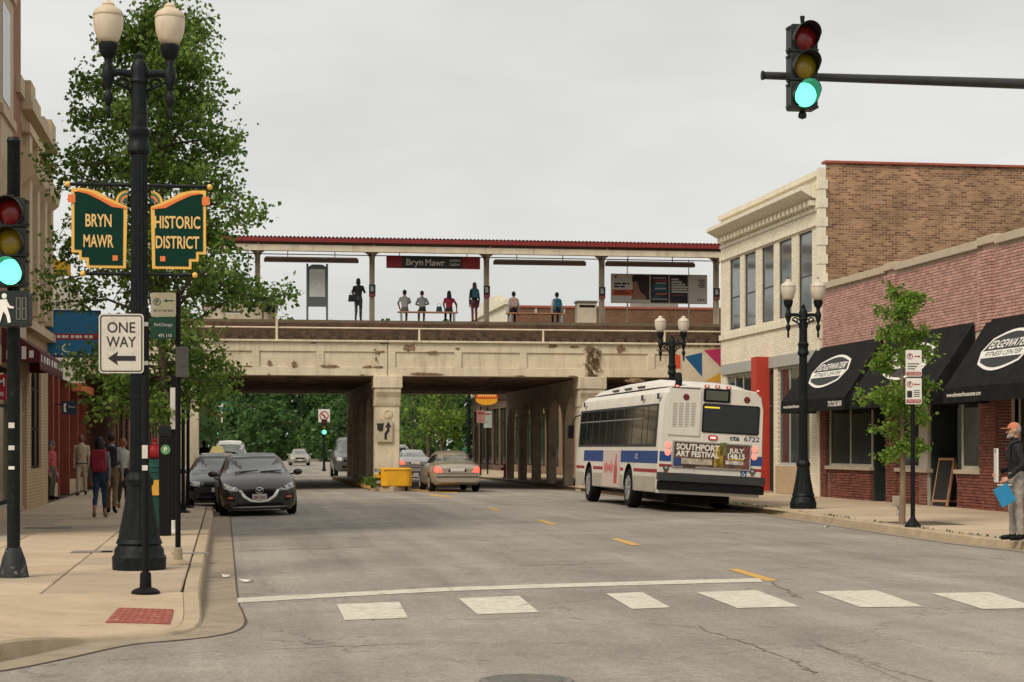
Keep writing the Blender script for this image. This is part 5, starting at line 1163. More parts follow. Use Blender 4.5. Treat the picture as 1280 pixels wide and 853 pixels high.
# pay station
p = GP(206, 669.5, ZW); p.z = ZW; o = thing('pay_station', 'black parking pay station with green ring mark on the left footway', 'parking meter', p, R(4))
G().box(-.09, .1, -.16, .16, 0, 1.62).build('body', m_blackm, o, bevel=.015); G().prism([(-.16, 1.62), (.16, 1.62), (.12, 1.78), (-.1, 1.78)], 'x', -.09, .1).build('hood', m_blackm, o)
q = G().lathe([(.078, 0), (.078, .006), (.06, .006), (.06, .003), (0, .003)], 24).build('ring_mark', M('ring_green', (.12, .30, .12), .5, .1, 4), o, loc=(.005, -.162, 1.40)); q.rotation_euler = (R(90), 0, 0); text('P', .05, .08, (.005, -.17, 1.40), o, m_inkw, bold=.03)
# slim black posts along the left kerb
for i, (x, yb_, yt, lab) in enumerate(((216.5, 666, 470, 'black post on a white foot beside the pay station'), (229, 641, 440, 'slim black post with grey plate, the nearer of a pair along the left kerb'), (235, 635, 470, 'slim black post, the farther of a pair along the left kerb'))):
    p = GP(x, yb_, ZW); p.z = ZW; ff = (yb_ - 560) / (CAM_H - ZW); o = thing('sign_post', lab, 'post', p, group='slim posts along the left kerb'); flange(o, .16, m_plate if i == 0 else m_blackm); H = CAM_H - ZW + (560 - yt) / ff
    G().lathe([(.04, .211), (.04, H), (0, H + .01)], 10).build('shaft', m_blackm, o, 40)
    G().box(-.05, .05, -.05, -.042, H - .9, H - .2).build('plate', m_plate if i < 2 else m_gr, o)
# green litter bin with red bag
p = GP(192, 664, ZW); p.z = ZW; o = thing('litter_bin', 'dark green litter bin with yellow sticker behind the lamp base', 'bin', p)
m_bing = M('bin_green', (.012, .075, .06), .5, .15, 5)
G().lathe([(.24, 0), (.27, .1), (.28, 1.0), (.3, 1.02), (.3, 1.08), (.26, 1.1)], 18).build('body', m_bing, o, 40); G().lathe([(.29, 1.101), (.28, 1.16), (.2, 1.22), (0, 1.24)], 18).build('lid', m_bing, o, 40)
G().box(-.1, .14, -.292, -.284, .62, .88).build('sticker', M('sticker_yellow', (.7, .38, .05), .5, .1, 5), o)
p2 = p + Vector((.02, .0, 1.235)); o = thing('red_bag', 'crumpled red bag lying on top of the green litter bin', 'bag', p2); G().ball((0, 0, .13), (.13, .12, .14), 12, 8).build('sack', M('red_plastic', (.42, .02, .03), .4, .2, 6, .6, 12), o, 60); G().lathe([(.05, .25), (.03, .29), (.06, .34), (0, .35)], 8).build('knot', M('red_plastic'), o)

# right: bus stop sign post
p = GP(1141, 659, ZW); p.z = ZW; f3 = 99 / (CAM_H - ZW); z3 = lambda y: CAM_H - ZW + (560 - y) / f3
o = thing('bus_stop_sign_post', 'black post with two white no parking signs in front of the small tree', 'road sign', p, R(-6))
G().lathe([(.15, 0), (.15, .02), (.09, .1), (.05, .16), (.04, .2)], 14).build('foot', m_blackm, o, 40); G().lathe([(.042, .201), (.042, z3(440)), (0, z3(440) + .01)], 12).build('post', m_blackm, o, 40)
for (ya_, yb_) in ((471, 438), (505.5, 473)):
    q = G().rrect(-.145, .145, z3(ya_), z3(yb_), -.06, -.052, .02).build('sign_plate', m_white, o); h = z3(yb_) - z3(ya_); zc = z3(ya_)
    G().box(-.13, .13, -.064, -.0605, zc + .02, zc + .085).build('red_strip', m_sr, q); text('TOW-ZONE', .22, .04, (0, -.066, zc + .052), q, m_inkw)
    g = G(); cxx, czz = -.07, zc + h * .76; g.add([(cxx + .055 * math.cos(k * math.pi / 9), -.0625, czz + .055 * math.sin(k * math.pi / 9)) for k in range(18)] + [(cxx + .042 * math.cos(k * math.pi / 9), -.0625, czz + .042 * math.sin(k * math.pi / 9)) for k in range(18)], [(i, (i + 1) % 18, 18 + (i + 1) % 18, 18 + i) for i in range(18)]); g.build('ring_print', m_sr, q)
    text('P', .04, .07, (cxx, -.0632, czz), q, m_ink, bold=.02); sgx = 1 if yb_ < 450 else -1
    G().prism([(.06 + sgx * .06, czz), (.06 + sgx * .03, czz + .025), (.06 + sgx * .03, czz + .008), (.06 - sgx * .05, czz + .008), (.06 - sgx * .05, czz - .008), (.06 + sgx * .03, czz - .008), (.06 + sgx * .03, czz - .025)], 'y', -.0645, -.0605).build('arrow', m_sr, q)
    if sgx == 1:
        for k in range(3): G().box(-.11, .1 - .04 * k, -.064, -.0605, zc + .22 - k * .045, zc + .235 - k * .045).build('small_print', m_ink, q)
    else:
        G().rrect(-.12, -.03, zc + .12, zc + .24, -.065, -.0605, .015).build('bus_print', m_ink, q)
        for k in range(4): G().box(.0, .11, -.064, -.0605, zc + .24 - k * .035, zc + .252 - k * .035).build('small_print', m_ink, q)
# small electric box at the tree
p = GP(1122, 645, ZW); p.z = ZW; o = thing('junction_box', 'small grey electric box on a bent pipe beside the young tree trunk', 'box', p); G().box(-.1, .1, -.06, .06, .2, .42).build('case', M('case_grey', (.33, .29, .23), .7, .15, 6), o, bevel=.01); G().tube([(0, 0, 0), (.02, 0, .1), (0, 0, .2)], .025, 6).build('pipe', m_steel, o)

# crash barrier in front of the median pier, and keep-right sign
t0_, t1_ = TS(474, 63.9), TS(513, 63.9)
isl = struct(G().prism([(5.05, 64.2), (5.3, 63.4), (5.75, 63.1), (6.2, 63.4), (6.45, 64.2), (6.45, 87), (5.75, 88.5), (5.05, 87)], 'z', -.02, .17).build('median_island', m_kerb, bevel=.02))
G().box(5.02, 5.045, 64.3, 86.8, .06, .172).build('yellow_kerb_paint', m_yellowp, isl)
o = thing('crash_barrier', 'yellow crash barrier box in front of the centre bridge pier', 'barrier', (0, 63.6, 0)); zb0, zb1 = .17, ZS(490, 585, 63.6)
m_yb = M('barrier_yellow', (.72, .36, .012), .5, .1, 4, spots=.3, spotscale=3, dirt=(.3, .16, .03))
g = G(); pts = rr(t0_, t1_, -.45, .75, .22); g.prism(pts, 'z', zb0, zb1); g.build('body', m_yb, o, bevel=.03)
for k in range(3): G().box(t0_ - .14, t0_ - .003, -.3, .6, zb0 + .1 + k * .2, zb0 + .2 + k * .2).build('side_fin', m_yb if k % 2 else m_steel, o)
G().box(t0_ + .1, t1_ - .1, -.452, -.4505, zb1 - .1, zb1 - .07).build('body_seam', M('seam_brown', (.25, .13, .02), .8, .1, 4), o); G().box(t0_ + .15, t1_ - .15, -.2, .6, .0, zb0).build('skid', m_blackm, o)
zk0, zk1 = ZS(480, 552.5, SB - .1), ZS(480, 524, SB - .1); w = TS(490.5, SB - .1) - TS(469, SB - .1)
o = thing('keep_right_sign', 'faded cream keep right sign on the centre pier', 'road sign', (TS(480, SB - .1), SB - .02, zk0)); H = zk1 - zk0
q = G().rrect(-w / 2, w / 2, 0, H, -.02, .0, .03).build('plate', M('sign_dirty_cream', (.48, .42, .30), .6, .15, 4, spots=.4, spotscale=5), o)
G().prism([(-.25, H * .8), (.0, H * .82), (-.02, H * .55), (-.06, H * .46), (-.18, H * .46), (-.23, H * .55)], 'y', -.026, -.021).build('island_print', m_ink, q)
G().prism([(.02, .08), (.11, .08), (.11, .26), (.2, .38), (.2, .52), (.27, .52), (.16, .72), (.04, .52), (.11, .52), (.11, .42), (.02, .30)], 'y', -.026, -.0215).build('arrow', m_ink, q)
# hydrant
p = P(633, 560, 86.4); p.z = ZW; o = thing('fire_hydrant', 'red fire hydrant on the kerb beyond the bridge', 'hydrant', p); m_hy = M('hydrant_red', (.35, .03, .025), .5, .15, 6)
G().lathe([(.2, 0), (.2, .05), (.14, .08), (.13, .55), (.17, .58), (.17, .63), (.13, .7), (.06, .78), (.04, .84), (0, .85)], 14).build('barrel', m_hy, o, 40)
for sx in (-1, 1): q = G().lathe([(.07, 0), (.07, .12), (.04, .15)], 10).build('nozzle', m_hy, o, 40, loc=(sx * .12, 0, .45)); q.rotation_euler = (0, R(90 * sx), 0)
# far signals and signs
def fars(nm, label, x, d, sz):
    p = P(x, 560, d); p.z = zr(p.x) if 0 < p.x < 12 else ZW; o = thing('far_signal', label, 'traffic signal', p, group='far traffic signals beyond the bridge'); G().lathe([(.14, 0), (.08, .3), (.07, 4.2), (0, 4.25)], 10).build('post', m_black, o, 40)
    head(o, 0, -.3, CAM_H - p.z + (560 - 534) / 2300 * d, .33, .14, .15); G().box(-.02, .02, -.11, -.06, 2.4, 3.2).build('bracket', m_black, o)
    zs_ = CAM_H - p.z + (560 - 520) / 2300 * d; q = G().box(-.37, .37, -.12, -.1, zs_ - .42, zs_ + .42).build('sign_plate', m_white, o)
    g = G(); n = 18; g.add([(.3 * math.cos(k * 2 * math.pi / n), -.123, zs_ + .3 * math.sin(k * 2 * math.pi / n)) for k in range(n)] + [(.23 * math.cos(k * 2 * math.pi / n), -.123, zs_ + .23 * math.sin(k * 2 * math.pi / n)) for k in range(n)], [(i, (i + 1) % n, n + (i + 1) % n, n + i) for i in range(n)]); g.build('ring_print', m_sr, q)
    G().prism([(-.2, .15), (-.15, .2), (.2, -.15), (.15, -.2)], 'y', -.125, -.121).build('slash_print', m_sr, q).location.z = zs_; G().prism([(-.02, -.16), (.06, -.16), (.06, .04), (-.06, .1), (-.06, .16), (-.17, .05), (-.06, -.04), (-.06, .02), (-.02, 0)], 'y', -.1235, -.1205).build('arrow', m_ink, q).location.z = zs_
    return o, p
o, p = fars('far_signal', 'far green signal with no turn sign beside the left trees', 271, 118, 1)
zg = CAM_H - p.z + (560 - 507) / 2300 * 118; G().box(-.3, 1.0, -.08, -.05, zg - .28, zg + .28).build('street_plate', M('street_green', (.03, .20, .14), .5, .1, 4), o); G().box(-.15, .85, -.085, -.081, zg - .09, zg + .09).build('worn_print', m_inkw, o)
fars('far_signal', 'far green signal with no turn sign above the middle of the street', 405, 118, 1)
for x, y0, y1, d, lab, mm in ((601, 513, 529, 97, 'white and red parking sign beyond the bridge', M('sign_pinkish', (.5, .25, .22), .5, .3, 6)), (609.5, 514, 535, 99, 'white and green bus sign beyond the bridge', M('sign_pale_green', (.33, .40, .34), .5, .3, 6))):
    p = P(x, 560, d); p.z = ZW; o = thing('parking_sign', lab, 'road sign', p); G().lathe([(.04, 0), (.04, 3.6), (0, 3.61)], 8).build('post', m_blackm, o); z0, z1 = CAM_H - ZW + (560 - y1) * d / 2300, CAM_H - ZW + (560 - y0) * d / 2300; G().box(-.22, .22, -.06, -.045, z0, z1).build('plate', mm, o); G().box(-.16, .16, -.064, -.0605, z1 - .2, z1 - .12).build('print', m_sr, o)
# ------------------------------------------------------------------ cars
def wheel(parent, x, y, r, side, rimmat, w=.2, spokes=10, name='wheel'):
    t = G().lathe([(r * .62, -w / 2), (r - .03, -w / 2), (r - .005, -w / 2 + .03), (r, -w / 4), (r, w / 4), (r - .005, w / 2 - .03), (r - .03, w / 2), (r * .62, w / 2)], 26)
    o = bpy.data.objects.new(name, None); COL.objects.link(o); o.parent = parent; o.location = (x, y, r)
    q = t.build('tyre', m_tyre, o, 40); q.rotation_euler = (0, R(90), 0)
    g = G().lathe([(r * .64, w * .1), (r * .64, w * .515), (r * .6, w * .54), (r * .55, w * .508), (.08, w * .515), (.07, w * .57), (0, w * .58)], 24)
    for k in range(spokes):
        g.cb(math.cos(2 * math.pi * k / spokes) * r * .34, math.sin(2 * math.pi * k / spokes) * r * .34, w * .52, r * .5, .035, .03, 0, Matrix.Rotation(2 * math.pi * k / spokes, 3, 'Z'))
    q = g.build('rim', rimmat, o, 40); q.rotation_euler = (0, R(90 * side), 0)
    return o
def ip(tab, y):
    return float(np.interp(y, [q[0] for q in tab], [q[1] for q in tab]))
def smooth_tab(tab, lo, hi, n=44, it=2):
    ys = np.linspace(lo, hi, n); v = np.interp(ys, [q[0] for q in tab], [q[1] for q in tab])
    for _ in range(it): v[1:-1] = .25 * v[:-2] + .5 * v[1:-1] + .25 * v[2:]
    return [(float(a), float(b)) for a, b in zip(ys, v)]
CARCACHE = {}
def carshell(key, sp):
    if key in CARCACHE: return CARCACHE[key]
    lo, hi = sp['top'][0][0], sp['top'][-1][0]; N = 44
    T = smooth_tab(sp['top'], lo, hi); S = smooth_tab(sp['sh'], lo, hi); Wt = smooth_tab(sp['w'], lo, hi, it=3); Zb = smooth_tab(sp['zb'], lo, hi)
    g = G(); vs = []
    for i in range(N):
        y = T[i][0]; t, s, w, zb = T[i][1], S[i][1], Wt[i][1], Zb[i][1]; wr = sp['wr']
        s = min(s, t - .01); c = max(0, min(1, (t - s - .10) / .30)); c = c * c * (3 - 2 * c)
        hood = [(.80 * w, s + (t - s) * .5), (.6 * w, s + (t - s) * .8), (.32 * w, s + (t - s) * .95), (0, t)]
        cab = [(.885 * w, s + .035), (wr + .05, t - .14), (wr * .84, t - .025), (0, t)]
        up = [(a[0] * (1 - c) + b[0] * c, a[1] * (1 - c) + b[1] * c) for a, b in zip(hood, cab)]
        half = [(0, zb), (.84 * w, zb), (.955 * w, zb + .09), (w, zb + (s - zb) * .5), (.985 * w, s - .09), (.935 * w, s)] + up
        ring = half + [(-x, z) for x, z in half[-2:0:-1]]
        vs += [(x, y, z) for x, z in ring]
    n = len(ring); fs = [(i * n + j, i * n + (j + 1) % n, (i + 1) * n + (j + 1) % n, (i + 1) * n + j) for i in range(N - 1) for j in range(n)]
    fs += [tuple(range(n)), tuple((N - 1) * n + j for j in range(n - 1, -1, -1))]
    g.add(vs, fs); me = g.mesh('car_body', 35)
    bm = bmesh.new(); bm.from_mesh(me); bvh = BVHTree.FromBMesh(bm); bm.free()
    cut = G()
    for yy in sp['axles']:
        for sd in (-1, 1):
            wv = ip(sp['w'], yy); cg = G().lathe([(sp['wheel'] + .055, 0), (sp['wheel'] + .055, .42)], 24)
            for v in cg.v: pass
            cut.add([(sd * (wv - .3 + v[2]), yy + v[0], sp['wheel'] + v[1]) for v in cg.v], cg.f, 1)
    cm = cut.mesh('cut'); co = bpy.data.objects.new('cut', cm); COL.objects.link(co)
    me.materials.append(m_rubber); me.materials.append(m_rubber)
    try:
        out = baked(me, [('BOOLEAN', dict(operation='DIFFERENCE', object=co, solver='EXACT'))])
        if len(out.polygons) < 300: out = me
    except Exception: out = me
    bpy.data.objects.remove(co)
    out.polygons.foreach_set('use_smooth', [True] * len(out.polygons)); out.set_sharp_from_angle(angle=R(32))
    CARCACHE[key] = (out, bvh); return CARCACHE[key]
def car(name, label, loc, rz, key, sp, paint, front=True, rear=True, group='cars on the street', rim=None, lit=False, plate=True):
    out, bvh = carshell(key, sp); o = thing(name, label, 'car', loc, rz, group)
    me = out.copy(); me.materials.clear(); me.materials.append(paint); me.materials.append(m_rubber)
    body = put('body', me, None, o)
    def pt(nm, poly, axis, sgn, mat, off=.006, step=.1, par=None): return put(nm, patch(bvh, poly, axis, sgn, off, step), mat, par or o)
    for nm, poly, axis, sgn, mat, off in sp['patches']:
        if nm.startswith('!'): nm = nm[1:]; mm = mat
        if axis == 'x':
            for s_ in (-1, 1): pt(nm, poly, 'x', s_, mat, off)
        elif isinstance(poly, tuple):       # mirrored pair
            for s_ in (-1, 1): pt(nm, [(x * s_, z) for x, z in poly[0]], axis, sgn, mat if not (lit and nm == 'tail_light') else m_lamp_red, off, .06)
        else: pt(nm, poly, axis, sgn, mat, off)
    for yy in sp['axles']:
        for sd in (-1, 1): wheel(o, sd * (ip(sp['w'], yy) - .115), yy, sp['wheel'], sd, rim or m_steel)
    wm = ip(sp['w'], sp['mir']) ; zm = ip(sp['sh'], sp['mir']) + .06
    for sd in (-1, 1):
        q = G().ball((sd * (wm + .10), sp['mir'], zm), (.11, .07, .075), 12, 8).build('mirror', paint, o, 60); G().tube([(sd * (wm - .12), sp['mir'] + .02, zm - .05), (sd * (wm + .04), sp['mir'], zm - .03)], .02, 6).build('mirror_arm', m_rubber, q)
    return o, bvh, pt
m_paint_b = M('brown_metallic', (.034, .024, .019), .32, .05, 4, metal=.15, spec=.3, coat=.35)
m_paint_d = M('black_metallic', (.009, .009, .010), .28, .05, 4, metal=.1, spec=.3, coat=.4)
m_paint_g = M('gold_metallic', (.40, .345, .27), .35, .05, 4, metal=.45, coat=.6)
m_paint_s = M('silver_metallic', (.36, .36, .34), .35, .05, 4, metal=.5, coat=.6)
m_paint_r = M('dark_red_metallic', (.16, .02, .02), .3, .05, 4, metal=.3, coat=.6)
m_paint_w = M('white_enamel', (.62, .60, .55), .35, .04, 4, coat=.5)
m_wind = M('windscreen', (.12, .135, .125), .05, .45, 2.5, spec=.9, coat=.5)
HATCH = dict(top=[(-2.22, .62), (-2.12, .70), (-1.7, .86), (-1.12, .98), (-.3, 1.40), (.0, 1.445), (.5, 1.45), (1.3, 1.38), (1.75, 1.22), (2.1, .98), (2.2, .8)],
             sh=[(-2.22, .54), (-2.1, .64), (-1.6, .82), (-1.1, .90), (0, .92), (1.5, .97), (2.1, .90), (2.2, .74)],
             w=[(-2.22, .70), (-2.12, .80), (-1.9, .87), (-1.4, .895), (0, .9), (1.4, .9), (2.0, .84), (2.2, .74)], zb=[(-2.22, .17), (-2.1, .14), (2.1, .18), (2.2, .3)], wr=.6, axles=(-1.37, 1.33), wheel=.32, mir=-.75,
             patches=[('windscreen', [(-.69, .985), (.69, .985), (.565, 1.37), (-.565, 1.37)], 'y', -1, m_wind, .006), ('rear_window', [(-.58, 1.02), (.58, 1.02), (.48, 1.33), (-.48, 1.33)], 'y', 1, m_glass, .006),
                      ('side_window', [(-.82, .99), (.25, 1.0), (.25, 1.33), (-.28, 1.34)], 'x', 1, m_glass, .006), ('side_window', [(.32, 1.0), (1.25, 1.03), (1.1, 1.27), (.32, 1.33)], 'x', 1, m_glass, .006),
                      ('headlight', ([(.45, .575), (.62, .585), (.80, .64), (.83, .74), (.76, .755), (.58, .67), (.46, .62)],), 'y', -1, m_headl, .008),
                      ('chrome_wing', [(-.47, .61), (-.40, .60), (-.30, .46), (-.16, .37), (0, .345), (.16, .37), (.30, .46), (.40, .60), (.47, .61), (.37, .44), (.2, .335), (0, .315), (-.2, .335), (-.37, .44)], 'y', -1, m_chrome, .013),
                      ('grille', [(-.42, .625), (.42, .625), (.37, .55), (.27, .44), (.12, .36), (-.12, .36), (-.27, .44), (-.37, .55)], 'y', -1, m_blackm, .008),
                      ('lower_intake', [(-.5, .30), (.5, .30), (.58, .23), (-.58, .23)], 'y', -1, m_blackm, .007), ('lip_chrome', [(-.62, .222), (.62, .222), (.64, .205), (-.64, .205)], 'y', -1, m_steel, .012),
                      ('fog_lamp', ([(.60, .40), (.74, .42), (.73, .46), (.61, .455)],), 'y', -1, m_amber, .008), ('fog_bezel', ([(.54, .34), (.79, .37), (.78, .5), (.62, .48)],), 'y', -1, m_blackm, .004),
                      ('tail_light', ([(.5, .84), (.74, .84), (.72, .95), (.52, .93)],), 'y', 1, m_lamp_dull, .008)])
pM = on_road(318, 645); 
mz, bvh, pt = car('parked_car', 'dark brown hatchback with chrome edged grille parked at the left kerb', (pM.x + .04, pM.y + 2.0, zr(pM.x)), 0, 'hatch', HATCH, m_paint_b, rim=m_rubber, group='parked cars')
mz.rotation_euler = (0, R(-1.6), R(2.2))
pt('licence_plate', [(-.165, .36), (.165, .36), (.165, .505), (-.165, .505)], 'y', -1, m_plate, .02)
text('EM 7760', .26, .07, (0, -2.265, .43), mz, M('plate_ink', (.25, .1, .08), .6, .1, 5), bold=.02)
em = G(); n = 28
em.tube([(.085 * math.cos(2 * math.pi * k / n), 0, .065 * math.sin(2 * math.pi * k / n)) for k in range(n + 1)], .011, 6); em.tube([(-.075, -.005, .03), (-.04, -.008, .02), (0, -.01, -.015), (.04, -.008, .02), (.075, -.005, .03)], .012, 6)
em.build('badge', m_chrome, mz, 60, loc=(0, -2.245, .585))
for sx in (-1, 1):
    for k, x in enumerate((.56, .70)): q = G().lathe([(.062 - .01 * k, 0), (.062 - .01 * k, .015), (.045, .02), (.04, .01), (0, .012)], 16).build('lamp_ring', m_chrome, mz, 50, loc=(sx * x, -2.155 + .10 * k, .615 + .035 * k)); q.rotation_euler = (R(90), 0, R(-25 * sx))
for (a, b) in (((-.5, -1.13, 1.0), (.05, -1.05, 1.03)), ((.1, -1.13, 1.0), (.6, -1.06, 1.02))): G().tube([a, b], .012, 5).build('wiper', m_rubber, mz)
for yy in (-.1, .85):
    for sx in (-1, 1): G().box(sx * .9 - .015, sx * .9 + .015, yy, yy + .18, .83, .86).build('door_handle', m_paint_b, mz)

SEDAN = dict(top=[(-2.25, .62), (-2.15, .70), (-1.6, .86), (-.95, .95), (-.25, 1.36), (.05, 1.42), (.7, 1.41), (1.05, 1.33), (1.62, 1.02), (2.15, .96), (2.25, .82)],
             sh=[(-2.25, .56), (-2.1, .66), (-1.0, .86), (0, .90), (1.2, .93), (2.15, .88), (2.25, .74)], w=[(-2.25, .66), (-2.1, .78), (-1.7, .85), (0, .87), (1.5, .87), (2.05, .83), (2.25, .76)], zb=[(-2.25, .26), (-2.1, .2), (2.1, .24), (2.25, .34)], wr=.53, axles=(-1.4, 1.32), wheel=.315, mir=-.62,
             patches=[('windscreen', [(-.66, .97), (.66, .97), (.53, 1.35), (-.53, 1.35)], 'y', -1, m_wind, .006), ('rear_window', [(-.63, 1.05), (.63, 1.05), (.50, 1.345), (-.50, 1.345)], 'y', 1, m_wind, .006),
                      ('side_window', [(-.66, .96), (.35, .98), (.35, 1.30), (-.2, 1.31)], 'x', 1, m_glass, .006), ('side_window', [(.42, .98), (1.3, 1.0), (1.0, 1.25), (.42, 1.30)], 'x', 1, m_glass, .006),
                      ('headlight', ([(.5, .56), (.76, .58), (.78, .70), (.5, .68)],), 'y', -1, m_headl, .008), ('grille', [(-.38, .55), (.38, .55), (.4, .68), (-.4, .68)], 'y', -1, m_blackm, .008), ('lower_intake', [(-.5, .32), (.5, .32), (.5, .40), (-.5, .40)], 'y', -1, m_blackm, .006),
                      ('tail_light', ([(.50, .68), (.78, .66), (.79, .82), (.70, .91), (.56, .78)],), 'y', 1, m_lamp_dull, .009), ('boot_recess', [(-.3, .68), (.3, .68), (.32, .84), (-.32, .84)], 'y', 1, m_rubber, .004), ('licence_plate', [(-.24, .70), (.24, .70), (.24, .82), (-.24, .82)], 'y', 1, m_plate, .012),
                      ('boot_line', [(-.68, .615), (.68, .615), (.68, .63), (-.68, .63)], 'y', 1, m_rubber, .006), ('bumper_strip', [(-.72, .50), (.72, .50), (.72, .535), (-.72, .535)], 'y', 1, m_rubber, .008), ('front_plate', [(-.2, .42), (.2, .42), (.2, .53), (-.2, .53)], 'y', -1, m_plate, .012)])
pS = on_road(570, 615.5)
sd, _, pt = car('gold_sedan', 'gold sedan with lit tail lights driving away toward the bridge', (pS.x, pS.y + 2.15, zr(pS.x)), R(180 + 1), 'sedan', SEDAN, m_paint_g, lit=True, group='moving cars')
pt('badge', [(-.03, .88), (.03, .88), (.03, .92), (-.03, .92)], 'y', 1, m_chrome, .012)
SUV = dict(top=[(-2.3, .78), (-2.2, .88), (-1.6, 1.02), (-1.05, 1.12), (-.45, 1.62), (-.1, 1.70), (1.2, 1.70), (1.8, 1.62), (2.15, 1.1), (2.25, .9)], sh=[(-2.3, .66), (-2.1, .82), (-1, 1.04), (0, 1.06), (1.8, 1.1), (2.2, .98), (2.25, .8)],
           w=[(-2.3, .72), (-2.1, .86), (-1.6, .92), (0, .93), (1.7, .93), (2.1, .88), (2.25, .82)], zb=[(-2.3, .36), (-2.1, .26), (2.1, .28), (2.25, .4)], wr=.6, axles=(-1.42, 1.4), wheel=.36, mir=-.7,
           patches=[('windscreen', [(-.7, 1.13), (.7, 1.13), (.6, 1.60), (-.6, 1.60)], 'y', -1, m_wind, .006), ('rear_window', [(-.66, 1.15), (.66, 1.15), (.58, 1.58), (-.58, 1.58)], 'y', 1, m_glass, .006), ('side_window', [(-.7, 1.13), (.3, 1.14), (.3, 1.56), (-.4, 1.57)], 'x', 1, m_glass, .006), ('side_window', [(.38, 1.14), (1.7, 1.16), (1.55, 1.5), (.38, 1.56)], 'x', 1, m_glass, .006),
                    ('headlight', ([(.56, .72), (.82, .74), (.84, .87), (.56, .85)],), 'y', -1, m_headl, .008), ('grille', [(-.45, .66), (.45, .66), (.47, .84), (-.47, .84)], 'y', -1, m_blackm, .008), ('lower_intake', [(-.55, .4), (.55, .4), (.55, .52), (-.55, .52)], 'y', -1, m_blackm, .006), ('front_plate', [(-.18, .5), (.18, .5), (.18, .62), (-.18, .62)], 'y', -1, m_plate, .012),
                    ('tail_light', ([(.62, .86), (.83, .86), (.82, 1.1), (.66, 1.1)],), 'y', 1, m_lamp_dull, .009), ('licence_plate', [(-.24, .78), (.24, .78), (.24, .9), (-.24, .9)], 'y', 1, m_plate, .012), ('bumper_strip', [(-.75, .55), (.75, .55), (.75, .62), (-.75, .62)], 'y', 1, m_rubber, .008)])
def at_kerb(px, d, dx=0): p = P(px, 560, d); return (p.x + dx, p.y, zr(p.x))
# parked row on the left behind the hatchback
q, _, _ = car('parked_car', 'black sedan parked just behind the brown hatchback', (-.15, pM.y + 7.6, zr(.8)), R(1), 'sedan', SEDAN, m_paint_d, group='parked cars', rim=m_rubber)
q, _, _ = car('parked_taxi', 'white taxi with roof light parked third along the left kerb', (-.2, 55.5, zr(.9)), 0, 'sedan', SEDAN, m_paint_w, group='parked cars')
tl = G().prism([(-.22, 1.42), (.22, 1.42), (.14, 1.60), (-.14, 1.60)], 'y', .2, .42).build('roof_light', M('taxi_amber', (.6, .5, .2), .5, .1, 4), q)
q, _, _ = car('parked_van', 'white tall vehicle parked at the left kerb just beyond the bridge', (.3, 90, zr(.9)), 0, 'suv', SUV, m_paint_w, group='parked cars'); q.scale = (1, 1, 1.13)
car('parked_car', 'silver car parked at the left kerb under the bridge', (.0, 74, zr(1)), 0, 'sedan', SEDAN, m_paint_s, group='parked cars')
# oncoming far car and the van beside the pier
pf = on_road(374, 582); car('far_car', 'distant beige car coming up the left lane beyond the bridge', (pf.x, pf.y, zr(pf.x)), 0, 'sedan', SEDAN, M('pale_beige_metallic', (.34, .31, .24), .35, .05, 4, metal=.4), group='moving cars')
pv = P(424, 560, 92); car('grey_van', 'grey tall vehicle partly hidden behind the centre pier', (6.35, 94.0, 0), 0, 'suv', SUV, M('grey_metallic', (.12, .12, .115), .35, .05, 4, metal=.4, coat=.5), group='moving cars')[0].scale = (1, 1, 1.2)
# cars ahead of the gold sedan
pa = P(519, 560, 92); car('silver_sedan', 'silver sedan with lit tail lights ahead just past the bridge', (pa.x, pa.y + 2, 0), R(180), 'sedan', SEDAN, m_paint_s, lit=True, group='moving cars')
pa = P(497, 560, 101); car('silver_wagon', 'silver wagon ahead of the silver sedan beside the pier', (pa.x + .1, pa.y + 3, 0), R(180), 'suv', SUV, m_paint_s, lit=True, group='moving cars')

# ------------------------------------------------------------------ city bus
BX, BY, BLN, BWD = 10.12, 42.6, 10.8, 2.55
bus = thing('city_bus', 'white city bus with blue and red stripes leaning at the right kerb', 'bus', (BX, BY, zr(BX) + .04)); bus.rotation_euler = (0, R(3.2), R(-.3))
m_bw = M('bus_white', (.68, .645, .57), .45, .05, 1.5, streak=.25, dirt=(.32, .26, .18)); m_bs = M('bus_silver_skirt', (.42, .38, .31), .5, .08, 2, streak=.4, dirt=(.2, .15, .1))
m_bg2 = M('bus_grey_trim', (.035, .036, .036), .6, .1, 4); m_bred = M('bus_red', (.33, .025, .03), .45, .06, 4)
sec = [(0.03, .42), (BWD - .03, .42), (BWD, .6), (BWD, 1.4), (BWD - .03, 2.55), (BWD - .09, 2.82), (BWD - .22, 2.95), (BWD - .6, 3.01), (.6, 3.01), (.22, 2.95), (.09, 2.82), (.03, 2.55), (0, 1.4), (0, .6)]
# body shell with wheel openings
g = G(); ny = [0, .08, .5, 3.3, 8.6, BLN - .6, BLN - .15, BLN]; vs = []
for i, y in enumerate(ny):
    k = .975 if y == 0 else (.93 if y == BLN else (.985 if y == BLN - .15 else 1))
    for (x, z) in sec: vs.append((BWD / 2 + (x - BWD / 2) * k, y, .42 + (z - .42) * (.99 if k < 1 else 1)))
n = len(sec); fs = [(i * n + j, i * n + (j + 1) % n, (i + 1) * n + (j + 1) % n, (i + 1) * n + j) for i in range(len(ny) - 1) for j in range(n)] + [tuple(range(n)), tuple((len(ny) - 1) * n + j for j in range(n - 1, -1, -1))]
g.add(vs, fs); shell = g.mesh('body', 30); cut = G()
for y in (3.3, 8.6):
    cg = G().lathe([(.6, 0), (.6, .55)], 24)
    for x0 in (-.2, BWD - .35): cut.add([(x0 + v[2], y + v[0], .5 + v[1]) for v in cg.v], cg.f, 1)
co = bpy.data.objects.new('cut', cut.mesh('cut')); COL.objects.link(co); shell.materials.append(m_bw); shell.materials.append(m_rubber)
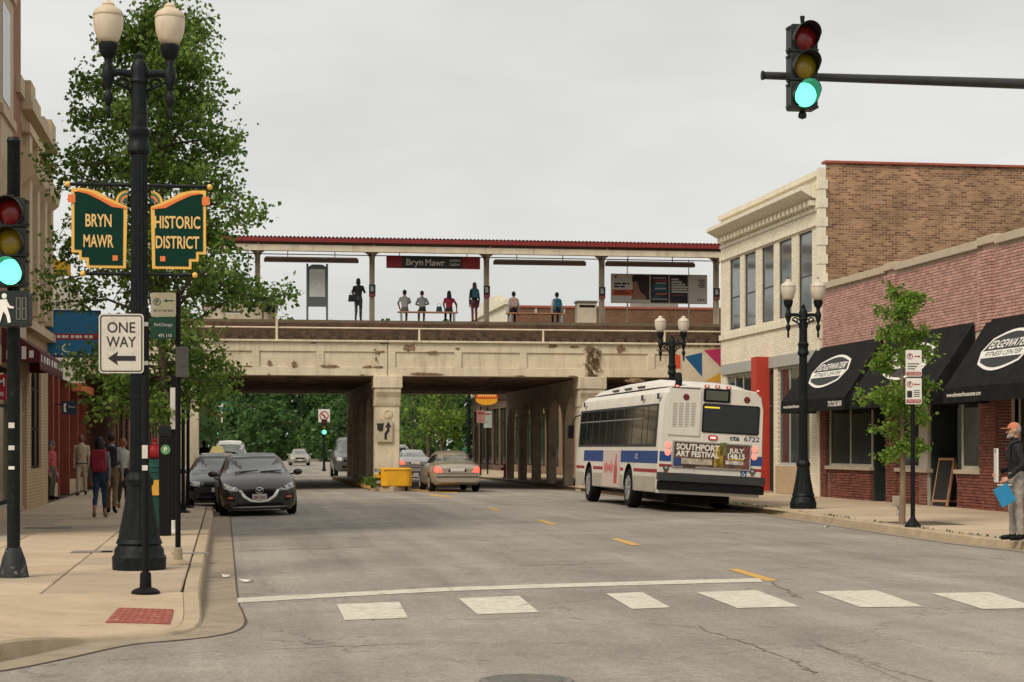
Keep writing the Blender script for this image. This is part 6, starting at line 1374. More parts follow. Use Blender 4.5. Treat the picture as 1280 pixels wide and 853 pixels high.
out = baked(shell, [('BOOLEAN', dict(operation='DIFFERENCE', object=co, solver='EXACT'))]); bpy.data.objects.remove(co)
out.polygons.foreach_set('use_smooth', [True] * len(out.polygons)); out.set_sharp_from_angle(angle=R(25)); body = put('body', out, None, bus)
# roof shroud
g = G(); pr2 = [(.28, 3.0), (.36, 3.16), (.55, 3.24), (BWD - .55, 3.24), (BWD - .36, 3.16), (BWD - .28, 3.0)]; vs = []
yy = [(.55, .15), (.95, .55), (2.6, 1.0), (6.2, 1.0), (9.2, .75), (10.2, .1)]
for y, k in yy: vs += [(x, y, 2.98 + (z - 2.98) * k) for x, z in pr2]
n = len(pr2); g.add(vs, [(i * n + j, i * n + j + 1, (i + 1) * n + j + 1, (i + 1) * n + j) for i in range(len(yy) - 1) for j in range(n - 1)] + [tuple(range(n))]); g.build('roof_shroud', m_bw, bus, 40)
G().tube([(.5, .5, 2.9), (.5, .45, 3.12), (.52, .62, 3.28)], .085, 12).build('exhaust_stack', m_blackm, bus, 50)
for k in range(3): G().box(.268 - .0, .3, 3.2 + k * 1.6, 4.0 + k * 1.6, 3.05, 3.09).build('shroud_vent', m_bg2, bus)
# side: stripes, windows, poster
def side(nm, y0, y1, z0, z1, mat, x=-.006, th=.012, par=None):
    lean = lambda z: .03 * max(0, (z - 1.4)) / 1.15
    return G().add([(x + lean(z0), y0, z0), (x + lean(z0), y1, z0), (x + lean(z1), y1, z1), (x + lean(z1), y0, z1), (x + th + lean(z0), y0, z0), (x + th + lean(z0), y1, z0), (x + th + lean(z1), y1, z1), (x + th + lean(z1), y0, z1)], [(0, 1, 2, 3), (4, 7, 6, 5), (0, 4, 5, 1), (1, 5, 6, 2), (2, 6, 7, 3), (3, 7, 4, 0)]).build(nm, mat, par or bus)
side('blue_stripe', .1, 4.3, 1.12, 1.42, m_blue); side('blue_stripe', 6.6, 9.4, 1.12, 1.42, m_blue)
side('red_stripe', .1, 2.68, .90, .98, m_bred); side('red_stripe', 3.95, 4.3, .90, .98, m_bred); side('red_stripe', 6.6, 7.95, .90, .98, m_bred); side('red_stripe', 9.25, 10.5, .90, .98, m_bred)
side('skirt', .25, 2.66, .44, .80, m_bs); side('skirt', 3.96, 7.96, .44, .80, m_bs); side('skirt', 9.25, 10.5, .44, .8, m_bs)
fr = side('window_band', .35, 10.35, 1.52, 2.56, m_bg2, -.008)
cuts = [.45, 1.35, 1.95, 3.1, 4.25, 5.35, 6.4, 7.4, 8.4, 9.25, 10.25]
for i, (a, b) in enumerate(zip(cuts, cuts[1:])):
    w = side('side_window', a + .05, b - .05, 1.58, 2.2 if i > 1 else 2.5, m_glass, -.013, .006)
    if i > 1: side('vent_window', a + .05, b - .05, 2.24, 2.5, m_glass, -.013, .006); side('window_rail', a + .03, b - .03, 2.205, 2.235, m_steel, -.012, .006, w)
m_post = M('bus_poster', (.58, .48, .44), .5, .05, 3); q = side('poster', 4.35, 6.55, .45, 1.42, m_post, -.016, .012)
G().tube([(-.019, 6.35 - k * .045, .95 + .13 * math.sin(k * 1.25) + (.1 if k % 7 == 0 else 0)) for k in range(29)], .014, 4).build('script_print', M('poster_pink', (.5, .12, .12), .5, .1, 4), q)
G().prism([(4.62, .55), (5.0, .55), (5.02, .95), (4.9, 1.1), (4.87, 1.32), (4.76, 1.32), (4.74, 1.1), (4.62, .95)], 'x', -.02, -.0165).build('bottle_print', M('poster_bottle', (.45, .09, .05), .5, .2, 4), q)
for y in (.25, 2.0, 9.6): G().box(-.012, -.001, y, y + .22, 2.66, 2.8).build('side_vent', m_bg2, bus)
text('6722', .3, .13, (-.012, 2.4, 1.28), bus, m_inkw, '-x')
# wheels
for x, sd_ in ((.16, -1), (BWD - .16, 1)):
    for y in (3.3, 8.6):
        wv = wheel(bus, x, y, .49, sd_, m_steel, .3, 8); wv.location.z = .49 - .02 + (x * math.tan(R(3.2)) if x > 1 else 0) - (.05 if x > 1 else .0)
# rear face
rx = lambda x: x / 257 - .0; rz_ = lambda x, y: 3.0 - (y - .063 * x - 40) / 257
def rear(nm, x0, x1, y0, y1, mat, pr=.01, r=.0, par=None, at=-.001):
    xm = (x0 + x1) / 2; a, b, c, d = rx(x0), rx(x1), rz_(xm, y1), rz_(xm, y0)
    g = G(); (g.rrect(a, b, c, d, at - pr, at, r) if r else g.box(a, b, at - pr, at, c, d)); return g.build(nm, mat, par or bus)
rear('blue_stripe', 4, 78, 450, 510, m_blue, .004); rear('blue_stripe', 578, 652, 487, 545, m_blue, .004)
rear('red_stripe', 4, 652, 545, 562, m_bred, .0055)
hp = rear('engine_hatch', 45, 245, 65, 352, m_bw, .025, .02)
for c_ in range(4):
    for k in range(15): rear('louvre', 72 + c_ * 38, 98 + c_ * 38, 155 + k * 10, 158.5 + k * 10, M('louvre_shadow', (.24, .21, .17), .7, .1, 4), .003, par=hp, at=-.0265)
rear('hatch_hinge', 60, 238, 60, 66, m_bg2, .032)
rear('destination_sign', 260, 427, 70, 152, m_blackm, .03, .03); rear('sign_glass', 275, 412, 82, 140, M('dull_display', (.08, .085, .06), .2, .1, 4), .004, at=-.032)
rw = rear('rear_window', 258, 620, 168, 346, m_rubber, .014, .05); rear('rear_pane', 268, 610, 177, 337, m_glass, .003, .045, rw, -.0155)
rear('interior_lamp', 270, 365, 179, 188, M('saloon_lamp', (.6, .45, .03), .5, .2, 5, emit=(1, .75, .05), es=.35), .002, 0, rw, -.019)
for x, y in ((90, 50), (278, 52), (345, 56), (415, 62), (600, 83)): rear('marker_lamp', x - 16, x + 16, y - 8, y + 8, m_lamp_dull, .02, .025); rear('marker_core', x - 7, x + 7, y - 4, y + 4, M('marker_lit', (.8, .3, .2), .4, .05, 4, emit=(1, .35, .28), es=.8), .003, at=-.022)
def disc(nm, x, y, r, mat, par=bus, at=-.001, th=.015):
    q = G().lathe([(r, 0), (r, th), (r * .7, th * 1.3), (0, th * 1.4)], 18).build(nm, mat, par, 50, loc=(rx(x), at, rz_(x, y))); q.rotation_euler = (R(90), 0, 0); return q
for x, y in ((150, 118), (535, 138)): disc('round_lamp', x, y, .075, M('dark_red_lens', (.14, .015, .02), .3, .2, 20), at=-.028 if x < 200 else -.001)
rear('brake_lamp', 302, 362, 354, 385, m_lamp_dull, .02, .05); rear('brake_core', 315, 350, 363, 376, M('brake_lit', (.8, .2, .2), .4, .05, 4, emit=(1, .35, .3), es=1.2), .003, .01, at=-.022)
for x, y in ((54, 412), (54, 457), (600, 444), (600, 490)): disc('tail_lamp', x, y, .075, M('bus_tail_lit', (.7, .2, .15), .4, .05, 4, emit=(1, .25, .2), es=.55))
for x, y in ((48, 550), (593, 578)): disc('reflector', x, y, .072, m_bg2); disc('reflector_core', x, y, .04, m_steel, at=-.024, th=.004)
for x, y in ((48, 573), (593, 604)): rear('small_reflector', x - 14, x + 14, y - 3, y + 3, m_lamp_dull, .006)
text('cta', .24, .11, (rx(470), -.006, rz_(484, 375)), bus, M('bus_navy', (.03, .05, .1), .5, .05, 4), bold=.03); text('6722', .38, .125, (rx(578), -.006, rz_(597, 381)), bus, MATS['bus_navy'], bold=.01)
ad = rear('advert_panel', 82, 578, 398, 560, m_steel, .03); 
m_ad = M('advert_print', (.10, .05, .035), .5, .6, 5)
rear('advert_print', 92, 568, 406, 552, m_ad, .003, par=ad, at=-.0315)
for (x0, x1, y0, y1, c_) in ((92, 140, 490, 540, (.02, .05, .14)), (140, 335, 496, 532, (.42, .36, .27)), (345, 400, 420, 552, (.35, .22, .03)), (380, 420, 400, 480, (.12, .14, .04)), (360, 395, 505, 550, (.45, .36, .04)), (418, 540, 512, 536, (.48, .44, .38)), (530, 566, 430, 550, (.16, .05, .045)), (435, 540, 500, 508, (.55, .4, .02)), (150, 230, 530, 550, (.05, .03, .02))):
    rear('advert_block', x0, x1, y0 - .0, y1, M('ad_block_%d_%d' % (x0, y0), c_, .5, .5, 9), .002, par=ad, at=-.0355)
for s_, x, y, w, h in (('SOUTHPORT', 240, 428, 1.05, .15), ('ART FESTIVAL', 240, 470, 1.05, .14), ('JULY', 484, 455, .37, .14), ('14&15', 484, 485, .42, .13)): text(s_, w, h, (rx(x), -.0385, rz_(x, y)), ad, m_inkw, bold=.035)
text('New Medley Project', .62, .06, (rx(235), -.0385, rz_(235, 512)), ad, m_ink, bold=.0) if False else None
rear('rear_plate', 140, 222, 562, 586, m_plate, .008); 
q = rear('access_badge', 518, 556, 573, 614, M('access_blue', (.02, .09, .25), .5, .05, 4), .005)
g = G(); cx, cz = rx(537), rz_(537, 594); g.tube([(cx + .04 * math.cos(R(a)) - .005, -.009, cz - .015 + .04 * math.sin(R(a))) for a in range(150, 400, 25)], .008, 5); g.tube([(cx - .01, -.009, cz + .06), (cx - .008, -.009, cz + .01), (cx + .03, -.009, cz + .005), (cx + .045, -.009, cz - .04)], .008, 5); g.build('wheelchair_mark', m_inkw, q)
rear('bumper', -8, 668, 596, 645, m_bg2, .16, .02); rear('bumper_low', -4, 664, 648, 704, m_blackm, .12, .02)
G().box(.5, BWD - .5, 1.0, 4.2, .22, .418).build('engine_sump', m_blackm, bus); G().box(.35, BWD - .35, 4.4, 10.2, .3, .418).build('underframe', m_blackm, bus)
# mirror on the front left
q = G().box(-.32, -.14, BLN - .4, BLN - .28, 1.75, 2.15).build('mirror', m_blackm, bus, bevel=.03); G().tube([(-.2, BLN - .34, 2.15), (-.1, BLN - .3, 2.4), (.05, BLN - .3, 2.45)], .02, 6).build('mirror_arm', m_blackm, q)
# ------------------------------------------------------------------ people
def capsule(g, a, b, ra, rb, n=10):
    a, b = Vector(a), Vector(b); d = b - a
    d = d.normalized() if d.length > 1e-5 else Vector((0, 0, 1))
    pts = [a - d * ra * .95, a - d * ra * .6, a, a.lerp(b, .5), b, b + d * rb * .6, b + d * rb * .95]; rs = [ra * .25, ra * .8, ra, (ra + rb) / 2, rb, rb * .8, rb * .25]
    g.tube(pts, rs, n)
FOLD = bpy.data.textures.new('folds', 'CLOUDS'); FOLD.noise_scale = .085; FOLD.noise_depth = 2
def fuse(g, voxel, smooth=4, folds=0):
    me = g.mesh('blob'); md = [('REMESH', dict(mode='VOXEL', voxel_size=voxel)), ('SMOOTH', dict(factor=.5, iterations=smooth))]
    if folds: md.append(('DISPLACE', dict(texture=FOLD, strength=folds, mid_level=.5)))
    return baked(me, md)
CLOTH = {}
def cl(name, col, rough=.85): return M('cloth_' + name, col, rough, .18, 14, .25, 40)
SKIN = {'light': M('skin_light', (.48, .27, .19), .5, .06, 10), 'tan': M('skin_tan', (.33, .17, .11), .5, .06, 10), 'brown': M('skin_brown', (.16, .075, .045), .5, .06, 10)}
HAIR = {'black': M('hair_black', (.012, .01, .009), .6, .3, 30, .4, 60), 'brown': M('hair_brown', (.06, .03, .016), .6, .3, 30, .4, 60), 'red': M('hair_auburn', (.22, .085, .03), .6, .3, 30, .4, 60), 'grey': M('hair_grey', (.3, .27, .24), .7, .2, 30, .4, 60)}
def person(label, loc, rz, H, pose='stand', skin='light', top=None, bot=None, shoe=None, hair='black', hairlen=0, sleeve='long', short_leg=False, stride=.0, arms=None, voxel=.012, lean=0.0, headdown=0.0, group='people', collar=None, slim=1.0, cap=None, beard=False, seat=.45, belt=None):
    o = thing('person', label, 'person', loc, rz, group); h = H; J = {}
    yo = 0
    if pose == 'sit': hz = seat + .09; sp = Vector((0, 0, hz - .52 * h))
    else: hz = .52 * h; sp = Vector((0, 0, 0))
    sh = Vector((0, lean, 0))
    def up(z, f): return Vector((0, lean * f, z * h)) + sp
    pel, wai, che, shl, nek, hed = up(.50, 0), up(.60, .2), up(.72, .6), up(.80, .85), up(.845, 1.0), up(.925, 1.1 + headdown)
    prims = []   # a, b, ra, rb, mat
    g = G(); k = h / 1.75 * slim
    ring = [(pel - Vector((0, 0, .035 * h)), .10, .13), (pel + Vector((0, 0, .01)), .115, .165), (wai, .098, .138), (che, .115, .165), (shl - Vector((0, 0, .005 * h)), .10, .175), (shl + Vector((0, 0, .02 * h)), .075, .12), (nek, .055, .06)]
    g.tube([r[0] for r in ring], [(r[1] * k, r[2] * k) for r in ring], 16)
    prims += [(pel, wai, .12 * k, .12 * k, 'top'), (wai, che, .13 * k, .14 * k, 'top'), (che, shl, .14 * k, .13 * k, 'top'), (pel - Vector((0, 0, .03 * h)), pel + Vector((0, 0, .028 * h)), .15 * k, .155 * k, 'bot')]
    capsule(g, nek, hed - Vector((0, 0, .03)), .055 * k, .052 * k); prims.append((nek + Vector((0, 0, .01)), hed, .05, .05, 'skin'))
    g.ball(hed, (.076, .094, .112), 16, 12); capsule(g, hed + Vector((0, .03, -.06)), hed + Vector((0, .055, -.085)), .048, .03); prims.append((hed, hed + Vector((0, .0, -.02)), .1, .1, 'skin'))
    capsule(g, hed + Vector((0, .088, -.0)), hed + Vector((0, .112, -.03)), .011, .016, 8)
    for s_ in (-1, 1): capsule(g, hed + Vector((s_ * .076, -.005, .015)), hed + Vector((s_ * .078, .0, -.02)), .018, .014, 8)
    for i, s_ in enumerate((-1, 1)):
        hip = pel + Vector((s_ * .082 * k, 0, -.01))
        if pose == 'sit':
            kn = Vector((s_ * .11, .43, seat + .05)); an = Vector((s_ * .10, .40 + stride * s_, .075)); toe = an + Vector((0, .15, -.035))
        else:
            f = stride * s_; kn = Vector((s_ * .085 * k, f * .55 + .02, .285 * h)); an = Vector((s_ * .085 * k, f - (.1 if f < -.05 else 0), .05 * h + (.05 if f < -.05 else 0))); toe = an + Vector((s_ * .02, .15, -.04 - (.04 if f < -.05 else 0)))
        capsule(g, hip, kn, .092 * k, .062 * k); capsule(g, kn, kn.lerp(an, .35) + Vector((0, -.015, 0)), .06 * k, .06 * k); capsule(g, kn.lerp(an, .35) + Vector((0, -.015, 0)), an, .06 * k, .043 * k)
        capsule(g, an + Vector((0, -.03, -.02)), toe, .042, .036)
        prims += [(hip, kn, .09 * k, .065 * k, 'bot'), (kn, an.lerp(kn, .12), .062 * k, .045 * k, 'skin' if short_leg == 'knee' else 'bot'), (an + Vector((0, -.03, -.01)), toe, .05, .045, 'shoe')]
        if short_leg == 'crop': prims[-2] = (kn, an.lerp(kn, .45), .062 * k, .05 * k, 'bot'); prims.append((an.lerp(kn, .2), an.lerp(kn, .1), .045, .045, 'skin'))
        so = shl + Vector((s_ * .165 * k, 0, -.012 * h))
        if arms: el, wr_ = arms[i]; el, wr_ = Vector(el) + sp, Vector(wr_) + sp
        else:
            sw_ = -stride * s_ * .45; el = so + Vector((s_ * .05, sw_ * .4 - .02, -.185 * h)); wr_ = el + Vector((-s_ * .005, .06 + sw_ * .7, -.145 * h))
        capsule(g, so, el, .058 * k, .045 * k); capsule(g, el, wr_, .044 * k, .03 * k)
        prims += [(so, el, .056 * k, .046 * k, 'top'), (el, wr_, .045 * k, .033 * k, 'top' if sleeve == 'long' else 'skin')]
        d = (wr_ - el).normalized(); palm = wr_ + d * .075; sid = d.cross(Vector((s_, 0, 0))); sid = sid.normalized() if sid.length > .1 else Vector((0, 1, 0))
        capsule(g, wr_ + d * .01, palm, .03, .034, 8)
        for q, (ln, of) in enumerate(((.062, .03), (.072, .011), (.068, -.009), (.054, -.028))):
            b0 = palm + sid * of; b1 = b0 + d * ln * .6 + Vector((-s_ * .012, 0, 0)); b2 = b1 + d * ln * .5 + Vector((-s_ * .025, 0, 0)); capsule(g, b0, b1, .0105, .01, 6); capsule(g, b1, b2, .01, .008, 6)
        tb = wr_ + d * .03 + sid * .03; t1 = tb + d * .035 + sid * .022; capsule(g, tb, t1, .013, .011, 6); capsule(g, t1, t1 + d * .03 + Vector((-s_ * .008, 0, 0)), .011, .009, 6)
        prims.append((wr_ + d * .03, palm + d * .1, .035, .02, 'skin'))
    me = fuse(g, voxel, folds=.028)
    mats = {'skin': SKIN[skin], 'top': top, 'bot': bot, 'shoe': shoe or m_blackm}; names = list(mats)
    for nme in names: me.materials.append(mats[nme])
    nf = len(me.polygons); ce = np.empty(nf * 3, dtype=np.float32); me.polygons.foreach_get('center', ce); ce = ce.reshape(-1, 3); best = np.full(nf, 1e9); idx = np.zeros(nf, dtype=np.int32)
    for (a, b, ra, rb, mt) in prims:
        a = np.array(a); b = np.array(b); ab = b - a; t = np.clip(((ce - a) @ ab) / max(1e-9, ab @ ab), 0, 1); dist = np.linalg.norm(ce - (a + t[:, None] * ab), axis=1) - (ra + (rb - ra) * t)
        m_ = dist < best; best[m_] = dist[m_]; idx[m_] = names.index(mt)
    hb = (hed.z + nek.z) / 2 - .035; idx[(ce[:, 2] > hb) & (np.abs(ce[:, 0]) < .12)] = 0
    me.polygons.foreach_set('material_index', idx); me.polygons.foreach_set('use_smooth', [True] * nf)
    put('body', me, None, o)
    if hair:
        hg = G(); hg.ball(hed + Vector((0, -.022, .022)), (.086, .092, .106), 14, 10)
        if hairlen: capsule(hg, hed + Vector((0, -.05, -.0)), hed + Vector((0, -.075, -hairlen)), .085, .055); capsule(hg, hed + Vector((.04, -.04, -.02)), hed + Vector((.07, -.05, -hairlen * .9)), .05, .035); capsule(hg, hed + Vector((-.04, -.04, -.02)), hed + Vector((-.07, -.05, -hairlen * .9)), .05, .035)
        put('hair', fuse(hg, .012, 3), HAIR[hair], o)
    if beard:
        bg_ = G(); capsule(bg_, hed + Vector((-.045, .03, -.075)), hed + Vector((0, .075, -.095)), .035, .035); capsule(bg_, hed + Vector((.045, .03, -.075)), hed + Vector((0, .075, -.095)), .035, .035); put('beard', fuse(bg_, .01, 3), HAIR['grey'], o)
    for s_ in (-1, 1):
        G().ball(hed + Vector((s_ * .03, .083, .008)), (.012, .008, .007), 8, 6).build('eye', m_ink, o)
    if cap:
        cg = G(); vs = []
        for i in range(5):
            th = math.pi / 2 * i / 4
            for j in range(16): q = 2 * math.pi * j / 16; vs.append((.088 * math.cos(th) * math.cos(q), -.005 + .106 * math.cos(th) * math.sin(q), .03 + .1 * math.sin(th)))
        cg.add([tuple(hed + Vector(v)) for v in vs], [(i * 16 + j, i * 16 + (j + 1) % 16, (i + 1) * 16 + (j + 1) % 16, (i + 1) * 16 + j) for i in range(4) for j in range(16)]); c_ = cg.build('cap', cap, o, 60)
        G().prism([(.075 * math.cos(R(a)), .07 + .125 * math.sin(R(a))) for a in range(0, 181, 20)], 'z', 0, .012).build('cap_peak', cap, c_, loc=tuple(hed + Vector((0, .0, .03))))
    if belt: G().tube([pel + Vector((.135 * k * math.cos(q * math.pi / 10) * 1.18, .118 * k * math.sin(q * math.pi / 10) * 1.05, .03 * h)) for q in range(21)], .012, 5).build('belt', belt, o)
    if collar: pass
    return o, dict(hed=hed, shl=shl, che=che, pel=pel)
def backpack(label, owner, J, mat, w=.3, h=.44, name='backpack', dpt=.17):
    m = owner.matrix_world if False else Matrix.Translation(owner.location) @ Matrix.Rotation(owner.rotation_euler.z, 4, 'Z')
    c = m @ (J['che'] + Vector((0, -.115 - dpt / 2, -.03))); o = thing(name, label, 'backpack', c, owner.rotation_euler.z, 'backpacks')
    g = G(); g.prism(rr(-w / 2, w / 2, -h / 2, h / 2, .1, 5), 'y', -dpt / 2, dpt / 2); q = g.build('pack', mat, o, 40, bevel=.03); G().prism(rr(-w * .38, w * .38, -h * .42, h * .02, .05, 4), 'y', -dpt / 2 - .06, -dpt / 2 - .001).build('pocket', mat, o, 40, bevel=.02)
    for s_ in (-1, 1): G().tube([(s_ * .1, dpt / 2 - .01, h * .42), (s_ * .11, dpt / 2 + .09, h * .56), (s_ * .12, dpt / 2 + .235, h * .42), (s_ * .13, dpt / 2 + .235, -.03), (s_ * .15, dpt / 2 + .02, -h * .38)], [(.028, .007)] * 5, 6).build('strap', mat, o, 50)
    return o
def foot_at(px, d): p = P(px, 560, d); p.z = ZW; return p
c_grey, c_white, c_khaki = cl('grey', (.16, .16, .165)), cl('offwhite', (.48, .45, .40)), cl('khaki', (.36, .28, .18))
c_denim, c_black, c_red = cl('denim', (.02, .035, .075)), cl('black', (.013, .013, .014)), cl('red', (.23, .015, .03))
c_brown, c_beige, c_ltgrey = cl('olive_brown', (.15, .095, .045)), cl('beige', (.47, .37, .25)), cl('light_grey', (.30, .29, .28))
c_teal, c_salmon, c_plum = cl('teal', (.015, .06, .085)), cl('salmon', (.50, .10, .09)), cl('plum', (.10, .03, .04))
sh_tan = cl('tan_shoe', (.22, .12, .07)); grp = 'people on the left footway'
a, J = person('person with long dark hair, grey top and cropped jeans walking away', foot_at(125, 37.4), R(-4), 1.66, 'walk', 'tan', c_grey, c_denim, sh_tan, 'black', .16, stride=.17, short_leg='crop', group=grp, slim=.93); backpack('dark red backpack on the person in cropped jeans', a, J, c_red, .31, .46)
a, J = person('person in pale grey shirt and olive trousers walking away beside the red backpack', foot_at(139.5, 39.8), R(-3), 1.76, 'walk', 'tan', c_ltgrey, c_brown, m_blackm, 'black', 0, stride=-.16, group=grp); backpack('black backpack on the person in the pale grey shirt', a, J, c_black, .28, .46)
a, J = person('person with auburn hair, white top and black trousers walking away', foot_at(154, 43), R(-3), 1.66, 'walk', 'light', c_white, c_black, sh_tan, 'red', 0, stride=.12, sleeve='long', group=grp, slim=.92)
a, J = person('bald person in beige shirt and khaki trousers walking toward the camera', foot_at(102, 54.5), R(176), 1.84, 'walk', 'brown', c_beige, cl('khaki_pale', (.45, .37, .27)), m_blackm, None, stride=.10, group=grp, beard=False, belt=m_blackm)
a, J = person('person in salmon vest and cap standing by the red columns', foot_at(64.5, 51), R(-115), 1.62, 'stand', 'light', c_salmon, cl('moss', (.11, .10, .07)), m_blackm, 'grey', group=grp, cap=cl('grey_cap', (.14, .13, .12)))
a, J = person('person in dark clothes standing near the far left kerb', foot_at(255, 78), R(10), 1.75, 'stand', 'tan', c_black, c_black, None, 'brown', group=grp, voxel=.016)
# person on the right footway
rp = GP(1271, 677, ZW); rp.z = ZW
a, J = person('person in orange cap and black jacket looking down on the right footway', rp, R(78), 1.83, 'walk', 'light', c_black, cl('stone_grey', (.30, .27, .235)), m_blackm, 'grey', stride=.04, headdown=.45, lean=.03, slim=1.1, cap=cl('orange_cap', (.52, .17, .09)), beard=True, voxel=.009, group='people on the right footway',
              arms=[((-.27, -.04, 1.17), (-.24, .17, .98)), ((.25, -.04, 1.17), (.2, .2, 1.06))])
mw_ = Matrix.Translation(a.location) @ Matrix.Rotation(a.rotation_euler.z, 4, 'Z')
c_ = mw_ @ Vector((-.24, .24, .72)); o = thing('blue_folder', 'bright blue folder held by the person in the orange cap', 'folder', c_, R(-10)); q = G().box(-.12, .12, -.015, .015, -.16, .14).build('cover', M('folder_blue', (.02, .22, .42), .5, .1, 4), o, bevel=.004); G().box(-.11, .11, -.010, .010, .141, .155).build('paper_edge', m_inkw, o); q.rotation_euler = (0, R(-28), 0)
c_ = mw_ @ Vector((.1, .29, 1.16)); o = thing('white_board', 'white flat board held edge on before the person in black', 'board', c_, R(-14)); G().box(-.012, .012, -.14, .14, -.26, .26).build('sheet', m_white, o, bevel=.003)
G().box(-.016, -.0121, -.06, .06, .2, .25).build('clip', m_steel, o)
backpack('black backpack on the person in the orange cap', a, J, cl('charcoal', (.025, .025, .028)), .3, .46)
G().box(-.025, .025, .0, .004, -.012, .012).build('chest_badge', c_salmon, a, loc=(-.08, .17, 1.42))
# people on the platform, backs to the street
def plat_at(px, ds=1.0): s = SP + ds; return Vector((TS(px, s), s, ZP))
gp2 = 'people waiting on the platform'
a, J = person('standing person in dark clothes beside the first canopy post', plat_at(448, .7), R(-12), 1.78, 'stand', 'light', c_black, cl('slate', (.03, .035, .045)), None, 'black', .1, sleeve='short', voxel=.016, group=gp2, stride=.06, arms=[((-.24, .0, 1.18), (-.2, .12, 1.0)), ((.26, .04, 1.18), (.16, .2, 1.28))])
c_ = plat_at(440, .65) + Vector((0, 0, .95)); o = thing('shoulder_bag', 'dark shoulder bag hanging at the left side of the standing person', 'bag', c_, 0); G().prism([(-.16, -.15), (.16, -.15), (.13, .13), (-.13, .13)], 'y', -.05, .05).build('bag_body', c_black, o, bevel=.02); G().tube([(-.1, 0, .12), (.08, 0, .48), (.1, 0, .12)], .012, 5).build('strap', c_black, o)
S_ = lambda px: plat_at(px, .95)
person('seated person in light grey shirt with black strap, left on the bench', S_(506), 0, 1.72, 'sit', 'tan', c_ltgrey, cl('shorts', (.10, .09, .08)), None, 'black', short_leg='knee', sleeve='short', voxel=.016, group=gp2, seat=.44, lean=.07, arms=[((-.28, -.02, 1.16), (-.2, .2, .98)), ((.24, .1, 1.2), (.08, .28, 1.12))])
person('seated person in grey hooded top in the middle of the bench', S_(528), 0, 1.66, 'sit', 'tan', cl('hood_grey', (.24, .235, .23)), c_black, None, 'brown', voxel=.016, group=gp2, seat=.44, short_leg='knee', lean=.12, headdown=.3, arms=[((-.25, .12, 1.1), (-.08, .3, 1.05)), ((.27, .1, 1.12), (.1, .3, 1.08))])
person('seated person with long dark hair and red top, right on the bench', S_(561.5), 0, 1.68, 'sit', 'brown', c_red, c_black, None, 'black', .2, sleeve='short', voxel=.016, group=gp2, seat=.44, lean=.05, arms=[((-.24, .0, 1.12), (-.16, .22, .95)), ((.3, -.02, 1.1), (.32, .1, .9))])
c_ = S_(549) + Vector((0, 0, .45)); o = thing('handbag', 'small dark blue handbag on the bench between two seated people', 'bag', c_); G().prism([(-.13, 0), (.13, 0), (.1, .22), (-.1, .22)], 'y', -.06, .06).build('bag_body', c_teal, o, bevel=.02); G().tube([(-.07, 0, .22), (-.05, 0, .34), (.05, 0, .34), (.07, 0, .22)], .01, 5).build('handle', c_teal, o)
a, J = person('standing person with long auburn hair in dark top and plum leggings', plat_at(593, .8), R(6), 1.68, 'stand', 'light', c_black, c_plum, None, 'brown', .2, voxel=.016, group=gp2, slim=.95); backpack('dark teal backpack on the standing person with long hair', a, J, c_teal, .28, .42)
a, J = person('seated person with patterned red and white pack by the cabinet bench', S_(642), 0, 1.68, 'sit', 'tan', c_white, c_black, None, 'black', voxel=.016, group=gp2, seat=.44); backpack('red and white patterned backpack on the seated person', a, J, M('pack_pattern', (.40, .26, .22), .8, .7, 14), .3, .4)
a, J = person('seated person in pale shirt with blue backpack near the cream cabinet', S_(696), 0, 1.66, 'sit', 'tan', c_white, c_denim, None, 'black', voxel=.016, group=gp2, seat=.44); backpack('blue backpack on the seated person near the cream cabinet', a, J, cl('blue_pack', (.015, .10, .16)), .28, .4)
person('person in green shirt standing far off by the right shops', Vector((P(582, 560, 100).x, P(582, 560, 100).y, ZW)), R(30), 1.72, 'stand', 'tan', cl('green', (.02, .16, .07)), c_black, None, 'black', voxel=.018, group='people on the right footway')

# ------------------------------------------------------------------ trees
def leafmat(name, c1, c2, tr=.35):
    m = bpy.data.materials.new(name); m.use_nodes = True; n = m.node_tree.nodes; l = m.node_tree.links; b = n['Principled BSDF']; out = n['Material Output']
    ge = n.new('ShaderNodeNewGeometry'); cr_ = n.new('ShaderNodeValToRGB'); cr_.color_ramp.elements[0].color = (*c1, 1); cr_.color_ramp.elements[1].color = (*c2, 1); cr_.color_ramp.elements[0].position = .1; cr_.color_ramp.elements[1].position = .95
    l.new(ge.outputs['Random Per Island'], cr_.inputs[0]); l.new(cr_.outputs[0], b.inputs['Base Color']); b.inputs['Roughness'].default_value = .55; b.inputs['Specular IOR Level'].default_value = .3
    tl_ = n.new('ShaderNodeBsdfTranslucent'); hs = n.new('ShaderNodeHueSaturation'); hs.inputs['Value'].default_value = 1.5; l.new(cr_.outputs[0], hs.inputs['Color']); l.new(hs.outputs[0], tl_.inputs[0])
    mx_ = n.new('ShaderNodeMixShader'); mx_.inputs[0].default_value = tr; l.new(b.outputs[0], mx_.inputs[1]); l.new(tl_.outputs[0], mx_.inputs[2]); l.new(mx_.outputs[0], out.inputs[0]); MATS[name] = m; return m
lf_dark = leafmat('leaf_dark', (.045, .10, .015), (.20, .295, .06), .5); lf_mid = leafmat('leaf_fresh', (.07, .15, .015), (.22, .33, .05), .42); lf_far = leafmat('leaf_far', (.026, .074, .022), (.105, .20, .05), .4); lf_yel = leafmat('leaf_olive', (.05, .085, .02), (.15, .19, .05))
m_bark = M('bark', (.10, .075, .055), .95, .35, 8, .8, 25, stretch=(1, 1, .25)); m_bark2 = M('bark_young', (.22, .16, .11), .9, .25, 10, .5, 30, stretch=(1, 1, .3))
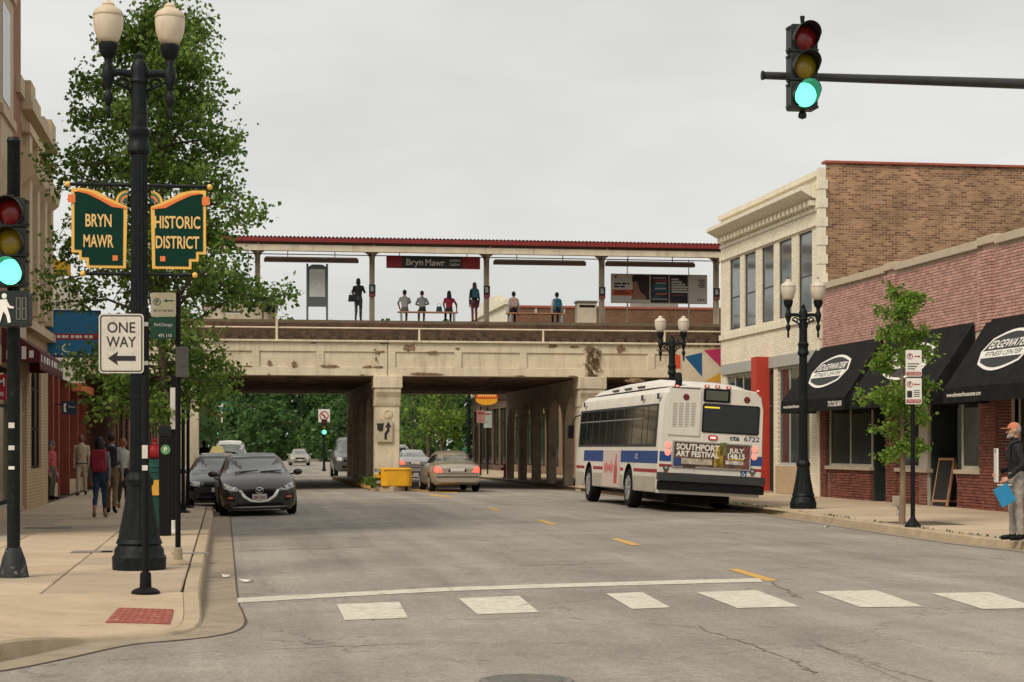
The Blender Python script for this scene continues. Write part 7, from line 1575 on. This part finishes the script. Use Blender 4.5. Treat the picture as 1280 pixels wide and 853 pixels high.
def leaves(cent, size, seed, droop=.3):
    rg = np.random.default_rng(seed); n = len(cent); cent = np.asarray(cent, dtype=np.float32)
    az = rg.uniform(0, 2 * np.pi, n); el = rg.uniform(-1.0, .7, n) - droop; d = np.stack([np.cos(az) * np.cos(el), np.sin(az) * np.cos(el), np.sin(el)], 1); r_ = rg.normal(size=(n, 3)); sdv = np.cross(d, r_); sdv /= np.linalg.norm(sdv, axis=1, keepdims=True) + 1e-9; nrm = np.cross(d, sdv)
    L_ = size * rg.uniform(.7, 1.25, n)[:, None]; Wd = L_ * .36
    v = np.stack([cent, cent + d * L_ * .45 + sdv * Wd + nrm * L_ * .08, cent + d * L_, cent + d * L_ * .45 - sdv * Wd + nrm * L_ * .08], 1).reshape(-1, 3)
    me = bpy.data.meshes.new('crown'); nv = len(v); me.vertices.add(nv); me.vertices.foreach_set('co', v.astype(np.float32).ravel())
    b = np.arange(n) * 4; tri = np.stack([b, b + 1, b + 2, b, b + 2, b + 3], 1).ravel().astype(np.int32); me.loops.add(len(tri)); me.loops.foreach_set('vertex_index', tri); me.polygons.add(2 * n); me.polygons.foreach_set('loop_start', np.arange(2 * n, dtype=np.int32) * 3); me.update(calc_edges=True); me.validate(); return me
def tree(label, loc, trunk_h, rad_tab, cx, nl, twigs, per, size, leaf, bark, tr=.09, seed=1, group=None, spread=.16, name='street_tree', twl=(.25, .6)):
    """rad_tab: (height, crown half width); cx: crown centre offset; limbs carry twigs, twigs carry leaves"""
    r_ = random.Random(seed); o = thing(name, label, 'tree', loc, 0, group); g = G(); zt_ = rad_tab[-1][0]; z0 = rad_tab[0][0]; pts = []
    lead = [Vector((0, 0, 0)), Vector((.02, 0, trunk_h * .5)), Vector((cx[0] * .3, cx[1] * .3, trunk_h)), Vector((cx[0] * .8, cx[1] * .8, (trunk_h + zt_) / 2)), Vector((cx[0], cx[1], zt_ * .97))]
    g.tube(lead, [tr * 1.15, tr, tr * .85, tr * .45, .012], 10); g.build('trunk', bark, o, 60); lg = G()
    for i in range(nl):
        f = (i + .5) / nl; zs = trunk_h * .85 + (zt_ - trunk_h * .85) * f * .9; u = (zs - lead[2].z) / max(.01, lead[4].z - lead[2].z); st = lead[2].lerp(lead[4], max(0, min(1, u))) if u > 0 else lead[1].lerp(lead[2], .9)
        ze = zs + r_.uniform(-.1, .35) * (zt_ - z0) * .5 * (1 - f * .4) - (.25 * (zt_ - z0) * max(0, .35 - f)); ze = min(max(ze, z0 + .05), zt_); rad = ip(rad_tab, ze) * r_.uniform(.7, 1.06); az = i * 2.4 + r_.uniform(-.4, .4)
        en = Vector((cx[0] + rad * math.cos(az), cx[1] + rad * math.sin(az), ze)); md = st.lerp(en, .5) + Vector((0, 0, .12 * (en - st).length)); lg.tube([st, md, en], [tr * .4 * (1 - f * .6), tr * .22, .008], 6, cap=True)
        for k in range(twigs):
            u = r_.uniform(.22, 1.0) ** .8; p = (st.lerp(md, u * 2) if u < .5 else md.lerp(en, u * 2 - 1)); dv = Vector((r_.gauss(0, 1), r_.gauss(0, 1), r_.gauss(.25, .7))).normalized(); ln = r_.uniform(*twl); q = p + dv * ln
            if k % 3 == 0: lg.tube([p, q], [.009, .004], 4)
            for j in range(per): w = r_.uniform(.25, 1.05); c = p.lerp(q, w); pts.append((c.x + r_.gauss(0, spread * .5), c.y + r_.gauss(0, spread * .5), c.z + r_.gauss(0, spread * .5)))
    lg.build('limbs', bark, o, 60); me = leaves(pts, size, seed); put('crown', me, leaf, o); return o
pt_ = P(205, 560, 32.0); pt_.z = ZW
fz = lambda y: CAM_H - ZW + (560 - y) * 32 / 2300
tree('large leafy street tree behind the twin lamp and district signs', pt_, 2.6, [(fz(525), 1.1), (fz(470), 1.7), (fz(400), 2.2), (fz(340), 2.3), (fz(260), 2.1), (fz(160), 1.65), (fz(80), 1.25), (fz(20), .8), (fz(-12), .3)], (-.05, 0), 80, 19, 22, .094, lf_dark, m_bark, .10, 11, 'street trees', .17)
pt_ = GP(1127.5, 655, ZW); pt_.z = ZW
tree('young slim street tree in front of the middle awning', pt_, 1.5, [(1.2, .35), (1.7, .55), (2.4, .68), (3.2, .60), (3.9, .42), (4.6, .12)], (.0, 0), 30, 12, 16, .085, lf_mid, m_bark2, .055, 5, 'street trees', .1, twl=(.12, .34))
# weeds on the median
wp = []
for _ in range(420): wp.append((rnd.uniform(5.0, 5.5), 63.3 + rnd.uniform(0, 4.5), .16 + rnd.uniform(0, .22)))
struct(put('median_weeds', leaves(wp, .16, 3, -.5), lf_dark), 'stuff')
# trees beyond the bridge
gl = 'trees beyond the bridge'
def ftree(lab, t, s, H, W_, leaf, seed, base=2.0, size=.34, n=(20, 9, 11)): tree(lab, (t, s, ZW if (t < TL or t > TR) else 0), base, [(base, W_ * .55), (H * .45, W_), (H * .7, W_ * .9), (H * .88, W_ * .6), (H, W_ * .15)], (0, 0), n[0], n[1], n[2], size, leaf, m_bark, .14, seed, gl, .5, 'background_tree', (.5, 1.2))
L1 = ['nearest dark tree on the left footway beyond the bridge', 'second dark tree on the left footway beyond the bridge', 'yellowish tree on the left footway beyond the far signal', 'fourth dark tree on the left footway in the distance', 'fifth tree on the left footway in the distance']
for i, (s, H, W_) in enumerate(((92, 8.5, 2.6), (106, 9, 3.0), (122, 9.5, 3.2), (142, 11, 3.6), (165, 12, 4))): ftree(L1[i], -1.8, s, H, W_, lf_yel if i == 2 else lf_far, 20 + i, size=.26)
L2 = ['nearest green tree on the right footway beyond the bridge', 'second green tree on the right footway beyond the bridge', 'third green tree on the right footway beyond the bridge', 'fourth green tree on the right footway beyond the bridge', 'far green tree on the right footway near the street end']
for i, (s, H, W_) in enumerate(((119, 8.5, 2.6), (127, 9, 2.9), (138, 9.5, 3.2), (152, 10.5, 3.6), (172, 12, 4.2))): ftree(L2[i], 14.0, s, H, W_, lf_mid if i in (0, 2) else lf_far, 30 + i, size=.26)
L3 = ['large tree closing the street at its far end, leftmost', 'large tree closing the street at its far end, second from left', 'large tree closing the street at its far end, in the middle', 'large tree closing the street at its far end, fourth from left', 'large tree closing the street at its far end, fifth from left', 'large tree closing the street at its far end, rightmost']
for i, (t, s, H, W_) in enumerate(((-9, 215, 15, 5.5), (-2, 228, 16, 6), (4, 238, 17, 6.2), (9.5, 230, 15, 6), (15, 222, 15, 6), (22, 215, 14, 6))): ftree(L3[i], t, s, H, W_, lf_far, 40 + i, 1.2, .6, (26, 10, 12))
L4 = ['low bushy tree at the far street end, left of the middle', 'low bushy tree at the far street end, in the middle', 'low bushy tree at the far street end, right of the middle']
for i, (t, s) in enumerate(((-3.5, 205), (5, 215), (12.5, 205))): ftree(L4[i], t, s, 6.5, 4.6, lf_far, 50 + i, .3, .55, (22, 10, 10))

wood = []; rw_ = np.random.default_rng(9)
for _ in range(30000):
    t = rw_.uniform(-45, 60); z = 17 * rw_.uniform(0, 1) ** .8; wood.append((t, 258 + rw_.uniform(0, 8) + 3 * math.sin(t * .7), z * (1 + .12 * math.sin(t * .9) + .08 * math.sin(t * 2.3))))
struct(put('far_wood', leaves(wood, 1.2, 77), lf_far), 'stuff')

kg = []
for i in range(len(inner_r) - 1):
    (p0, n0), (p1, n1) = inner_r[i], inner_r[i + 1]
    if not (24 < p1.y and p0.y < 50): continue
    for _ in range(int((p1 - p0).length * 12)):
        u = rnd.random(); q = p0.lerp(p1, u) + n0 * (.17 + rnd.gauss(0, .03))
        if math.sin(q.y * 2.1) + math.sin(q.y * .9) > -.2: kg.append((q.x, q.y, ZW + .0))
struct(put('kerb_grass', leaves(kg, .045, 8, -1.1), lf_yel), 'stuff')

# scraps of paper by the kerbs
def scrap(label, px, py, z, seed, col):
    p = GP(px, py, z); o = thing('paper_scrap', label, 'litter', (p.x, p.y, z), seed, 'paper scraps'); r_ = random.Random(seed); vs = [((i % 4) * .05 - .075 + r_.uniform(-.01, .01), (i // 4) * .05 - .05 + r_.uniform(-.01, .01), .006 + r_.uniform(0, .04)) for i in range(12)]
    G().add(vs, [(r * 4 + c, r * 4 + c + 1, r * 4 + c + 5, r * 4 + c + 4) for r in range(2) for c in range(3)]).build('crumpled_sheet', col, o)
scrap('crumpled white paper scrap at the right kerb near the lamp', 1032, 660, ZG + .03, 3, m_white)
scrap('small pale paper scrap in the left gutter by the stop line', 281, 722, ZG + .02, 5, m_plate)
scrap('small pale paper scrap on the road by the left gutter seam', 308, 728, ZG + .02, 9, m_white)
